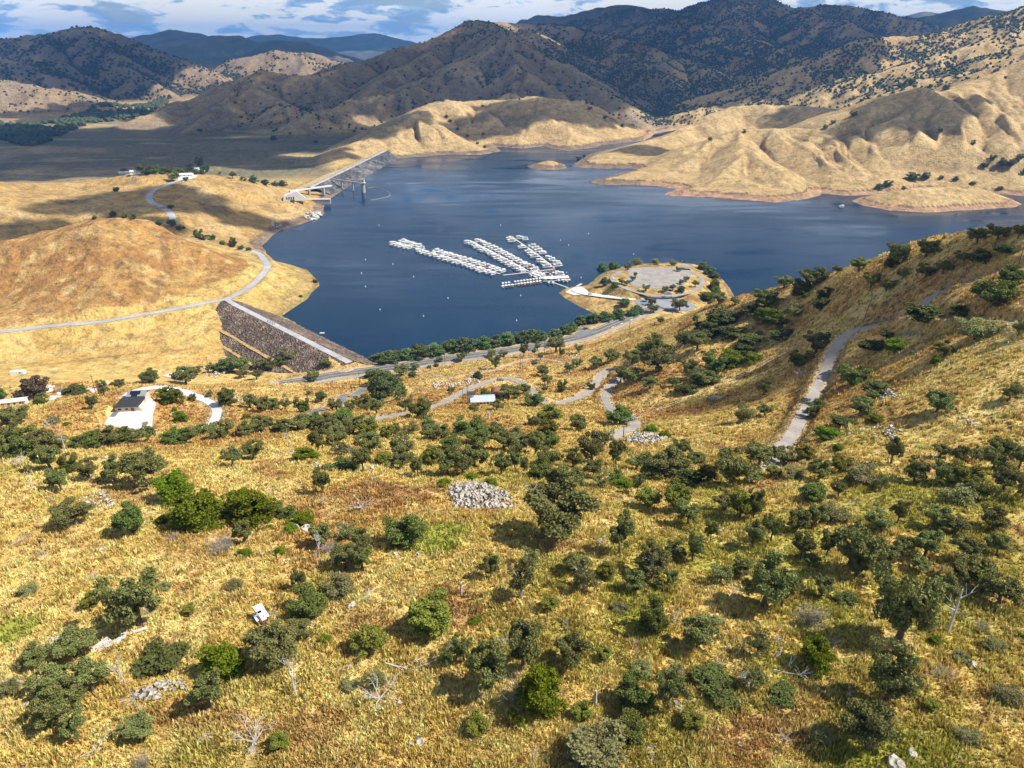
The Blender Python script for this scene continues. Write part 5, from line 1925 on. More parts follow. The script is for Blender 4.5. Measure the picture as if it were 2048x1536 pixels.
house('white_cabin', (q[0], q[1], q[2]), .15, 4.2, 4.0, 2.7, 1.0, M_WHITE, M_WHITE, 'small white cabin just right of the brown rounded barn', 'cabin', 'x', 1, True)
# left yard
q = hit(28, 809)
house('mobile_home', (q[0], q[1], q[2]), .30, 15, 5, 2.9, .9, M_OFFWHITE, M_WHITE, 'white roofed mobile home under tall trees at the left edge', 'house', 'x', 4, True)
q = hit(362, 752)
house('white_barn', (q[0] + 6, q[1] + 4, q[2]), .1, 8, 6, 3.2, 1.2, M_WHITE, M_OFFWHITE, 'white barn half hidden by oaks behind the hill house driveway', 'barn', 'x', 1, True)
# hilltop ranch
for i, (u, v, w_, d_, rz, lab) in enumerate(((252, 347.5, 30, 10, .05, 'long white ranch building at the left end of the hilltop'), (276, 347, 24, 10, .25, 'white gabled ranch building just left of the dark hilltop tree'), (307, 346, 14, 9, .1, 'small pale building among trees in the middle of the hilltop'),
                                             (371, 353, 26, 12, .2, 'white roofed hilltop house nearest the hill road'), (388, 340, 30, 10, .05, 'long pale building on top of the hill under tall pines'), (404, 343, 14, 9, .1, 'small white building right of the hilltop pines'))):
    q = hit(u, v)
    house('ranch_house', (q[0], q[1], q[2]), rz, w_, d_, 3.8, 2.2, M_WHITE, M_OFFWHITE if i % 2 else M_WHITE, lab, 'house', 'x', 3, False)
drape('ranch_yard', [(352, 361), (365, 354), (382, 352), (398, 346), (396, 352), (384, 358), (368, 364)], MR['concrete'], .5)
# peninsula buildings
q = ptZ(1372, 538, LOT_Z)
rt = empty('picnic_pavilion', (q[0], q[1], LOT_Z), -.15)
tag(rt, 'open picnic pavilion with a grey roof at the far corner of the peninsula', 'pavilion')
mb = MB()
for x in (-8, -2.7, 2.7, 8):
    for y in (-3.6, 3.6):
        mb.box(x - .2, x + .2, y - .2, y + .2, 0, 3.2)
mb.build('post', M_BROWNW, rt)
gable(MB(), -8.6, 8.6, -4.2, 4.2, 3.2, 1.5, .6, 'x').build('roof', M_SHINGLE, rt)
q = ptZ(1336, 590, 13.5)
house('restroom', (q[0], q[1], 12.6), .1, 8, 5.5, 3.0, 2.2, M_OFFWHITE, M_SHINGLE, 'small gabled restroom building between the two peninsula lots', 'restroom', 'y', 0, True)
q = ptZ(1348, 604, LOWLOT_Z)
house('entry_kiosk', (q[0], q[1], LOWLOT_Z), .1, 3.0, 2.6, 2.6, .8, M_OFFWHITE, M_BROWNW, 'tiny brown-roofed entry kiosk on the lower lot', 'kiosk', 'x', 1, False)


def vehicle(name, loc, rz, ln, wd, ht, bodym, label, cat, pickup=False):
    r = empty(name, loc, rz)
    tag(r, label, cat)
    h = ht
    if pickup:
        prof = [(-ln / 2, .45), (-ln / 2, .95), (-.2, .95), (.1, h), (1.1, h), (1.6, 1.0), (ln / 2, .9), (ln / 2, .45)]
    else:
        prof = [(-ln / 2, .45), (-ln / 2, h * .8), (-ln / 2 + .5, h), (ln * .12, h), (ln * .28, h * .62), (ln / 2, h * .55), (ln / 2, .45)]
    n = len(prof)
    pts = [(x, -wd / 2, z) for x, z in prof] + [(x, wd / 2, z) for x, z in prof]
    MB().poly(pts, [tuple(range(n)), tuple(reversed(range(n, 2 * n)))] + [(i, i + n, (i + 1) % n + n, (i + 1) % n) for i in range(n)]).build('body', bodym, r)
    MB().box(-ln * .3 if not pickup else .12, ln * .1 if not pickup else 1.1, -wd / 2 - .02, wd / 2 + .02, h * .62, h * .92).build('window', M_GLASS, r)
    for x in (-ln * .31, ln * .31):
        for s in (-1, 1):
            MB().tube([(x, s * (wd / 2 - .2), .36), (x, s * (wd / 2 + .02), .36)], .36, 12).build('wheel', M_RUBBER, r)
    return r


q = ptZ(1227, 558, LOT_Z)
vehicle('parked_car', (q[0], q[1], LOT_Z + .2), 1.2, 4.6, 1.9, 1.5, M_WHITE, 'white car on the ring road at the left of the peninsula', 'car')
q = ptZ(1180, 590, 4.2)
q = hit(1180, 590)
vehicle('parked_car', (q[0], q[1], q[2] + .7), .2, 4.6, 1.9, 1.5, M_STEEL, 'grey car on the white boat ramp road', 'car')
q = hit(1171, 659)
vehicle('parked_car', (q[0], q[1], q[2] + .5), .5, 4.8, 2.0, 1.6, M_DKPAINT, 'dark car parked in the highway turnout', 'car')
q = hit(1071, 729)
vehicle('parked_truck', (q[0], q[1], q[2]), .1, 6.6, 2.5, 2.3, M_DKPAINT, 'dark truck parked alone on the golden slope below the highway', 'truck')
q = hit(1001, 761)
vehicle('parked_car', (q[0], q[1], q[2] + .15), .3, 4.6, 1.9, 1.5, M_STEEL, 'grey car at the bend of the farm lane above the sheds', 'car')
q = hit(193, 777)
vehicle('red_truck', (q[0], q[1], q[2] + .4), .5, 6.2, 2.3, 2.1, M_RED, 'red truck on the pale yard track at far left', 'truck', True)
q = hit(150, 771)
vehicle('orange_truck', (q[0], q[1], q[2]), .2, 6.0, 2.3, 2.4, M_ORANGE, 'orange truck parked at the back of the junk yard', 'truck')
q = hit(38, 749)
rt = empty('camper_trailer', (q[0], q[1], q[2]), .1)
tag(rt, 'white camper trailer standing alone in the golden field at far left', 'trailer')
MB().box(-6.5, 5.5, -2.2, 2.2, .6, 3.6, .2).build('body', M_WHITE, rt)
MB().box(1.5, 3.2, -2.12, -2.02, 1.6, 2.9).build('window', M_GLASS, rt)
for s in (-1.9, 1.9):
    MB().tube([(0, s - .1, .4), (0, s + .1, .4)], .4, 10).build('wheel', M_RUBBER, rt)
rj = random.Random(8)
for i, (u, v, ln) in enumerate(((92, 777, 7), (101, 775, 6), (110, 773, 8), (95, 784, 9), (112, 786, 5), (122, 782, 5), (127, 788, 4), (119, 790, 6), (106, 800, 5), (113, 797, 6))):
    q = hit(u, v)
    o = MB().box(-ln / 2, ln / 2, -1.2, 1.2, -.3, rj.uniform(.6, 1.9), .15).box(-ln * .3, ln * .1, -1.0, 1.0, 1.0, rj.uniform(1.9, 2.6), .2).build('junk_pile', rj.choice((M_WHITE, M_OFFWHITE, M_STEEL, M_RUST)), None, False, (q[0], q[1], q[2]))
    o.rotation_euler = (0, 0, rj.uniform(0, 3))
    tag(o, 'heap of pale scrap in the junk yard behind the tall brown tree', 'scrap', 'scrap heaps in the junk yard')

# old crawler tractor in the foreground
q = hit(524, 1240)
ppm = F / proj(q)[2]
sc_ = 30.0 / ppm / 2.9
rt = empty('old_bulldozer', (q[0], q[1], q[2]), math.radians(-52), sc_)
tag(rt, 'abandoned white bulldozer with open cab and rusty tracks in golden grass', 'bulldozer')
for s in (-1, 1):
    tk = MB()
    pts = []
    for a in range(16):
        an = 2 * math.pi * a / 16
        pts.append((math.cos(an) * .45 + (1.3 if math.cos(an) > 0 else -1.3), .45 + math.sin(an) * .42))
    n = len(pts)
    tk.poly([(x, s * .95 - .22, z) for x, z in pts] + [(x, s * .95 + .22, z) for x, z in pts], [tuple(range(n)), tuple(reversed(range(n, 2 * n)))] + [(i, i + n, (i + 1) % n + n, (i + 1) % n) for i in range(n)])
    tk.build('track', M_RUST, rt)
MB().poly([(-.1, -.55, .6), (2.0, -.55, .6), (2.0, .55, .6), (-.1, .55, .6), (-.1, -.5, 1.75), (1.95, -.45, 1.55), (1.95, .45, 1.55), (-.1, .5, 1.75)], [(3, 2, 1, 0), (4, 5, 6, 7), (0, 1, 5, 4), (1, 2, 6, 5), (2, 3, 7, 6), (3, 0, 4, 7)]).build('hood', M_WHITE, rt)
MB().box(1.96, 2.05, -.5, .5, .6, 1.5).build('grille', M_RUST, rt)
cb = MB()
for x in (-1.4, -.15):
    for s in (-.62, .62):
        cb.box(x - .07, x + .07, s - .07, s + .07, 1.0, 2.5)
cb.box(-1.5, 0, -.72, .72, .6, 1.15)
cb.box(-1.46, -1.36, -.68, .68, 1.0, 2.5)
cb.build('cab', M_WHITE, rt)
MB().box(-1.62, .1, -.85, .85, 2.5, 2.62).build('roof', M_WHITE, rt)
MB().box(-1.0, -.5, -.3, .3, 1.15, 1.7).build('seat', M_RUBBER, rt)
for s in (-1, 1):
    MB().box(-1.5, 1.0, s * .95 - .3, s * .95 + .3, .98, 1.06).build('fender', M_WHITE, rt)
MB().box(2.55, 2.7, -1.3, 1.3, .1, .95).bar((0.3, 1.25, .5), (2.6, 1.25, .45), .14).bar((0.3, -1.25, .5), (2.6, -1.25, .45), .14).build('blade', M_RUST, rt)
MB().tube([(1.2, .1, 1.6), (1.2, .1, 2.3)], .06, 8).build('exhaust', M_RUST, rt)

# ------------------------------------------------------------------ poles and wires
POLES = [(192, 789, 38, 'utility pole beside the pale yard track at far left'), (420, 753, 38, 'utility pole in front of the saddle dam toe'), (634, 749, 18, 'short utility pole below the end of the saddle dam'), (720, 774, 28, 'utility pole where the entrance lane meets the highway'),
         (890, 727, 26, 'utility pole rising in front of the highway left of centre'), (1045, 741, 28, 'right-hand one of the paired utility poles on the golden slope'), (1041, 738, 24, 'left-hand one of the paired utility poles on the golden slope'), (1089, 707, 28, 'utility pole beside the highway near the turnout'),
         (1110, 810, 31, 'utility pole on the outside of the farm lane dip'), (926, 806, 30, 'left utility pole of the pair beside the long white shed'), (935, 808, 38, 'right and taller utility pole of the pair beside the long white shed'), (1246, 881, 42, 'brown utility pole under the oak by the smaller rock pile'),
         (1725, 647, 54, 'leaning wooden utility pole beside the narrow lane'), (2036, 533, 37, 'utility pole at the right edge on the skyline ridge'), (1259, 657, 16, 'small pole on the bare golden brow'), (1345, 627, 26, 'pole at the near edge of the lower lot'), (998, 784, 14, 'short pole beside the brown rounded barn')]
PT = {}
for u, v, hp, lab in POLES:
    q = hit(u, v)
    if q is None:
        continue
    X, Y_p, fw = proj(q)
    hm = hp * fw / F / 0.9
    rt = empty('utility_pole', (q[0], q[1], q[2]), random.uniform(-.4, .4))
    tag(rt, lab, 'utility pole', 'utility poles on the slopes')
    lean = (1.6 if u == 1725 else 0.0)
    r0 = max(.15, .00030 * fw)
    MB().tube([(0, 0, -.6), (lean * .5, 0, hm * .5), (lean, 0, hm)], [r0 * 1.2, r0, r0 * .8], 8).build('shaft', M_WOOD, rt)
    if hp > 20 and u != 1345:
        MB().bar((lean - 1.1, 0, hm - .5), (lean + 1.1, 0, hm - .5), .14, .16).build('crossarm', M_WOOD, rt)
        mb = MB()
        for s in (-1, 0, 1):
            mb.tube([(lean + s * .95, 0, hm - .42), (lean + s * .95, 0, hm - .1)], .07, 6)
        mb.build('insulator', M_OFFWHITE, rt)
    PT[(u, v)] = np.array([q[0] + lean, q[1], q[2] + hm - .15])


def wire(a, b, sag, off, label, r=.03):
    a, b = PT[a] if isinstance(a, tuple) else a, PT[b] if isinstance(b, tuple) else b
    pts = []
    for i in range(25):
        t = i / 24
        p_ = a + (b - a) * t
        pts.append((p_[0] + off, p_[1], p_[2] - sag * 4 * t * (1 - t)))
    o = MB().tube(pts, r, 4).build('power_line', M_STEEL)
    tag(o, label, 'wire')


wire((2036, 533), (1725, 647), 3.0, .8, 'upper of the two wires from the ridge pole to the leaning lane pole', .016)
wire((2036, 533), (1725, 647), 3.0, -.8, 'lower of the two wires from the ridge pole to the leaning lane pole', .016)
wire((1725, 647), (1246, 881), 6.0, .8, 'upper of the two wires crossing the slope from the leaning lane pole', .016)
wire((1725, 647), (1246, 881), 6.0, -.8, 'lower of the two wires crossing the slope from the leaning lane pole', .016)
# lamp posts on the peninsula
lp = None
for u, v in ((1210, 552), (1258, 537), (1362, 535)):
    q = ptZ(u, v, LOT_Z) if u != 1210 else hit(1212, 553)
    lab = {1210: 'thin lamp post near the left tip of the ring road', 1258: 'thin lamp post at the back left of the parking lot', 1362: 'thin lamp post beside the picnic pavilion'}[u]
    rt = empty('lamp_post', (q[0], q[1], q[2]))
    tag(rt, lab, 'lamp post', 'lamp posts on the peninsula')
    MB().tube([(0, 0, 0), (0, 0, 9)], [.18, .12], 8).build('shaft', M_STEEL, rt)
    MB().box(-.2, 1.2, -.2, .2, 9.0, 9.25).build('lamp_head', M_OFFWHITE, rt)
# road sign by the highway
q = hit(893, 716)
rt = empty('road_sign', (q[0], q[1], q[2]), .1)
tag(rt, 'white road sign on a post beside the highway', 'sign')
MB().box(-.12, .12, -.12, .12, 0, 3.2).build('post', M_STEEL, rt)
MB().box(-1.6, 1.6, -.18, -.12, 3.2, 4.8).build('panel', M_WHITE, rt)
# white gate rail by the entrance lane
q = hit(722, 783)
rt = empty('entrance_gate', (q[0], q[1], q[2]), .05)
tag(rt, 'pale timber entrance gate frame over the entrance lane', 'gate')
for x in (-7, 7):
    MB().box(x - .25, x + .25, -.25, .25, -.5, 5.5).build('post', M_WOOD, rt)
MB().box(-7.6, 7.6, -.2, .2, 5.5, 6.0).build('beam', M_WOOD, rt)
print('objects', time.time() - T0)
# ------------------------------------------------------------------ foliage materials
def leaf_mat(name, c0, c1, trans=0.18):
    m = bpy.data.materials.new(name)
    m.use_nodes = True
    nt = m.node_tree
    L = nt.links
    p = nt.nodes['Principled BSDF']
    pos = nd(nt, 'ShaderNodeNewGeometry').outputs['Position']
    n = noise_node(nt, 0.9, 3.0, 0.6, pos)
    oi = nd(nt, 'ShaderNodeObjectInfo')
    c = ramp(nt, n.outputs[0], [(0.3, c0), (0.7, c1)])
    hs = nd(nt, 'ShaderNodeHueSaturation')
    L.new(c, hs.inputs['Color'])
    hs.inputs['Saturation'].default_value = 1.12
    L.new(math_n(nt, 'ADD', math_n(nt, 'MULTIPLY', oi.outputs['Random'], 0.05), 0.475), hs.inputs['Hue'])
    L.new(math_n(nt, 'ADD', math_n(nt, 'MULTIPLY', oi.outputs['Random'], 0.6), 1.02), hs.inputs['Value'])
    L.new(hs.outputs[0], p.inputs['Base Color'])
    p.inputs['Roughness'].default_value = 0.7
    p.inputs['Specular IOR Level'].default_value = 0.12
    tr = nd(nt, 'ShaderNodeBsdfTranslucent')
    L.new(hs.outputs[0], tr.inputs[0])
    mx = nd(nt, 'ShaderNodeMixShader')
    mx.inputs[0].default_value = trans
    L.new(p.outputs[0], mx.inputs[1])
    L.new(tr.outputs[0], mx.inputs[2])
    L.new(mx.outputs[0], nt.nodes['Material Output'].inputs[0])
    return m


ML = {'o': leaf_mat('oak_leaves', (0.105, 0.115, 0.042), (0.205, 0.205, 0.080)),
      'l': leaf_mat('live_oak_leaves', (0.078, 0.098, 0.030), (0.150, 0.170, 0.052)),
      'b': leaf_mat('green_shrub_leaves', (0.080, 0.108, 0.014), (0.160, 0.190, 0.030), 0.25),
      'v': leaf_mat('olive_leaves', (0.120, 0.125, 0.028), (0.21, 0.205, 0.055)),
      'p': leaf_mat('pale_leaves', (0.15, 0.155, 0.065), (0.26, 0.25, 0.115)),
      'r': leaf_mat('willow_leaves', (0.075, 0.105, 0.040), (0.135, 0.170, 0.065)),
      'd': leaf_mat('dark_brush_leaves', (0.055, 0.066, 0.022), (0.105, 0.115, 0.040)),
      'w': leaf_mat('brown_leaves', (0.070, 0.052, 0.034), (0.13, 0.095, 0.06))}
M_BARK = worn('oak_bark', (0.07, 0.055, 0.045), (0.15, 0.125, 0.10), 3.0, 0.95, 0.3)
M_DEAD = worn('dead_wood', (0.38, 0.35, 0.32), (0.60, 0.57, 0.53), 2.0, 0.9, 0.2)
M_DEADG = worn('grey_twigs', (0.22, 0.19, 0.17), (0.36, 0.32, 0.29), 2.0, 0.9)


def rot_frames(rg, n):
    """n random unit normals and tangents"""
    a = rg.normal(size=(n, 3))
    a /= np.linalg.norm(a, axis=1)[:, None]
    b = rg.normal(size=(n, 3))
    b -= a * (a * b).sum(1)[:, None]
    b /= np.linalg.norm(b, axis=1)[:, None]
    return a, b, np.cross(a, b)


def leaf_cards(rg, C0, size):
    """one bent rhombus per centre"""
    n = len(C0)
    a, b, c = rot_frames(rg, n)
    s = size * rg.uniform(0.6, 1.4, n)[:, None]
    co = np.stack([C0 - b * s, C0 + c * s * .62 + a * s * .25, C0 + b * s, C0 - c * s * .62 + a * s * .25], 1).reshape(-1, 3)
    f = np.arange(n * 4).reshape(-1, 4)
    return co, f


def limbs(rnd, rad, h0, spread, nl, top, crown_lo):
    """trunk and limbs in unit space (crown radius .5, height 1); returns tubes and limb tips"""
    tubes, tips = [], []
    lean = (rnd.uniform(-.06, .06), rnd.uniform(-.06, .06))
    fork = (lean[0], lean[1], h0)
    tubes.append(([(0, 0, -.06), (lean[0] * .4, lean[1] * .4, h0 * .5), fork], [rad * 1.35, rad, rad * .85]))
    for i in range(nl):
        a = 2 * math.pi * (i + rnd.uniform(-.3, .3)) / nl
        r = spread * rnd.uniform(.45, 1.0)
        z = rnd.uniform(crown_lo + .1, top)
        mid = (fork[0] + math.cos(a) * r * .45, fork[1] + math.sin(a) * r * .45, h0 + (z - h0) * rnd.uniform(.4, .65))
        end = (fork[0] + math.cos(a) * r, fork[1] + math.sin(a) * r, z)
        tubes.append(([fork, mid, end], [rad * .6, rad * .38, rad * .12]))
        tips += [end, mid]
        for j in range(2):
            b = a + rnd.uniform(-1, 1)
            e2 = (mid[0] + math.cos(b) * r * .45, mid[1] + math.sin(b) * r * .45, min(top, mid[2] + rnd.uniform(.05, .25)))
            tubes.append(([mid, e2], [rad * .3, rad * .08]))
            tips.append(e2)
    return tubes, tips


def make_tree(kind, seed):
    """unit tree: crown about 1 across, 1 high. Returns (crown mesh, trunk mesh, twig mesh or None)"""
    rnd = random.Random(seed)
    rg = np.random.default_rng(seed)
    P = dict(o=(.045, .3, .43, 9, .92, .27, 26, .125, 230, .0235), l=(.05, .14, .41, 9, .88, .08, 36, .14, 220, .024), b=(.03, .06, .38, 8, .84, .02, 50, .155, 200, .026),
             v=(.04, .2, .41, 9, .88, .15, 30, .13, 220, .024), p=(.04, .16, .42, 8, .86, .1, 34, .15, 150, .025), r=(.03, .06, .40, 9, .86, .02, 50, .15, 100, .038),
             d=(.02, .05, .44, 8, .8, .0, 38, .17, 95, .044), s=(.045, .24, .43, 10, .92, .2, 12, .11, 110, .022), w=(.04, .2, .36, 8, .92, .15, 40, .15, 100, .04))[kind]
    rad, h0, spread, nl, top, clo, ncl, rcl, per, ls = P
    tubes, tips = limbs(rnd, rad, h0, spread, nl, top, clo)
    mb = MB()
    for pts, rr_ in tubes:
        mb.tube(pts, rr_, 6)
    # foliage clumps round the tips, filled up over an uneven dome
    lob = [rnd.uniform(0, 6.28) for _ in range(4)]
    cl = []
    for tpt in tips:
        cl.append((np.array(tpt), rcl * rnd.uniform(.75, 1.15)))
    while len(cl) < ncl + len(tips) * .5:
        a = rnd.uniform(0, 2 * math.pi)
        zz = rnd.uniform(clo, .93)
        t = (zz - clo) / (.95 - clo)
        env = math.sqrt(max(0.0, 1 - (2 * t - .85) ** 2 / 1.5)) if kind not in 'bdr' else math.sqrt(max(0.02, 1 - t * t * .95))
        env *= .40 * (1 + .27 * math.sin(2 * a + lob[0]) + .22 * math.sin(3 * a + lob[1] + 3 * zz))
        r = env * math.sqrt(rnd.uniform(.35, 1.0))
        cl.append((np.array([math.cos(a) * r, math.sin(a) * r, zz]), rcl * rnd.uniform(.6, 1.05)))
    cs = []
    for c, r in cl:
        n = int(per * (r / rcl) ** 2)
        d = rg.normal(size=(n, 3))
        d /= np.linalg.norm(d, axis=1)[:, None]
        q = c + d * (r * rg.uniform(.35, 1.0, n) ** .6)[:, None] * np.array([1, 1, .72])
        cs.append(q)
    C0 = np.concatenate(cs)
    C0 = C0[C0[:, 2] > clo * .5 - .02]
    co, f = leaf_cards(rg, C0, ls)
    crown = mesh_np('crown', co, f, ML[kind if kind != 's' else 'o'])
    trunk = mb.mesh('trunk', M_BARK if kind != 's' else M_DEADG)
    return crown, trunk


TREES = {}
for k, n in (('o', 6), ('l', 4), ('b', 3), ('v', 3), ('p', 2), ('r', 3), ('d', 2), ('s', 3), ('w', 1)):
    TREES[k] = [make_tree(k, 1000 + 37 * i + ord(k) * 11) for i in range(n)]
print('tree kinds', time.time() - T0)

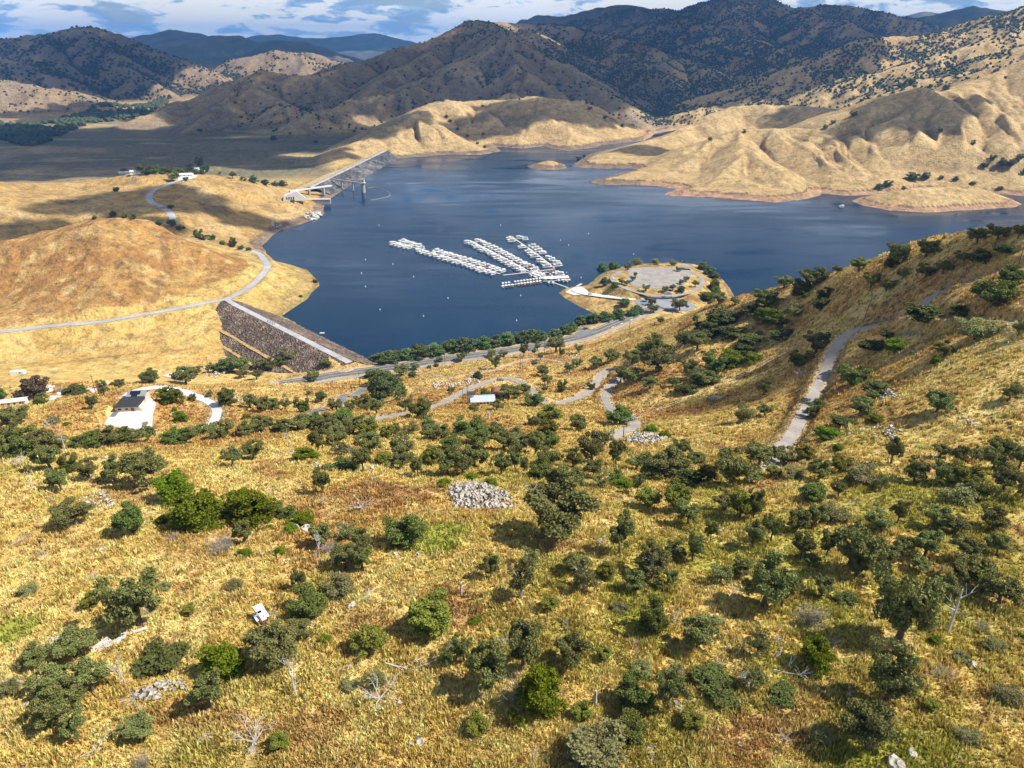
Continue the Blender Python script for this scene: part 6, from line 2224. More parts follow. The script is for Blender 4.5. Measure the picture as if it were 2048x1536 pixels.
# every tree one can tell apart: (u, v of the foot, width, height in the photograph, kind)
TL = '''5 925 35 50 o,22 905 50 50 o,58 912 70 55 l,82 910 60 50 o,105 945 55 55 o,145 950 35 45 l,125 985 45 45 o,125 900 40 30 o,175 900 50 35 l,212 895 55 38 o,240 890 50 35 l,275 888 50 38 s,297 884 30 30 o,345 890 42 35 l,372 890 45 35 l,405 875 30 28 o,443 880 50 32 o,490 875 40 30 o,182 960 40 42 o,230 965 45 50 o,292 978 85 72 o,357 1012 75 62 b,405 1062 102 86 b,485 1035 70 52 b,514 1058 90 70 b,155 1054 70 52 o,265 1076 62 70 l,465 935 42 48 s,508 920 40 40 o,345 812 40 38 b,364 846 26 24 b,350 826 12 10 b,185 820 25 26 o,210 795 22 32 o,238 782 26 22 o,300 768 42 30 l,372 770 42 38 o,350 765 14 20 o,387 805 18 17 o,457 815 42 36 l,492 842 20 14 b,420 795 15 12 o,500 818 30 28 o,70 800 52 48 w,5 805 22 58 l,85 812 26 25 l,15 852 42 35 o,42 850 50 35 o,150 792 45 14 d,110 852 30 18 s,135 854 14 8 b,492 1116 30 18 b,327 1053 24 20 b,490 1088 40 46 o,
524 825 35 30 o,545 822 30 26 o,572 822 30 30 s,604 828 28 35 l,642 806 22 22 l,620 792 18 14 s,674 822 32 24 o,702 825 24 24 o,732 822 42 32 o,754 830 30 32 o,762 800 45 50 r,752 774 52 42 l,787 784 36 36 r,807 786 14 14 r,800 800 30 20 o,810 825 36 36 s,840 840 54 45 l,970 802 27 24 l,994 822 28 20 o,1017 800 40 30 o,948 826 22 16 o,902 790 18 17 o,
520 865 40 35 o,540 862 30 28 o,565 868 36 28 l,597 862 40 30 o,625 860 46 32 l,652 862 42 35 o,687 857 50 35 l,672 872 42 30 o,707 870 46 36 o,735 872 46 35 v,775 880 32 30 v,792 876 32 30 o,822 872 36 30 s,860 880 36 30 o,857 858 26 20 r,882 880 40 32 o,637 906 32 46 o,617 922 45 28 b,675 893 42 36 o,682 913 42 24 s,687 943 56 30 d,647 986 38 50 o,737 909 52 46 o,727 943 38 46 o,770 931 38 30 v,807 923 60 50 o,802 939 46 42 o,837 956 28 40 o,862 931 44 42 v,895 953 52 56 o,925 951 46 50 o,947 936 56 50 o,937 873 56 36 l,957 893 52 38 l,987 876 42 32 o,1007 902 52 36 o,1002 951 36 42 o,902 903 46 30 l,887 976 28 15 b,942 961 26 12 b,982 973 26 15 b,815 1103 74 66 l,642 1093 46 42 o,697 1081 48 28 s,727 1106 40 46 o,692 1141 52 46 o,725 1141 46 50 o,560 1113 26 16 b,605 1052 44 22 b,570 1038 42 30 l,982 1137 24 24 o,
1034 798 22 16 o,1046 790 28 18 o,1069 816 38 26 l,1096 771 26 20 o,1089 786 13 14 o,1124 786 20 34 l,1181 781 16 16 l,1101 850 52 36 v,1069 852 28 22 o,1096 872 46 36 v,1154 863 44 24 o,1239 852 52 36 l,1300 781 36 28 o,1241 766 32 30 o,1266 768 36 30 o,1369 793 36 22 d,1346 776 24 20 o,1414 771 50 26 d,1486 846 36 48 p,1526 793 28 28 o,1529 833 28 24 o,1301 868 28 14 b,1328 878 26 16 b,
1031 887 36 30 o,1039 910 46 40 o,1071 910 42 46 o,1094 900 46 36 l,1031 944 32 40 o,1048 946 20 30 o,1096 932 52 38 o,1079 960 52 42 l,1111 987 62 46 l,1144 984 56 50 o,1146 937 36 40 o,1184 927 56 60 o,1209 892 40 32 s,1231 932 36 50 o,1199 976 42 30 s,1231 967 32 28 l,1186 959 42 36 o,1271 942 52 42 s,1361 919 36 40 o,1391 932 38 22 o,1331 957 86 46 o,1299 959 46 36 o,1274 989 24 36 o,1379 972 46 46 d,1414 964 42 36 v,1461 972 72 70 o,1519 932 60 40 o,1504 967 42 26 s,1244 979 38 18 b,1296 1019 52 42 v,1346 1022 56 56 v,1376 1052 52 46 o,1449 1024 46 40 s,1479 1042 56 60 v,1506 1039 36 56 o,1111 1084 146 86 o,1239 1112 52 76 o,1421 1084 26 46 o,1504 1097 36 50 o,1531 1064 20 40 o,1384 1127 36 56 o,
1543 921 26 26 o,1568 932 46 36 o,1606 922 42 28 v,1636 962 46 46 o,1676 947 46 36 v,1586 959 42 26 p,1546 957 32 22 v,1673 906 24 18 b,1726 969 66 38 p,1761 982 32 36 s,1781 930 32 50 o,1828 967 46 46 o,1878 917 36 28 o,1916 934 34 42 o,1946 922 32 30 s,1983 942 46 46 o,2003 922 50 40 l,2036 942 42 46 o,1878 972 52 46 o,1928 972 56 46 v,1911 1009 62 46 p,1951 1004 52 46 o,2006 984 52 50 o,2041 1002 42 50 o,1621 1009 52 36 l,1676 997 32 34 o,1668 1042 56 36 p,1628 1054 46 46 o,1593 1064 46 44 o,1793 1052 30 50 o,1751 1064 52 42 o,1868 1059 60 46 o,1906 1074 52 42 o,1983 1064 56 50 o,1541 1084 34 50 o,1601 1124 46 56 o,1651 1119 36 62 o,1714 1160 98 100 o,1846 1122 60 56 o,1926 1127 52 50 o,1993 1114 46 46 o,
1701 777 56 46 l,1628 838 42 38 l,1718 834 56 36 o,1761 797 60 26 d,1871 829 56 48 o,2018 806 38 36 o,1686 858 50 20 d,1748 849 32 14 b,1653 882 42 22 b,
283 1258 106 116 o,156 1318 76 52 o,72 1337 56 46 o,114 1394 76 62 o,190 1390 62 66 o,140 1420 70 60 o,120 1454 76 72 o,156 1484 52 62 o,452 1364 84 70 b,423 1428 64 70 o,280 1482 62 46 o,599 1182 32 42 o,618 1242 76 56 l,552 1330 108 80 o,602 1286 60 44 o,742 1312 76 56 v,863 1270 96 66 v,927 1327 38 86 o,895 1337 28 42 o,983 1386 92 96 o,755 1377 52 30 s,982 1159 32 46 o,1040 1202 62 76 s,1045 1342 76 92 o,1140 1342 66 62 o,1074 1448 96 100 b,1167 1188 62 62 s,1302 1158 72 62 o,1317 1180 24 20 o,1341 1172 26 30 o,1302 1274 56 66 l,1394 1303 66 62 o,1524 1220 92 100 o,1513 1318 50 56 s,1336 1424 56 72 o,1267 1438 76 72 l,1257 1486 66 52 l,1190 1545 124 66 p,1420 1384 70 36 d,1500 1380 50 50 s,1795 1286 120 148 o,1774 1409 96 110 o,1732 1512 112 104 o,1996 1213 76 62 o,1932 1173 72 62 o,1840 1148 42 30 o,1708 1166 40 52 o,1562 1220 50 80 o,1631 1352 62 66 b,
747 729 26 20 r,762 731 32 25 r,781 729 38 27 r,803 723 28 24 r,816 722 37 26 r,841 720 42 27 r,866 715 37 26 r,881 711 22 20 r,903 709 42 26 r,931 706 47 30 r,969 700 37 26 r,991 697 37 25 r,1012 694 42 25 r,1044 689 40 23 r,1066 686 38 22 r,1084 683 24 19 r,1109 675 27 13 r,1128 671 32 14 r,1144 666 26 13 r,1160 653 28 12 r,1185 649 30 12 r,1210 646 30 13 r,1236 641 28 12 r,1262 635 20 16 r,1275 629 22 14 r,
881 725 14 10 o,922 724 22 14 o,984 717 20 16 o,1006 716 20 14 o,991 739 27 26 o,1048 716 18 28 o,1075 703 12 14 o,1069 710 12 12 o,1081 722 13 14 o,1112 707 42 20 o,1122 716 15 18 o,1158 708 18 18 o,1222 725 32 22 o,1190 735 24 20 o,1153 735 22 16 o,1140 744 22 16 o,1084 753 29 20 o,956 760 20 18 r,831 741 20 14 o,803 752 30 18 o,825 756 18 14 r,872 735 10 7 b,859 738 8 6 b,650 738 22 16 o,628 763 22 14 o,
426 746 27 15 o,454 747 42 24 l,484 747 42 24 o,488 757 22 16 o,513 760 24 18 o,521 740 28 16 o,540 742 32 18 o,566 738 32 19 l,584 729 42 18 o,627 758 22 13 o,653 738 22 16 o,395 752 24 16 o,
1193 738 22 18 o,1221 723 30 20 o,1264 731 36 30 o,1315 747 70 36 o,1288 719 32 22 d,1307 704 42 26 l,1280 704 24 18 o,1320 648 15 14 o,1339 708 28 18 d,1367 692 36 26 l,1394 704 46 36 o,1422 680 46 32 d,1402 660 30 16 d,1390 647 15 15 o,1449 652 70 32 d,1461 680 42 24 d,1437 609 30 22 o,1485 712 36 22 d,1504 696 50 22 d,1504 637 42 24 d,1536 625 46 28 l,1518 602 30 22 o,1532 657 42 34 b,1556 664 32 22 l,1587 637 36 32 p,1567 578 36 20 o,1567 684 50 20 d,1599 594 42 24 o,1619 578 46 32 o,1634 571 42 32 l,1643 621 32 24 d,1631 708 50 42 o,1599 735 42 30 l,1382 759 38 36 o,1426 747 52 34 l,1461 735 56 28 b,1402 774 42 26 o,1504 730 36 16 b,1601 600 42 26 b,1649 603 32 24 d,1673 549 24 12 o,1717 544 36 24 o,1792 535 42 46 o,1782 540 26 26 d,1850 518 48 32 o,1953 491 46 26 o,1994 483 42 22 o,2035 480 36 25 o,1741 580 36 30 o,1772 587 32 24 o,1802 562 26 26 s,1850 559 38 27 o,1885 552 36 22 o,1922 528 34 20 s,1960 532 36 26 d,2011 518 42 20 d,2018 576 52 37 l,1977 638 76 42 l,1950 683 76 52 p,2035 675 30 32 o,1847 648 60 32 d,1922 638 42 22 d,1772 682 26 22 s,1748 709 50 24 d,1789 710 46 30 b,1885 716 42 28 o,1871 733 24 18 b,
1206 545 24 14 r,1228 540 22 14 r,1272 531 22 12 p,1312 531 16 13 p,1346 532 16 13 p,1256 541 18 10 o,1210 573 20 16 r,1228 581 18 12 r,1270 556 10 10 o,1266 564 12 10 o,1243 570 16 12 o,1254 572 12 9 o,1292 585 18 14 o,1330 586 14 12 o,1345 583 14 12 o,1362 586 16 12 r,1358 544 13 8 o,1372 564 14 10 o,1362 570 12 9 o,1390 575 14 12 o,1294 605 12 12 o,1304 612 18 16 o,1306 628 24 18 o,1359 624 32 24 o,1248 616 22 16 r,1270 633 20 15 r,1404 542 24 14 r,1418 552 24 18 r,1428 560 20 14 r,1425 585 26 24 b,1415 606 34 20 b,1432 596 24 20 b,1470 611 22 16 o,
330 1345 84 26 d,20 1392 50 26 s,650 1292 26 15 b,680 1190 62 22 p,580 1068 30 16 b,950 1252 24 14 b,1210 1322 32 18 v,1280 1352 42 24 p,1350 1367 46 26 p,1380 1458 48 24 v,1440 1412 62 34 d,1560 1408 52 24 d,1620 1134 30 24 o,1690 1214 42 24 d,1870 1292 26 14 b,1920 1322 30 16 p,1985 1302 38 18 p,1860 1424 30 16 v,2010 1402 52 24 p,1640 1484 42 20 p,1930 1484 48 20 p,1150 1148 52 42 o,1060 1140 48 38 s,1212 1156 42 32 v,1440 1168 48 42 s,1480 1158 42 38 o,1530 1178 42 42 o,1580 1188 38 38 o,1642 1196 38 42 o,1762 1136 52 48 o,1802 1116 46 42 o,1890 1196 48 42 o,1962 1186 48 42 v,1350 1126 38 38 o,1270 1188 46 42 o,1240 1225 30 18 p,1430 1252 34 20 p,1100 1225 40 20 v,905 1300 30 14 p,470 1180 30 14 p,190 1215 40 18 v,60 1190 36 16 p,380 1230 26 14 v,700 1380 34 14 p,560 1500 44 16 v,950 1470 50 18 v,1160 1440 44 20 v,330 1180 24 12 p'''
trees = []
for s_ in TL.replace('\n', '').split(','):
    a = s_.split()
    trees.append((float(a[0]), float(a[1]), float(a[2]), float(a[3]), a[4]))
# far single trees on the left hills, the plain and along the far ridges
FAR = '''248 348 14 8 o,290 352 26 18 l,310 350 22 10 l,325 350 20 10 l,340 348 18 9 l,352 357 14 12 l,362 350 16 12 l,372 347 14 10 l,380 344 16 14 l,400 338 14 22 l,408 346 12 14 l,416 346 9 15 l,390 350 14 9 r,405 350 12 9 r,347 364 20 8 o,372 364 12 8 o,440 351 8 6 o,466 358 14 12 o,485 362 8 7 o,492 364 7 6 o,508 368 16 14 r,530 372 16 8 r,550 374 14 8 r,566 374 16 8 r,234 384 12 20 d,342 418 12 6 b,228 436 15 11 l,251 438 14 10 l,268 441 12 13 l,190 440 10 5 l,320 453 16 12 l,346 458 18 14 l,360 463 12 9 l,398 478 18 18 l,408 482 14 10 l,424 482 16 11 l,446 491 12 8 b,468 499 18 20 l,482 501 12 9 l,498 503 10 7 b,630 567 12 6 b,602 596 8 5 b,586 407 10 5 b,368 460 8 5 b,
548 282 14 8 l,633 288 9 5 l,400 266 9 6 l,266 238 10 6 l,250 238 8 4 l,1100 319 8 6 l,1110 320 7 6 l,1128 325 8 7 l,1157 321 10 6 l,1168 316 8 5 l,1705 236 12 11 l,1665 250 9 7 l,1650 260 10 8 l,1488 268 8 7 l,1420 283 10 5 l,1878 268 10 10 l,1945 292 10 10 l,1758 382 16 10 l,1775 377 18 10 l,1822 364 22 8 l,1850 362 18 8 l,1882 361 10 4 l,1910 364 12 6 l,1806 381 8 8 l,1945 372 12 5 b,2000 382 12 5 b,2002 338 16 16 l,2018 340 18 14 l,2036 328 14 14 l,1985 325 12 10 l,1968 340 14 10 l,2046 352 12 12 l,1820 172 16 6 l,1800 178 12 6 l,1860 178 10 6 l,1890 182 14 5 l,970 298 8 6 l,955 290 7 5 l,935 276 7 5 l,915 262 7 5 l,900 246 8 6 l,893 238 8 5 l,885 205 8 5 l,960 200 7 4 l,1085 192 9 5 l,1145 204 10 6 l,1180 222 9 6 l,1210 240 9 5 l,1245 256 9 5 l,966 272 6 6 l'''
for s_ in FAR.replace('\n', '').split(','):
    a = s_.split()
    trees.append((float(a[0]), float(a[1]), float(a[2]), float(a[3]), a[4]))

# landmarks that labels may refer to
LM = [(960, 985, 'the large rock pile'), (524, 1228, 'the white bulldozer'), (265, 815, 'the black-roofed house'), (965, 803, 'the long white shed'), (1290, 878, 'the smaller rock pile'), (1650, 770, 'the steep part of the narrow lane'),
      (1555, 925, 'the bottom end of the narrow lane'), (1880, 580, 'the upper bend of the narrow lane'), (1225, 790, 'the hairpin of the winding lane'), (1725, 620, 'the leaning utility pole'), (435, 825, 'the white driveway'), (560, 690, 'the saddle dam'),
      (900, 722, 'the highway'), (1310, 560, 'the parking lot'), (250, 1360, 'the spreading white dead tree'), (510, 1485, 'the sprawling dead tree'), (1895, 1250, 'the tall bare snag'), (815, 1070, 'the round dark oak'), (1111, 1040, 'the broad low oak'),
      (1795, 1215, 'the tallest oak'), (405, 1020, 'the big bright green shrub'), (1425, 800, 'the paired grey boulders'), (30, 800, 'the mobile home'), (122, 785, 'the junk yard'), (590, 1350, 'the forked white dead tree'), (760, 1400, 'the low spreading dead tree'), (1600, 1345, 'the tangle of fallen branches'),
      (1074, 1400, 'the twiggy half-dead shrub'), (330, 1375, 'the pale rock ledge'), (1780, 1525, 'the big boulder at the bottom edge'), (840, 1485, 'the split boulder'), (195, 1000, 'the white-speckled brush'), (890, 770, 'the white rubble'), (1335, 620, 'the lower lot'), (1170, 662, 'the highway turnout'),
      (1830, 510, 'the rocky skyline'), (380, 345, 'the hilltop ranch'), (490, 500, 'the lake road'), (1100, 330, 'the tiny island'), (1870, 390, 'the round golden island'), (690, 345, 'the main dam'), (1820, 180, 'the shaded golden peak'), (340, 430, 'the hill road'), (1000, 250, 'the tan hill beyond the lake')]


def bearing(u, v, skip=None):
    """phrase that ties a spot to the nearest landmark"""
    best = sorted(LM, key=lambda q: (q[0] - u) ** 2 + ((q[1] - v) * 1.6) ** 2)
    q = best[0]
    if skip and abs(q[0] - skip[0]) < 25 and abs(q[1] - skip[1]) < 40:
        q = best[1]
    dx, dy = u - q[0], v - q[1]
    d = math.hypot(dx, dy)
    if abs(dx) > 2.2 * abs(dy):
        w_ = 'right of' if dx > 0 else 'left of'
    elif abs(dy) > 2.2 * abs(dx):
        w_ = 'below' if dy > 0 else 'above'
    else:
        w_ = ('below' if dy > 0 else 'above') + (' right of' if dx > 0 else ' left of')
        w_ = w_.replace('below right of', 'below and right of').replace('below left of', 'below and left of').replace('above right of', 'above and right of').replace('above left of', 'above and left of')
    far_ = 'just ' if d < 45 else '' if d < 110 else 'well '
    return far_ + w_ + ' ' + q[2]


SPECIAL = {(1111, 1084): 'broad low oak with the widest crown, right of the large rock pile', (815, 1103): 'round dark oak standing alone below the large rock pile', (1795, 1286): 'tallest oak with a wide dark crown at the right',
           (405, 1062): 'big bright green shrub, largest of its clump at left', (1074, 1448): 'half-dead green shrub with grey twigs fanning to the left', (283, 1258): 'large lone dark oak in golden grass at the left',
           (552, 1330): 'large grey-green oak directly below the white bulldozer', (452, 1364): 'round bright green shrub beside the pale rock ledge', (70, 800): 'tall brownish tree beside the mobile home', (956, 760): 'small round bright green tree above the farm lane',
           (840, 840): 'broad dark oak beside the lower end of the farm lane', (1239, 852): 'dark oak overhanging the bend of the winding lane', (1190, 1545): 'silvery half-bare shrub cut by the bottom edge', (863, 1270): 'wide olive shrub topped with grey dead twigs', (292, 978): 'large rounded grey-green oak on the left slope',
           (927, 1327): 'slim upright dark oak, tallest of the thin ones', (400, 338): 'tall dark pine-like tree crowning the hilltop ranch', (1486, 846): 'pale green willow-like tree alone on the orange slope'}
ADJ = {'o': 'grey-green', 'l': 'dark green', 'b': 'bright green', 'v': 'olive green', 'p': 'pale', 'r': 'leafy green', 'd': 'dark low', 's': 'half-bare', 'w': 'brown'}
rt_ = random.Random(77)
KN = {'o': 'oak_tree', 's': 'oak_tree', 'w': 'oak_tree', 'l': 'live_oak', 'v': 'broadleaf_tree', 'p': 'broadleaf_tree', 'r': 'willow_tree', 'b': 'shrub', 'd': 'shrub'}  # olive and pale trees grouped by leaf tint, species not known
KC = {'o': 'oak', 's': 'oak', 'w': 'oak', 'l': 'live oak', 'v': 'broadleaf', 'p': 'broadleaf', 'r': 'willow', 'b': 'shrub', 'd': 'shrub'}
seen_lab = {}
plan = []
for (u, v, wpx, hpx, k) in trees:
    q = hit(u, v - 1.0)
    if q is None:
        continue
    fw = proj(q)[2]
    m_px = fw / F
    wm = wpx * m_px * (1.12 if k in 'os' else 1.17)
    dep = math.atan2(H - q[2], math.hypot(q[0], q[1]))
    hm = (1.2 if k in 'osv' else 1.08) * (hpx * m_px - wm * 0.36 * math.sin(dep)) / math.cos(dep)
    lo, hi = {'b': (.45, .95), 'd': (.3, .6), 'r': (.6, 1.0), 'l': (.62, 1.15), 'p': (.5, 1.1)}.get(k, (.68, 1.7))
    if u in (400., 416., 408.):
        hi = 2.2
    hm = min(max(hm, lo * wm), hi * wm)
    # the listed foot is the lower edge of the crown for low shrubs: step back by part of the radius
    back = wm * (.32 if k in 'bdrl' else .12)
    d_ = np.array([q[0], q[1]]) / math.hypot(q[0], q[1])
    x, y = q[0] + d_[0] * back, q[1] + d_[1] * back
    z = float(gz(x, y))
    plan.append((u, v, wpx, hpx, k, x, y, z, wm, hm))

for (u, v, wpx, hpx, k, x, y, z, wm, hm) in plan:
    shrub = k in 'bd' or (k in 'pv' and hpx < wpx * .75) or (k == 's' and hm < 3.5)
    name = 'shrub' if shrub else KN[k]
    cat = 'shrub' if shrub else KC[k]
    noun = {'shrub': 'shrub', 'willow': 'tree', 'oak': 'oak', 'live oak': 'oak', 'broadleaf': 'tree'}[cat]
    form = 'tall' if hm > 1.25 * wm else 'wide' if hm < .72 * wm else 'rounded'
    size = 'tiny' if wpx < 14 else 'small' if wpx < 28 else 'medium' if wpx < 52 else 'large'
    lab = SPECIAL.get((int(u), int(v)))
    if lab is None:
        lab = '%s %s %s %s %s' % (size, form, ADJ[k], noun, bearing(u, v, (u, v)))
    seen_lab.setdefault(lab, []).append((u, v))
# same label twice: tell the two apart by what stands where
final_lab = {}
for lab, us in seen_lab.items():
    if len(us) == 1:
        final_lab[us[0]] = lab
        continue
    byu = sorted(us)
    n = len(byu)
    spread_u = byu[-1][0] - byu[0][0]
    if n == 2:
        names = ('left-hand ', 'right-hand ') if spread_u > 6 else ('upper ', 'lower ')
        if spread_u <= 6:
            byu = sorted(us, key=lambda q: q[1])
    elif n == 3:
        names = ('leftmost ', 'middle ', 'rightmost ')
    else:
        names = ['leftmost '] + ['second from left, '] + ['middle '] * (n - 4) + ['second from right, '] + ['rightmost ']
        names = names[:n]
    for nm, q in zip(names, byu):
        final_lab[q] = (nm + lab)
for q, lb in list(final_lab.items()):
    ws = lb.split()
    if len(ws) > 16:
        lb = lb.replace('below and ', 'below ').replace('above and ', 'above ').replace('well ', '')
    final_lab[q] = ' '.join(lb.split()[:16])
for (u, v, wpx, hpx, k, x, y, z, wm, hm) in plan:
    shrub = k in 'bd' or (k in 'pv' and hpx < wpx * .75) or (k == 's' and hm < 3.5)
    name = 'shrub' if shrub else KN[k]
    cat = 'shrub' if shrub else KC[k]
    grp = {'shrub': 'shrubs on the golden hillside', 'willow': 'leafy trees along the shore', 'oak': 'oaks scattered over the hillsides', 'live oak': 'dark evergreen oaks on the hillsides', 'broadleaf': 'pale and olive trees on the hillsides'}[cat]
    crown, trunk = rt_.choice(TREES[k])
    rt = empty(name, (x, y, z), rt_.uniform(0, 6.28))
    rt.scale = (wm, wm * rt_.uniform(.92, 1.08), hm)
    tag(rt, final_lab[(u, v)], cat, grp)
    ob('crown', crown, rt)
    if wpx > 11:
        ob('trunk', trunk, rt)
print('trees', len(plan), time.time() - T0)

# ------------------------------------------------------------------ dead trees, fallen branches
def branchy(rnd, base, dirv, ln, rad, depth, out, bend=.5):
    pts = [Vector(base)]
    d = Vector(dirv).normalized()
    n = 4
    for i in range(n):
        d = (d + Vector((rnd.uniform(-1, 1), rnd.uniform(-1, 1), rnd.uniform(-.7, .8))) * bend * .45).normalized()
        pts.append(pts[-1] + d * ln / n)
    out.append((pts, [rad * (1 - .17 * i) for i in range(n + 1)]))
    if depth > 0:
        for j in range(rnd.choice((3, 4))):
            i = rnd.randint(1, n)
            dd = (d + Vector((rnd.uniform(-1, 1), rnd.uniform(-1, 1), rnd.uniform(-.5, .8))) * 1.0).normalized()
            branchy(rnd, pts[i], dd, ln * rnd.uniform(.5, .75), rad * .52, depth - 1, out, bend)


def dead_mesh(seed, mode):
    rnd = random.Random(seed)
    out = []
    if mode == 'spread':          # low, wide crown of bare limbs
        for i in range(6):
            a = 6.28 * i / 6 + rnd.uniform(-.4, .4)
            branchy(rnd, (0, 0, .12), (math.cos(a), math.sin(a), .55), .5, .030, 2, out, .7)
        out.append(([Vector((0, 0, -.05)), Vector((0, 0, .14))], [.06, .045]))
    elif mode == 'upright':
        branchy(rnd, (0, 0, -.05), (.1, 0, 1), .6, .05, 3, out, .4)
    elif mode == 'snag':
        out.append(([Vector((0, 0, -.05)), Vector((.03, 0, .45)), Vector((0, .02, .95))], [.07, .055, .03]))
        for i in range(4):
            a = rnd.uniform(0, 6.28)
            branchy(rnd, (.02, 0, rnd.uniform(.4, .85)), (math.cos(a), math.sin(a), .25), .42, .024, 1, out, .5)
    elif mode == 'fallen':
        branchy(rnd, (-.5, 0, .05), (1, .1, .05), 1.0, .030, 2, out, .35)
    elif mode == 'twigs':         # dense twiggy fan
        for i in range(46):
            a = rnd.uniform(0, 6.28)
            branchy(rnd, (0, 0, 0), (math.cos(a) * .7, math.sin(a) * .7, rnd.uniform(.4, 1)), .55, .007, 1, out, .35)
    elif mode == 'stump':
        out.append(([Vector((0, 0, -.1)), Vector((.02, 0, .5)), Vector((.06, .03, 1))], [.16, .12, .08]))
        out.append(([Vector((.02, 0, .6)), Vector((-.12, .05, .9))], [.07, .03]))
    mb = MB()
    for pts, r in out:
        mb.tube(pts, [max(x * .72, .0045) for x in r], 5)
    return mb


DM = {k: [dead_mesh(s, k).mesh('dead_' + k, M_DEAD if k != 'twigs' else M_DEADG) for s in range(50, 53)] for k in ('spread', 'upright', 'snag', 'fallen', 'twigs', 'stump')}
DL = [(250, 1367, 80, 66, 'upright', 'white dead tree with spreading bare limbs at lower left'), (283, 1440, 66, 74, 'upright', 'grey bare tree leaning over a small green oak at lower left'), (592, 1392, 86, 78, 'upright', 'forked white dead tree with crooked limbs below the bulldozer'),
      (510, 1490, 100, 80, 'spread', 'sprawling pale dead tree near the bottom left of centre'), (760, 1402, 104, 60, 'spread', 'low spreading dead tree with a short pale trunk'), (808, 1338, 112, 26, 'fallen', 'long fallen pale limb right of the small olive shrub'),
      (1578, 1352, 84, 44, 'fallen', 'tangle of fallen silvery branches beside the lower right shrub'), (1560, 1312, 60, 46, 'upright', 'bare silvery branches leaning left out of the lower right shrub'), (1615, 1244, 76, 50, 'twigs', 'dome of dense grey dead twigs above the lower right shrub'),
      (1895, 1265, 74, 96, 'snag', 'tall bare snag with one long arm to the right'), (640, 1128, 54, 56, 'upright', 'pale dead limbs under an oak left of centre'), (722, 1018, 64, 32, 'spread', 'pile of bleached limbs left of the large rock pile'), (740, 966, 44, 26, 'fallen', 'bleached fallen branch in front of the oak belt'),
      (795, 950, 44, 20, 'fallen', 'pale broken limb lying under the oaks left of the rock pile'), (67, 986, 22, 40, 'snag', 'thin grey snag at far left below the oaks'), (107, 1004, 46, 26, 'fallen', 'forked white fallen branch at far left'), (14, 1094, 52, 34, 'fallen', 'white fallen limb cut by the left edge'),
      (38, 934, 50, 38, 'spread', 'pale dead tree among the oaks at far left'), (131, 904, 24, 46, 'snag', 'bone white snag standing in front of the left oak belt'), (587, 910, 48, 46, 'upright', 'pale bare tree on the golden brow left of centre'), (447, 1104, 58, 48, 'twigs', 'grey twiggy dead bush beside an oak left of centre'),
      (1272, 1314, 30, 48, 'upright', 'small pale bent dead sapling right of centre'), (922, 1190, 14, 28, 'stump', 'pale broken stump standing on bare soil'), (1190, 1409, 18, 36, 'stump', 'dark broken stump right of the twiggy shrub'), (735, 1196, 44, 22, 'spread', 'brown root tangle in the grass left of centre'),
      (1069, 1528, 24, 38, 'snag', 'dark jagged snag at the bottom edge'), (1484, 1302, 14, 30, 'stump', 'tall dark stump beside a thin oak'), (1848, 1357, 52, 48, 'fallen', 'broken pale trunk lying right of a dark oak'), (1758, 1292, 44, 26, 'fallen', 'white limb lying under the tallest oak'),
      (1040, 1414, 80, 92, 'twigs', 'fan of grey dead twigs on the half-dead shrub'), (1180, 1530, 100, 58, 'twigs', 'silvery bare twigs at the bottom edge'), (868, 1228, 60, 36, 'twigs', 'grey dead twigs topping the wide olive shrub'), (1500, 1384, 62, 56, 'upright', 'bare grey limbs rising from the brush at lower right'),
      (1052, 985, 62, 24, 'fallen', 'bleached fallen limbs right of the large rock pile'), (1240, 1000, 50, 20, 'fallen', 'grey log pile under the oaks right of centre'), (180, 1510, 84, 46, 'fallen', 'fallen brown branches at the bottom left'), (20, 1385, 60, 30, 'twigs', 'brush heap cut by the left edge near the bottom'),
      (700, 925, 12, 30, 'snag', 'thin pale snag inside the oak belt'), (1700, 1010, 36, 18, 'fallen', 'grey fallen limbs in green grass at right'), (1750, 1022, 40, 18, 'fallen', 'dark fallen trunk in green grass at right'), (1860, 1150, 40, 22, 'fallen', 'bare limbs lying beside an oak at right'), (1975, 1150, 30, 40, 'upright', 'small grey dead tree near the right edge'),
      (1305, 1160, 40, 60, 'upright', 'pale twisted trunk under the oak right of centre'), (100, 852, 34, 20, 'spread', 'flat-topped bare grey bush on the left knoll'), (575, 1202, 34, 10, 'fallen', 'thin bleached pole lying above the bulldozer'), (553, 1242, 44, 32, 'upright', 'white bare branches beside the bulldozer'), (978, 838, 12, 14, 'stump', 'bright white stump on the slope below the long shed'), (290, 1530, 40, 50, 'twigs', 'grey twig bush at the bottom edge left')]
DB = [(300, 1225), (420, 1330), (660, 1100), (740, 1260), (880, 1110), (1010, 1290), (1130, 1260), (1230, 1390), (1350, 1240), (1440, 1330), (1660, 1290), (1690, 1400), (1890, 1350), (1960, 1260), (90, 1120), (190, 1160), (350, 1080), (640, 1010), (1160, 1490), (1300, 1510), (1570, 1480), (960, 1400), (820, 1190), (1200, 1090), (1470, 1190), (1830, 1200)]
dbs = {}
for u, v in DB:
    dbs.setdefault('small grey dead bush ' + bearing(u, v, (u, v)), []).append((u, v))
for lab, us in dbs.items():
    us.sort()
    for i_, (u, v) in enumerate(us):
        pre = '' if len(us) == 1 else ('left ' if i_ == 0 else 'right ' if i_ == len(us) - 1 else 'middle ')
        DL.append((u, v, rt_.uniform(26, 50), rt_.uniform(18, 34), rt_.choice(('twigs', 'spread', 'upright')), ' '.join((pre + lab).split()[:16])))
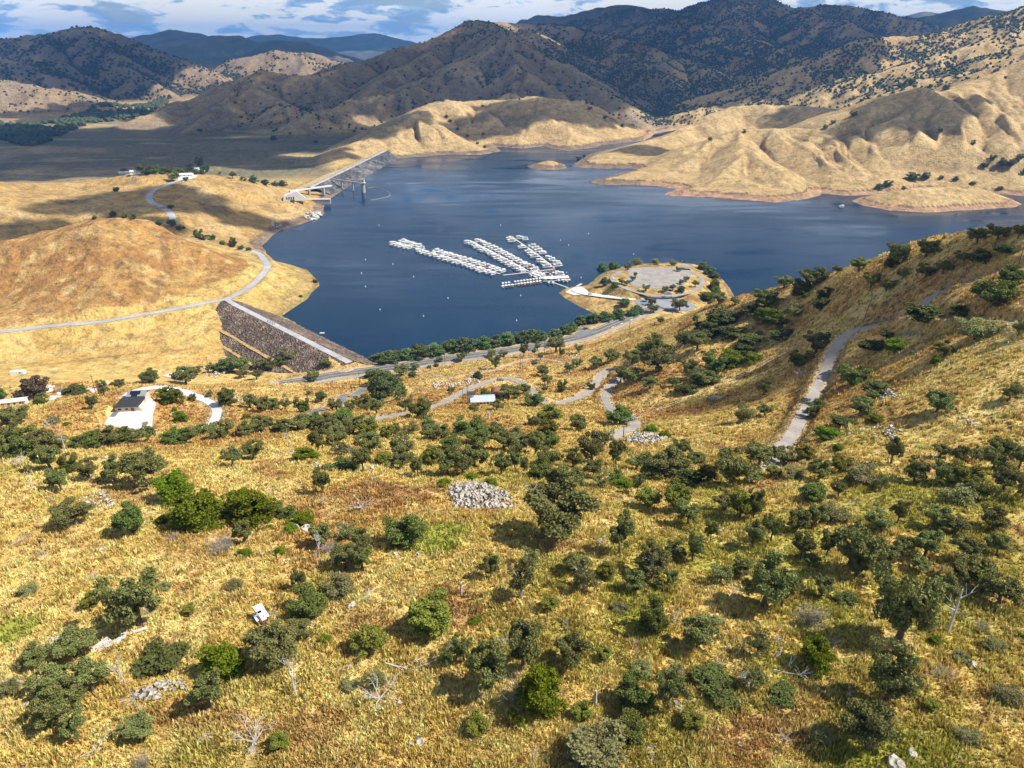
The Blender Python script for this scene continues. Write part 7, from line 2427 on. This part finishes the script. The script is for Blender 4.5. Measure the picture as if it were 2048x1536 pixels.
for i, (u, v, wpx, hpx, k, lab) in enumerate(DL):
    q = hit(u, v)
    m_px = proj(q)[2] / F
    wm, hm = wpx * m_px, hpx * m_px * (1.15 if k in ('snag', 'stump', 'upright') else .8)
    nm = {'fallen': 'fallen_branch', 'stump': 'tree_stump', 'twigs': 'dead_shrub'}.get(k, 'dead_tree')
    o = ob(nm, DM[k][i % 3], None, (q[0], q[1], q[2]))
    o.rotation_euler = (0, 0, rt_.uniform(0, 6.28) if k not in ('fallen',) else rt_.uniform(-.5, .5))
    s = {'upright': .70, 'spread': .62, 'snag': .9, 'fallen': .72, 'twigs': .8, 'stump': 2.2}[k]
    o.scale = (wm * s, wm * s, hm * {'upright': .95, 'spread': 1.25, 'snag': 1.05, 'fallen': 1.6, 'twigs': 1.2, 'stump': 1.0}[k])
    tag(o, lab, {'fallen_branch': 'branch', 'tree_stump': 'stump', 'dead_shrub': 'dead shrub', 'dead_tree': 'dead tree'}[nm], 'dead wood in the grass')

# ------------------------------------------------------------------ rocks
M_ROCK = rock_mat('pale_granite', (0.36, 0.31, 0.25), (0.56, 0.50, 0.42), (0.19, 0.16, 0.13), 1.4)
M_ROCKW = rock_mat('white_rubble', (0.50, 0.46, 0.41), (0.68, 0.64, 0.58), (0.34, 0.30, 0.25), 1.2)


def stone(seed, sub=ICO2):
    v, f = sub
    rg = np.random.default_rng(seed)
    v = v.copy()
    for _ in range(7):
        n = rg.normal(size=3)
        n /= np.linalg.norm(n)
        d = rg.uniform(.45, .85)
        h = v @ n
        v = v - np.maximum(h - d, 0)[:, None] * n * .9
    v *= np.array([1, rg.uniform(.65, .95), rg.uniform(.5, .8)])
    return v, f


STONE_L = [stone(i, ICO3) for i in range(6)]
STONE_S = [stone(20 + i, ICO2) for i in range(8)]
STM = [mesh_np('boulder', v, f, M_ROCK, False) for v, f in STONE_L]
STW = [mesh_np('boulder', v, f, M_ROCKW, False) for v, f in STONE_L]


def rock_group(name, pts, mat, label, cat, kind=None, stones=STONE_S):
    cs, fs, n = [], [], 0
    for (x, y, z, s) in pts:
        v, f = stones[rt_.randrange(len(stones))]
        a = rt_.uniform(0, 6.28)
        c, si = math.cos(a), math.sin(a)
        q = np.stack([v[:, 0] * c - v[:, 1] * si, v[:, 0] * si + v[:, 1] * c, v[:, 2]], 1) * s + np.array([x, y, z])
        cs.append(q)
        fs.append(f + n)
        n += len(q)
    o = ob(name, mesh_np(name, np.concatenate(cs), np.concatenate(fs), mat))
    return tag(o, label, cat, None, kind)


def outcrop(u, v, wpx, hpx, n, size_px, label, mat=M_ROCK, mound=0.0, name='rock_outcrop', tri=False):
    pts = []
    c = hit(u, v)
    m_px = proj(c)[2] / F
    tries = 0
    while len(pts) < n and tries < n * 6:
        tries += 1
        a, b = rt_.uniform(-1, 1), rt_.uniform(-1, 1)
        if tri:
            # wedge shape: high on the left, tapering right
            if b < -1 + 0.9 * max(0, (a + .4)):
                continue
            if a < -.85 and b > .5:
                continue
        elif a * a + b * b > 1:
            continue
        q = hit(u + a * wpx / 2, v + b * hpx / 2)
        if q is None:
            continue
        s = size_px * m_px * .5 * rt_.choice((.6, .8, 1, 1, 1.4, 1.9)) * rt_.uniform(.8, 1.2)
        up = mound * (1 - a * a) * (1 - b * b) * m_px * hpx
        pts.append((q[0], q[1], q[2] + up + s * .15, s))
    if n <= 24:
        for (x, y, z, s) in pts:
            o = ob('boulder', STM[rt_.randrange(6)] if mat is M_ROCK else STW[rt_.randrange(6)], None, (x, y, z))
            o.scale = (s, s, s)
            o.rotation_euler = (0, 0, rt_.uniform(0, 6.28))
            tag(o, 'boulder in the ' + label, 'boulder', label)
        return None
    return rock_group(name, pts, mat, label, 'rocks', 'stuff' if name == 'rock_outcrop' else None)


outcrop(962, 992, 128, 52, 420, 9, 'large wedge-shaped pile of pale stones in the golden grass', M_ROCK, .25, 'rock_pile', True)
outcrop(1292, 879, 78, 22, 170, 7, 'smaller grey rock pile beside the utility pole', M_ROCK, .3, 'rock_pile')
for (u, v, wp, hp, n, sz, lab, mt_) in ((345, 1372, 80, 22, 34, 10, 'pale rock ledge between the dead tree and the round green shrub', M_ROCK), (292, 1390, 60, 20, 26, 12, 'pale layered rocks at the left end of the ledge', M_ROCK), (197, 1000, 76, 40, 70, 5, 'scatter of white stones in the brush at far left', M_ROCKW),
                                        (892, 770, 66, 14, 70, 4, 'white rubble heap below the highway', M_ROCKW), (940, 763, 36, 12, 40, 4, 'white rubble streak next to the round green tree', M_ROCKW), (1146, 714, 24, 8, 26, 3.5, 'white rubble heap above the dirt patch', M_ROCKW),
                                        (480, 797, 44, 20, 36, 6, 'grey rocks among the oaks right of the white driveway', M_ROCK), (1425, 800, 26, 16, 5, 13, 'pair of big grey boulders on the orange slope', M_ROCK), (1780, 792, 46, 26, 22, 9, 'pale boulders under a dark oak on the right slope', M_ROCK), (1762, 866, 86, 34, 60, 6, 'white rocky ledge right of the narrow lane', M_ROCKW),
                                        (1775, 515, 90, 14, 60, 5, 'pale rocky crest on the right skyline', M_ROCK), (1825, 668, 44, 8, 12, 7, 'flat pale rocks above the right bend of the lane', M_ROCK), (1810, 705, 50, 10, 24, 5, 'grey stones behind the bright shrub on the right slope', M_ROCK), (630, 935, 24, 16, 16, 7, 'white boulders left of a dark bush in the oak belt', M_ROCKW), (745, 938, 18, 12, 10, 7, 'white boulders under an oak in the belt', M_ROCKW), (780, 934, 20, 10, 10, 7, 'white boulders beside the olive bush in the belt', M_ROCKW),
                                        (212, 918, 44, 8, 14, 6, 'row of white stones below the left oak belt', M_ROCKW), (1364, 1414, 30, 18, 7, 12, 'cluster of pale boulders at lower right of centre', M_ROCK), (408, 1476, 26, 18, 6, 10, 'cluster of pale boulders near the sprawling dead tree', M_ROCK), (782, 1412, 60, 24, 12, 7, 'loose pale stones below the low dead tree', M_ROCK), (1655, 675, 40, 16, 22, 5, 'white rocks left of the lane under the wires', M_ROCKW),
                                        (1600, 745, 34, 10, 14, 5, 'small white rocks left of the narrow lane', M_ROCKW), (330, 790, 40, 6, 14, 4, 'small rocks lining the white driveway', M_ROCK), (355, 828, 22, 14, 14, 5, 'grey rocks around the round shrub by the house', M_ROCK), (1990, 714, 26, 8, 8, 6, 'pale stones in the golden grass at far right', M_ROCK), (1945, 850, 20, 10, 5, 9, 'small pale boulder pair on the right golden slope', M_ROCK), (1925, 842, 22, 14, 6, 9, 'grey boulder cluster on the right golden slope', M_ROCK),
                                        (430, 742, 50, 26, 70, 4, 'grey rubble at the left foot of the saddle dam', M_ROCKW), (625, 432, 34, 18, 60, 6, 'white riprap bank on the shore below the spillway', M_ROCKW), (553, 452, 22, 18, 40, 4, 'white riprap streak on the shore left of the spillway', M_ROCKW), (720, 718, 22, 8, 18, 3.5, 'white stones on the shore at the end of the saddle dam', M_ROCKW)):
    outcrop(u, v, wp, hp, n, sz, lab, mt_, .1)
BL = [(838, 1484, 22), (817, 1490, 16), (696, 1335, 15), (688, 1342, 9), (664, 1202, 8), (705, 1212, 22), (665, 1405, 13), (738, 1402, 11), (862, 1362, 9), (825, 1365, 8), (875, 1366, 9), (978, 1422, 12), (552, 1455, 8), (571, 1460, 9), (551, 1500, 12), (623, 1433, 7), (757, 1430, 11), (795, 1448, 9), (790, 1462, 8), (1945, 1332, 20), (1792, 1528, 52), (1822, 1510, 30), (1840, 1472, 13), (1789, 1480, 10), (1915, 1518, 18), (55, 1413, 20), (36, 1405, 10), (12, 1368, 18), (247, 1402, 13), (44, 1335, 10), (140, 1259, 13), (247, 1260, 9), (45, 1530, 12), (205, 1100, 18), (232, 1132, 11), (528, 1522, 12), (1550, 890, 8), (1395, 892, 10), (1500, 880, 9), (1700, 868, 12), (1440, 1062, 9), (1660, 1010, 9), (1250, 965, 14), (1215, 952, 12), (1480, 1490, 14), (1395, 1496, 10), (1422, 1328, 8), (1000, 1048, 12), (535, 980, 12), (522, 1110, 14), (545, 1108, 9), (570, 1122, 10), (790, 1110, 16), (835, 1112, 16), (680, 1068, 22), (612, 1060, 26), (590, 1055, 16)]
bl_seen = {}
for (u, v, s) in BL:
    lab = '%s pale boulder in the grass %s' % ('large' if s > 20 else 'medium' if s > 12 else 'small', bearing(u, v, (u, v)))
    bl_seen.setdefault(lab, []).append((u, v, s))
for lab, us in bl_seen.items():
    us.sort()
    for i, (u, v, s) in enumerate(us):
        q = hit(u, v)
        m_px = proj(q)[2] / F
        r = s * m_px * .55
        o = ob('boulder', STM[(int(u) + int(v)) % 6], None, (q[0], q[1], q[2] + r * .12))
        o.scale = (r, r, r)
        o.rotation_euler = (rt_.uniform(-.2, .2), rt_.uniform(-.2, .2), rt_.uniform(0, 6.28))
        pre = '' if len(us) == 1 else ('left ' if i == 0 else 'right ' if i == len(us) - 1 else 'middle ')
        tag(o, ' '.join((pre + lab).split()[:16]), 'boulder', 'boulders in the grass')
# scrap boards near the lower left oaks
for (u, v, ln, wd_, a, lab) in ((278, 1262, 2.4, .5, .35, 'white plank lying below the large lone oak'), (116, 1279, 2.2, 1.0, .1, 'pale metal sheet lying behind the left oak cluster'), (95, 1296, 2.4, 1.2, .5, 'ribbed grey sheet lying at far left'), (203, 1292, 2.8, 1.4, 1.0, 'heap of grey boards left of the dead tree'), (232, 1285, 3.0, .8, .9, 'stack of pale boards behind the white dead tree'), (247, 1272, 1.0, .9, .2, 'small white box beside the pale boards')):
    q = hit(u, v)
    mb = MB()
    for k in range(4):
        mb.box(-ln / 2, ln / 2, -wd_ / 2 + k * wd_ / 4, -wd_ / 2 + (k + .85) * wd_ / 4, 0 + .03 * (k % 2), .14 + .04 * (k % 2))
    o = mb.build('scrap_boards', M_OFFWHITE if ln < 2.5 else M_DEAD, None, False, (q[0], q[1], q[2] + .1))
    o.rotation_euler = (.1, -.1, a)
    tag(o, lab, 'boards')
# fence posts along the bottom
FP = [(547, 1436), (585, 1448), (650, 1480), (751, 1515), (794, 1508), (692, 1450), (1957, 1455), (1834, 1452), (1618, 1488)]
fm = MB().tube([(0, 0, -.2), (0, 0, 1.35)], [.06, .05], 6).mesh('fence_post', M_WOOD)
for i, (u, v) in enumerate(FP):
    q = hit(u, v)
    o = ob('fence_post', fm, None, (q[0], q[1], q[2]))
    o.rotation_euler = (rt_.uniform(-.1, .1), rt_.uniform(-.1, .1), 0)
    o['label'] = ' '.join(('thin dark fence post ' + bearing(u, v)).split()[:16])
    o['category'] = 'fence post'
    o['group'] = 'fence posts along the bottom'
print('rocks', time.time() - T0)

# ------------------------------------------------------------------ grass in tufts over the near slope (uncountable)
rgn = np.random.default_rng(99)
NG = 260000
Rg = 46 + (640 - 46) * rgn.random(NG) ** 1.9
Ag = np.radians(rgn.uniform(-50, 50, NG))
xg, yg = Rg * np.sin(Ag), Rg * np.cos(Ag)
keep = (bilin(ROAD_D, xg, yg) > 0.6) & (bilin(SD, xg, yg) > 12) & (signed_dist(xg, yg, [PAD]) > 1)
xg, yg, Rg = xg[keep], yg[keep], Rg[keep]
# some of it stands in clumps
ncl = 24000
cR = 46 + (420 - 46) * rgn.random(ncl) ** 1.5
cA = np.radians(rgn.uniform(-50, 50, ncl))
cx0, cy0 = np.repeat(cR * np.sin(cA), 9), np.repeat(cR * np.cos(cA), 9)
cx0 = cx0 + rgn.normal(size=len(cx0)) * .38
cy0 = cy0 + rgn.normal(size=len(cy0)) * .38
kc = (bilin(ROAD_D, cx0, cy0) > 0.8) & (signed_dist(cx0, cy0, [PAD]) > 1)
ntuft = len(xg)
xg, yg = np.concatenate([xg, cx0[kc]]), np.concatenate([yg, cy0[kc]])
Rg = np.hypot(xg, yg)
clump = np.arange(len(xg)) >= ntuft
cval = np.concatenate([np.ones(ntuft), np.repeat(rgn.uniform(.75, 1.5, ncl), 9)[kc]])
zg = gz(xg, yg)
thick = 0.5 + 0.5 * np.clip(fbm(xg, yg, 6.0, 2, 201) + .5, 0, 1.4)
n = len(xg)
col = np.stack([bilin(C[..., k], xg, yg) for k in range(3)], 1)
col = col * rgn.uniform(.72, 1.45, n)[:, None]
warm = rgn.random(n)[:, None]
col = col * cval[:, None]
col = np.where(warm < .12, STRAW * 1.05, col)
col = np.where((warm > .96), RUST, col) * np.array([1.10, 1.16, 1.1])
cv, cc = [], []
for b in range(3):
    a = rgn.uniform(0, 6.28, n)
    w_ = rgn.uniform(.07, .17, n) * (1 + Rg / 160)
    h_ = rgn.uniform(.25, .8, n) * thick * (.8 + Rg / 500) * np.where(clump, 1.45, 1.0)
    ln = rgn.uniform(.1, .45, n) * h_ * 1.3
    la = rgn.uniform(0, 6.28, n)
    ox, oy = rgn.uniform(-.25, .25, n), rgn.uniform(-.25, .25, n)
    bx, by = xg + ox, yg + oy
    p0 = np.stack([bx - np.cos(a) * w_, by - np.sin(a) * w_, zg - .06], 1)
    p1 = np.stack([bx + np.cos(a) * w_, by + np.sin(a) * w_, zg - .06], 1)
    p2 = np.stack([bx + np.cos(la) * ln, by + np.sin(la) * ln, zg + h_], 1)
    cv.append(np.stack([p0, p1, p2], 1).reshape(-1, 3))
    cc.append(np.repeat(col * rgn.uniform(.85, 1.15, n)[:, None], 3, 0))
co = np.concatenate(cv)
m, nt, p, L = new_mat('dry_grass_blades')
at = nd(nt, 'ShaderNodeAttribute', attribute_name='tint')
L.new(at.outputs['Color'], p.inputs['Base Color'])
p.inputs['Roughness'].default_value = 0.8
p.inputs['Specular IOR Level'].default_value = 0.2
tr = nd(nt, 'ShaderNodeBsdfTranslucent')
L.new(at.outputs['Color'], tr.inputs[0])
mx = nd(nt, 'ShaderNodeMixShader')
mx.inputs[0].default_value = .3
L.new(p.outputs[0], mx.inputs[1])
L.new(tr.outputs[0], mx.inputs[2])
L.new(mx.outputs[0], nt.nodes['Material Output'].inputs[0])
tag(ob('dry_grass', mesh_np('dry_grass', co, np.arange(len(co)).reshape(-1, 3), m, False, {'tint': np.clip(np.concatenate(cc), .01, .8)})), 'dry golden grass standing over the near hillside', 'grass', None, 'stuff')

# low brush and weeds that cover the slopes (uncountable)
def brush(name, label, n, r0, r1, size, mats, seed, thr, a0=-50, a1=50):
    rg = np.random.default_rng(seed)
    R = r0 + (r1 - r0) * rg.random(n) ** 1.3
    A = np.radians(rg.uniform(a0, a1, n))
    x, y = R * np.sin(A), R * np.cos(A)
    nz = fbm(x, y, 22.0, 3, seed) + .4 * fbm(x, y, 70.0, 2, seed + 5)
    k = (rg.random(n) < sstep(thr, thr + .6, nz)) & (bilin(ROAD_D, x, y) > 1.5) & (bilin(SD, x, y) > 6)
    d_ = signed_dist(x, y, [PAD])
    k &= d_ > 2
    x, y, R = x[k], y[k], R[k]
    z = gz(x, y)
    m_ = len(x)
    per = 26
    s = size * rg.uniform(.4, 1.4, m_) * (.7 + R / 500)
    d = rg.normal(size=(m_, per, 3))
    d /= np.linalg.norm(d, axis=2)[..., None]
    d[..., 2] = np.abs(d[..., 2]) * .7
    c = d * (s[:, None] * rg.uniform(.3, 1.0, (m_, per)))[..., None]
    c[..., 0] += x[:, None]
    c[..., 1] += y[:, None]
    c[..., 2] += z[:, None]
    co_, f_ = leaf_cards(rg, c.reshape(-1, 3), 1.0)
    cen = np.repeat(c.reshape(-1, 3), 4, 0)
    co_ = cen + (co_ - cen) * np.repeat(np.repeat(s * .22, per), 4)[:, None]
    tag(ob(name, mesh_np(name, co_, f_, mats)), label, 'brush', None, 'stuff')


brush('dry_brush', 'low brown dry brush scattered over the slopes', 9000, 60, 520, .55, leaf_mat('dry_brush_leaves', (0.11, 0.075, 0.03), (0.22, 0.15, 0.06), .2), 301, -.15)
brush('green_brush', 'low olive brush scattered over the slopes', 4200, 60, 480, .6, leaf_mat('low_brush_leaves', (0.075, 0.085, 0.025), (0.15, 0.155, 0.045), .2), 311, .1)
# ------------------------------------------------------------------ far woods (read as one mass)
M_FARWOOD = leaf_mat('far_oak_canopy', (0.030, 0.038, 0.020), (0.060, 0.068, 0.034), 0.0)


def wood(name, label, xs, ys, size, seed):
    rg = np.random.default_rng(seed)
    n = len(xs)
    zs = gz(xs, ys)
    v, f = ICO1
    nv = len(v)
    s = size * rg.uniform(.55, 1.35, n)
    jit = 1 + rg.uniform(-.35, .35, (n, nv))
    co = v[None] * jit[..., None] * s[:, None, None] * np.array([1, 1, .85])
    co[..., 0] += xs[:, None]
    co[..., 1] += ys[:, None]
    co[..., 2] += (zs + s * .55)[:, None]
    fs = (f[None] + (np.arange(n) * nv)[:, None, None]).reshape(-1, 3)
    return tag(ob(name, mesh_np(name, co.reshape(-1, 3), fs, M_FARWOOD, False)), label, 'woodland', None, 'stuff')


def scatter(n, a0, a1, r0, r1, seed, dens, power=2.0):
    rg = np.random.default_rng(seed)
    R = (r0 ** power + (r1 ** power - r0 ** power) * rg.random(n)) ** (1 / power)
    A = np.radians(rg.uniform(a0, a1, n))
    x, y = R * np.sin(A), R * np.cos(A)
    k = rg.random(n) < np.clip(bilin(dens, x, y), 0, 1)
    return x[k], y[k]


LANDK = (Z > 8) * (SD > 40)
x, y = scatter(210000, -42, 42, 2550, 4500, 1, WD * (0.35 + 0.6 * WD) * LANDK, 1.4)
wood('oak_woodland', 'dark scattered oak woodland over the middle mountains', x, y, 4.4, 11)
x, y = scatter(150000, -42, 42, 4500, 7600, 2, WD * (0.4 + 0.7 * WD) * LANDK, 1.2)
wood('far_oak_woodland', 'dark oak woodland covering the far mountains', x, y, 7.0, 12)
# river wood on the plain at left
rw = np.array([ptZ(u, v, 2.0)[:2] for u, v in ((-60, 250), (0, 282), (60, 292), (90, 285), (140, 262), (180, 246), (230, 243), (290, 230), (340, 205), (330, 200), (260, 212), (200, 222), (130, 236), (90, 246), (40, 248), (-60, 244))])
dr_ = signed_dist(GX, GY, [rw]) * ((RR > 2000) & (RR < 6000)) + 1e4 * ((RR <= 2000) | (RR >= 6000))
x, y = scatter(60000, -40, -20, 2450, 5200, 3, (dr_ < 0) * 0.30 * sstep(-.5, .3, fbm(GX, GY, 120.0, 3, 188)), 1.0)
wood('river_woodland', 'dark green wood along the river on the left plain', x, y, 9.0, 13)
print('woods', time.time() - T0)
